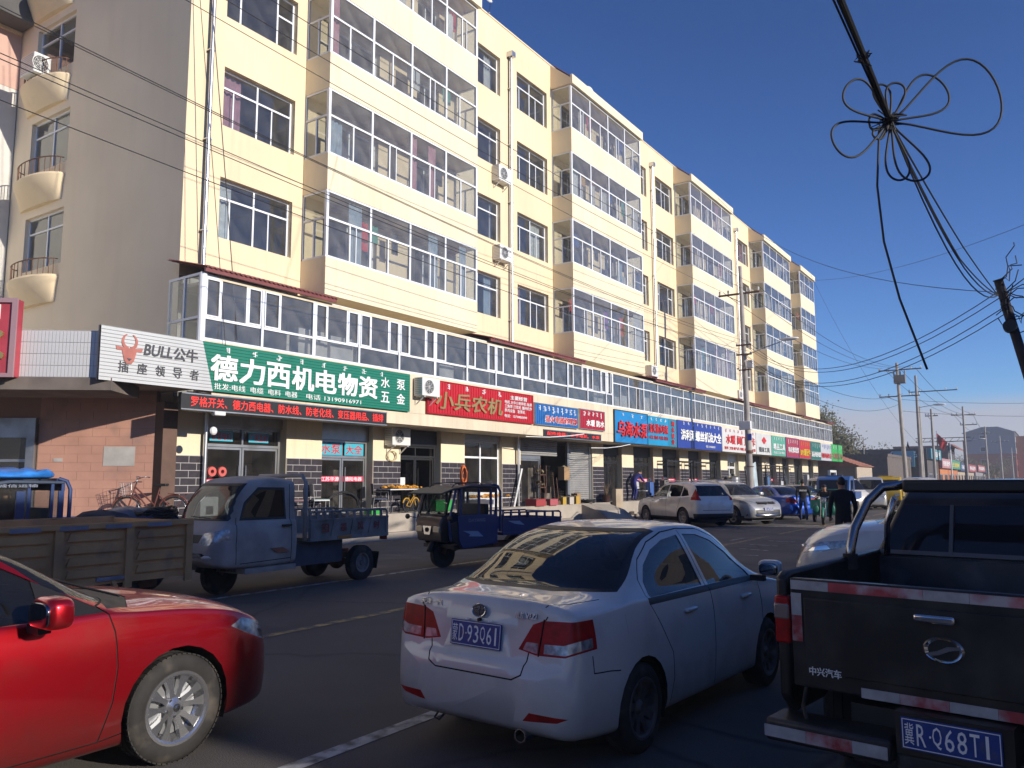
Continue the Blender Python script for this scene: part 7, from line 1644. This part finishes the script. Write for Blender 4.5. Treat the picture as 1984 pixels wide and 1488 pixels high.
# ================================================================ things on the platform and around
def bicycle(label, x, y, z, b, s=1., c=(.16,.05,.04), tyre=.33, wb=1.05, kid=False):
    t = thing('bicycle', label, 'bicycle', (x, y, z), R(-b)); pm = mat('bicycle_paint', c, .5, var=.25); r = tyre*s
    P = lambda a, h: (0, a*s, h*s)
    fy, ry = .52 if not kid else .36, -.53 if not kid else -.34
    for yy in (fy, ry):
        w_ = ob('wheel', MB().tube([(0, yy*s+(r-.02)*math.cos(2*math.pi*k/32), r+(r-.02)*math.sin(2*math.pi*k/32)) for k in range(32)], .017, 6, closed=True), G['rubber'], t, smooth='all')
        ob('rim', MB().tube([(0, yy*s+(r-.045)*math.cos(2*math.pi*k/32), r+(r-.045)*math.sin(2*math.pi*k/32)) for k in range(32)], .008, 5, closed=True), G['steel'], w_)
        sp = MB()
        for k in range(14): a = 2*math.pi*k/14; sp.bar((0, yy*s, r), (0, yy*s+(r-.05)*math.cos(a), r+(r-.05)*math.sin(a)), .004)
        ob('spokes', sp, G['steel'], w_)
        ob('mudguard', MB().tube([(0, yy*s+(r+.02)*math.cos(a), r+(r+.02)*math.sin(a)) for a in [math.pi*(.12+.75*i/12) for i in range(13)]], .02, 6), pm, t)
    hh = .86 if not kid else .62
    fr_ = MB(); H2 = tyre
    for p, q in ((P(ry, H2), P(-.05, H2-.05)), (P(-.05, H2-.05), P(-.2, hh)), (P(ry, H2), P(-.17, hh-.16)), (P(-.05, H2-.05), P(fy-.16, hh-.1)), (P(-.1, H2+.12), P(fy-.17, hh)), (P(fy-.18, hh+.08), P(fy, H2))): fr_.cyl(p, q, .015*s+.003, 8)
    ob('frame', fr_, pm, t)
    ob('saddle', MB().prism([(-.10*s, -.36*s), (.10*s, -.36*s), (.02*s, -.06*s), (-.02*s, -.06*s)], 'z', (hh+.02)*s, (hh+.08)*s).cyl(P(-.2, hh-.06), P(-.21, hh+.03), .013), TR, t, bevel=.015)
    ob('handlebar', MB().tube([(-.26*s, (fy-.38)*s, (hh+.22)*s), (-.22*s, (fy-.28)*s, (hh+.24)*s), (0, (fy-.19)*s, (hh+.18)*s), (.22*s, (fy-.28)*s, (hh+.24)*s), (.26*s, (fy-.38)*s, (hh+.22)*s)], .012, 7).cyl(P(fy-.18, hh+.05), P(fy-.2, hh+.2), .013), G['steel'] if not kid else pm, t, smooth='all')
    cr = MB().lathe([(.07*s, -.005), (.085*s, 0), (.07*s, .005)], (.04, -.05*s, (H2-.05)*s), 'x', 16).bar((.06, -.05*s, (H2-.05)*s), (.06, .05*s, (H2-.18)*s), .015).bar((-.06, -.05*s, (H2-.05)*s), (-.06, -.15*s, (H2+.08)*s), .015).box(.06, .0, (H2-.2)*s, .15, .09*s, (H2-.18)*s)
    ob('crank', cr, G['steel'], t)
    if not kid:
        bk = MB()
        for zz in (.66, .76, .86, .96):
            w2 = .11+.035*(zz-.66)/.3; bk.tube([(-w2, .40, zz), (w2, .40, zz), (w2, .40+w2*1.9, zz), (-w2, .40+w2*1.9, zz)], .004, 4, closed=True)
        for k in range(6):
            f = k/5
            for (xa, ya, xb, yb) in ((-.11+.22*f, .40, -.145+.29*f, .40), (-.11+.22*f, .609, -.145+.29*f, .675), (-.11, .40+.209*f, -.145, .40+.275*f), (.11, .40+.209*f, .145, .40+.275*f)): bk.bar((xa, ya, .66), (xb, yb, .96), .004)
        ob('basket', bk, G['alu'], t)
        ob('rear_rack', MB().box(-.06, -.85, .70, .06, -.40, .72).bar((0, -.8, .7), (0, -.55, .35), .012), pm, t)
    return t
bicycle('old rusty bicycle with a wire basket leaning near the pink wall', -17.12, 10.90, .75, 235, 1.)
bicycle('small yellow child bicycle standing under the table of corn', -17.0, 19.75, PZ, -10, .8, (.62,.33,.02), .27, kid=True)
def chair_(label, x, y, b, c, back=.9, arm=True):
    t = thing('chair', label, 'chair', (x, y, PZ), R(-b)); pm = mat('chair_seat', c, .8, var=.15); f = MB()
    for sx in (-.22, .22): f.tube([(sx, .22, 0), (sx, .22, .45), (sx, -.2, .45), (sx, -.24, back)], .013, 6).tube([(sx, -.25, 0), (sx, -.2, .45)], .013, 6)
    if arm:
        for sx in (-.25, .25): f.tube([(sx, .22, .45), (sx, .22, .66), (sx, -.2, .66)], .013, 6)
    ob('frame', f, G['steel'], t); ob('seat', MB().box(-.22, -.2, .44, .22, .23, .49), pm, t, bevel=.02); ob('backrest', MB().ob((0, -.235, .74), (.42, .03, .34), Matrix.Rotation(R(6), 3, 'X')), pm, t, bevel=.02)
    return t
chair_('black office chair with steel arms beside the table of corn', -17.12, 18.45, 40, (.02,.02,.022))
chair_('pink backed chair behind the grey tricycle bed', -17.1, 15.2, 60, (.42,.22,.18), arm=False)
chair_('second steel chair with pale green cushion near the coiled hoses', -17.1, 16.0, 30, (.40,.48,.44), arm=False)
chair_('white metal framed chair outside the blue sign shop', -17.1, 36.7+.6, 80, (.5,.5,.5))
def table(label, y0, y1, z, stuff_label):
    t = thing('table', label, 'table', (-17.05, (y0+y1)/2, PZ)); L = y1-y0
    ob('table_top', MB().box(-.28, -L/2, z-.03, .22, L/2, z), G['white'], t)
    for sx in (-.24, .18):
        for sy in (-L/2+.06, L/2-.06): ob('leg', MB().cyl((sx, sy, 0), (sx, sy, z-.03), .014, 6), G['steel'], t)
    c = MB(); rr = random.Random(int(y0*7))
    for i in range(110):
        p = Vector((rr.uniform(-.25, .19), rr.gauss(0, L*.22), z+.03+abs(rr.gauss(0, .035)))); p.y = max(-L/2+.05, min(L/2-.05, p.y)); a = rr.uniform(0, 3.14); d = Vector((math.cos(a), math.sin(a), rr.uniform(-.2, .2)))*.07
        c.tube([p-d, p-d*.5, p+d*.5, p+d], [.008, .026, .026, .01], 6)
    o = ob('corn_cobs', c, mat('corn_orange', (.72,.33,.03), .6, var=.3, vs=20), smooth='all', loc=(-17.05, (y0+y1)/2, PZ), kind='stuff'); o['label'] = stuff_label; o['category'] = 'corn'
table('folding table heaped with orange corn cobs beside the dark shop door', 18.6, 20.3, .74, 'orange corn cobs drying on the folding table by the dark door')
table('low bench of orange corn cobs behind the open blue tricycle', 22.6, 25.2, .38, 'orange corn cobs spread on the low bench behind the blue tricycle')
def coil(label, x, y, z, r, n, m, tilt=70, nm='hose_coil', cat='hose', rz=0, tr=.016):
    t = thing(nm, label, cat, (x, y, z), R(rz)); b = MB(); rr = random.Random(n)
    pts = []
    for i in range(n*20):
        a = 2*math.pi*i/20; q = r*(1+.06*math.sin(i*.13)+rr.uniform(-.01, .01)); pts.append(Vector((math.cos(a)*q, math.sin(a)*q*.8, rr.uniform(-.03, .03)+.05*math.sin(i*.05))))
    mt = Matrix.Rotation(R(tilt), 3, 'X'); pts = [mt @ p for p in pts]; mz_ = min(p.z for p in pts); pts = [p-Vector((0, 0, mz_)) for p in pts]
    ob('hose', b.tube(pts, tr, 6), m, t, smooth='all'); return t
coil('large coil of black hose leaning by the glass doors', -17.1, 16.9, PZ, .45, 9, G['cable'], 60, rz=60)
coil('coil of clear hose with blue ties in front of the first shop', -16.98, 13.3, PZ, .42, 7, mat('clear_hose', (.55,.58,.60), .3), 75, rz=80)
rc_ = coil('orange rope coil hanging beside the white framed window', -17.38, 22.98, 1.62, .2, 6, mat('orange_rope', (.60,.14,.03), .7), 90, 'rope_coil', 'rope', 90, .022); rc_.scale = (.6, 1, 1.9)
coil('pale yellow cable coil hanging under the grimy air conditioner', -17.4, 19.25, 2.35, .2, 4, mat('pale_cord', (.6,.5,.3), .7), 90, 'cord_coil', 'cord', 90, .01)
coil('flat grey coil of pipe lying by the closed shutter', -17.05, 31.4, PZ+.02, .35, 6, G['cable'], 0, tr=.02)
for i, y in enumerate((12.75, 13.05)):
    o = ob('warning_light_ring', MB().lathe([(.05,-.04),(.12,-.04),(.13,.0),(.12,.04),(.05,.04),(.05,-.04)], (0,0,0), 'x', 18), mat('pink_red_plastic', (.6,.12,.10), .4), smooth=True, loc=(-17.5, y, 1.98)); o['label'] = ('left', 'right')[i]+' one of two red rings of tape on the first shop window'; o['category'] = 'tape roll'
def crate(label, x, y, c, w=.4, d=.3, h=.26, z=PZ, nm='crate'):
    t = thing(nm, label, 'crate', (x, y, z)); pm = flat(c, .6)
    m = MB().box(-w/2,-d/2,0,w/2,d/2,.015).box(-w/2,-d/2,.015,-w/2+.015,d/2,h).box(w/2-.015,-d/2,.015,w/2,d/2,h).box(-w/2+.015,-d/2,.015,w/2-.015,-d/2+.015,h).box(-w/2+.015,d/2-.015,.015,w/2-.015,d/2,h)
    ob('shell', m, pm, t); ob('rim', MB().tube([(-w/2,-d/2,h),(w/2,-d/2,h),(w/2,d/2,h),(-w/2,d/2,h)], .015, 5, closed=True), pm, t); ob('contents', MB().ell((0,0,h*.75),(w*.42,d*.42,h*.4),10,5), mat('contents', (.25,.2,.16), .8, var=.5, vs=15), t); return t
crate('green crate behind the windscreen of the open blue tricycle', -17.0, 21.2, (.03,.30,.06), .4, .9, .34)
crate('large red plastic tub on the platform behind the blue tricycle bed', -17.02, 27.2, (.36,.05,.05), .5, .7, .26)
crate('second pink red tub next to the upright tools', -17.02, 28.2, (.42,.10,.11), .5, .6, .24)
crate('yellow bucket among the tools outside the half open shutter', -17.0, 29.2, (.5,.33,.05), .28, .28, .3, nm='bucket')
crate('pale box between the two yellow buckets', -16.98, 29.7, (.5,.45,.38), .35, .35, .3)
crate('right hand yellow bucket near the closed shutter', -17.05, 30.4, (.48,.3,.05), .28, .28, .32, nm='bucket')
crate('cardboard box standing high at the open shop door', -17.35, 30.0, (.38,.24,.12), .3, .45, .55, PZ+1.0, nm='cardboard_box')
crate('brown box beside the yellow bucket at the closed shutter', -17.2, 30.75, (.35,.22,.1), .3, .3, .42, nm='cardboard_box')
crate('small green crate at the platform edge behind the grey truck', -16.98, 18.0, (.03,.35,.06), .3, .4, .12)
ck = thing('display_stand', 'narrow rack with stacked dark parts in the open shop doorway', 'rack', (-17.3, 28.0, PZ))
ob('rack_frame', MB().box(-.15,-.25,0,-.12,-.22,1.6).box(-.15,.22,0,-.12,.25,1.6).box(.12,-.25,0,.15,-.22,1.6).box(.12,.22,0,.15,.25,1.6).box(-.15,-.25,.7,.15,.25,.73).box(-.15,-.25,1.2,.15,.25,1.23), G['rust'], ck)
s_ = MB(); rr = random.Random(9)
for i in range(26): s_.ell((rr.uniform(-.1,.1), rr.uniform(-.2,.2), rr.choice((.08,.8,1.3))+rr.uniform(0,.15)), (.06,.06,.06), 8, 5)
ob('rack_parts', s_, mat('machine_parts', (.18,.14,.08), .5, .4, var=.6, vs=9), ck)
for i, (y, h, lbl) in enumerate(((27.9, 1.0, 'left tool'), (28.6, 1.1, 'middle tool'), (28.9, .9, 'right tool'))):
    o = ob('garden_tool', MB().cyl((0,0,0),(-.25,.22,h+.2),.016,6).ell((0,0,.08),(.02,.12,.1)), G['rust'], loc=(-16.95, y, PZ)); o['label'] = lbl+' of three leaning long handled tools by the red tubs'; o['category'] = 'tool'
o = ob('leaning_white_board', MB().prism([(25.95, PZ), (26.05, PZ), (26.6, 2.2), (26.5, 2.2)], 'x', -17.25, -17.22), G['white'], None); o['label'] = 'thin white strip leaning against the third tiled column'; o['category'] = 'board'
pt = thing('plant_pot', 'dark plant pot with dry twigs beside the upright board near the broken platform edge', 'plant pot', (-17.0, 33.2, PZ))
ob('pot', MB().lathe([(0,0),(.13,0),(.2,.32),(.22,.34),(.18,.34),(.16,.28),(0,.28)], (0,0,0), 'z', 16), flat((.05,.02,.015), .7), pt, smooth=True)
tw = MB(); rr = random.Random(3)
for i in range(14): a = rr.uniform(0, 6.28); tw.tube([(0,0,.28), (math.cos(a)*.1, math.sin(a)*.1, .55), (math.cos(a)*.22, math.sin(a)*.22, rr.uniform(.7, 1.0))], [.012,.008,.004], 4)
ob('twigs', tw, G['wood'], pt)
o = ob('upright_board', MB().box(-16.75, 33.3, .0, -16.55, 34.0, 1.35), mat('pale_plywood', (.42,.33,.23), .8, var=.2), bevel=.01); o['label'] = 'pale upright board standing at the platform edge beside the plant pot'; o['category'] = 'board'
def ramp_(y0, y1):
    m = MB().prism([(-16.85, 0), (-15.4, 0), (-16.0, .45), (-16.85, .73)], 'y', y0, y1); return m
ob('concrete_ramp', ramp_(30.6, 33.0), G['concrete'], kind='structure')
rb = MB(); rr = random.Random(12)
for i in range(60): s = rr.uniform(.08, .28); rb.ob((rr.uniform(-16.85, -15.6), rr.uniform(34.2, 38), s*.3+rr.uniform(0, .15)), (s, s*rr.uniform(.6, 1.4), s*.6), Matrix.Rotation(rr.uniform(0, 3), 3, 'Z') @ Matrix.Rotation(rr.uniform(-.4, .4), 3, 'X'))
o = ob('broken_concrete', rb, G['concrete'], kind='stuff'); o['label'] = 'broken concrete lumps at the crumbling platform edge'; o['category'] = 'rubble'
# farther shop clutter, each its own thing
mc = thing('motorcycle_cover', 'dark rounded covered bundle behind the white SUV roof', 'bundle', (-17.0, 47.5, PZ)); ob('cover', MB().ell((0,0,.6),(.5,1.0,.6),16,9), G['black'], mc, smooth='all')
wt = thing('water_tank', 'white steel barrel standing on the platform above the silver SUV', 'barrel', (-16.95, 50.6, PZ)); ob('tank_body', MB().lathe([(0,0),(.42,0),(.42,.25),(.44,.27),(.42,.29),(.42,.65),(.44,.67),(.42,.69),(.42,1.15),(.3,1.24),(0,1.26)], (0,0,0), 'z', 22), G['gutter'], wt, smooth=True); ob('tank_cap', MB().cyl((0,0,1.26),(0,0,1.36),.12,12), G['black'], wt)
bs = thing('banner_stand', 'tall leaning white and blue banner left of the concrete pole', 'banner', (-16.9, 55.0, PZ)); ob('banner', MB().ob((0,0,1.1),(.03,.8,2.1),Matrix.Rotation(R(12),3,'X')), mat('banner_print', (.5,.6,.65), .5, var=.3, vs=1.5), bs); ob('banner_foot', MB().box(-.2,-.4,0,.2,.4,.04), G['black'], bs)
def ladder(label, x, y, z, h, lean):
    t = thing('ladder', label, 'ladder', (x, y, z)); m = MB()
    for s in (-.2, .2): m.bar((0, s, 0), (-lean, s, h), .04)
    for i in range(1, 8): f = i/8; m.bar((-lean*f, -.2, h*f), (-lean*f, .2, h*f), .025)
    ob('ladder_frame', m, G['alu'], t)
ladder('first aluminium ladder leaning right of the concrete pole', -16.9, 59.2, PZ, 2.2, .5); ladder('second ladder leaning in front of the far black porch frame', -16.9, 63.5, PZ, 2.0, .5)
for i, (y, c, w_, h, lb) in enumerate(((37.9,(.05,.12,.35),.4,.9,'blue machine outside the shop with the worker'), (39.8,(.15,.14,.13),.6,1.0,'dark generator on the platform left of the first porch frame'), (44.6,(.4,.05,.05),.4,.7,'red pump standing on the platform under the navy sign'), (57.9,(.06,.15,.3),.5,1.2,'blue barrel stack right of the concrete pole'), (61.3,(.5,.5,.5),.6,.9,'white appliance under the dark red sign'), (66.6,(.05,.25,.1),.5,.8,'green machine under the dark green sign'), (69.0,(.5,.5,.48),.5,1.4,'tall white cabinet near the end of the row'))):
    t = thing('display_machine', lb, 'machine', (-16.98, y, PZ)); pm = flat(c, .5); ob('housing', MB().box(-.15,-w_/2,.1,.15,w_/2,h), pm, t, bevel=.03); ob('foot', MB().box(-.14,-w_/2+.05,0,.14,-w_/2+.12,.1).box(-.14,w_/2-.12,0,.14,w_/2-.05,.1), G['black'], t); ob('motor', MB().cyl((0,-w_*.3,h+.08),(0,w_*.3,h+.08),.09,12), G['steel'], t)
# load in the left tricycle and sacks
def sack(label, x, y, z, c, s=1, rz=0):
    m = MB().ell((0,0,.13*s),(.42*s,.26*s,.15*s),16,9); rr = random.Random(int(y*10)); m.v = [(a+rr.gauss(0,.012), b_+rr.gauss(0,.012), q+rr.gauss(0,.01)) for a, b_, q in m.v]
    o = ob('sack', m, mat('sack_cloth', c, .9, var=.25, vs=6), smooth='all', loc=(x, y, z), rz=rz); o['label'] = label; o['category'] = 'sack'
sack('grey sack lying highest on the load behind the left tricycle cab', -12.6, 7.2, 1.0, (.10,.085,.085), 1.0, 1.2)
sack('flat grey sack in the middle of the left tricycle load', -12.9, 7.8, .98, (.20,.18,.19), 1.2, .8)
sack('dusty sack under the bicycle in the left tricycle load', -12.7, 8.2, .92, (.15,.13,.13), 1.1, 1.7)
coil('heap of dark rubber hose on the load before the bicycle', -12.6, 8.1, 1.12, .4, 8, G['cable'], 5, tr=.02)
wb_ = thing('white_box_cabinet', 'white plastic cabinet behind the grey truck windscreen', 'cabinet', (-17.05, 12.3, PZ)); ob('cabinet_body', MB().box(-.15,-.25,0,.15,.25,.62), G['white'], wb_, bevel=.02); ob('cabinet_vent', MB().box(.151,-.1,.2,.16,.1,.4), G['black'], wb_)
# roof birds of the block, dishes
ds = thing('roof_antenna', 'small curled white metal piece on the roof parapet', 'antenna', (-17.4, 24.6, 20.15)); ob('antenna_stem', MB().tube([(0,0,0),(0,.1,.5),(0,-.1,.9),(0,-.4,1.0)], .03, 6), G['steel'], ds); ob('antenna_dish', MB().ell((0,-.1,.55),(.05,.3,.12)), G['white'], ds)
d2 = thing('roof_dish', 'small white dish on the tiles above the second balcony stack', 'dish', (-16.6, 31.5, 19.35)); ob('dish', MB().ell((0,0,.25),(.06,.28,.12)), G['white'], d2); ob('dish_stand', MB().cyl((0,0,0),(0,0,.2),.02,6), G['steel'], d2)
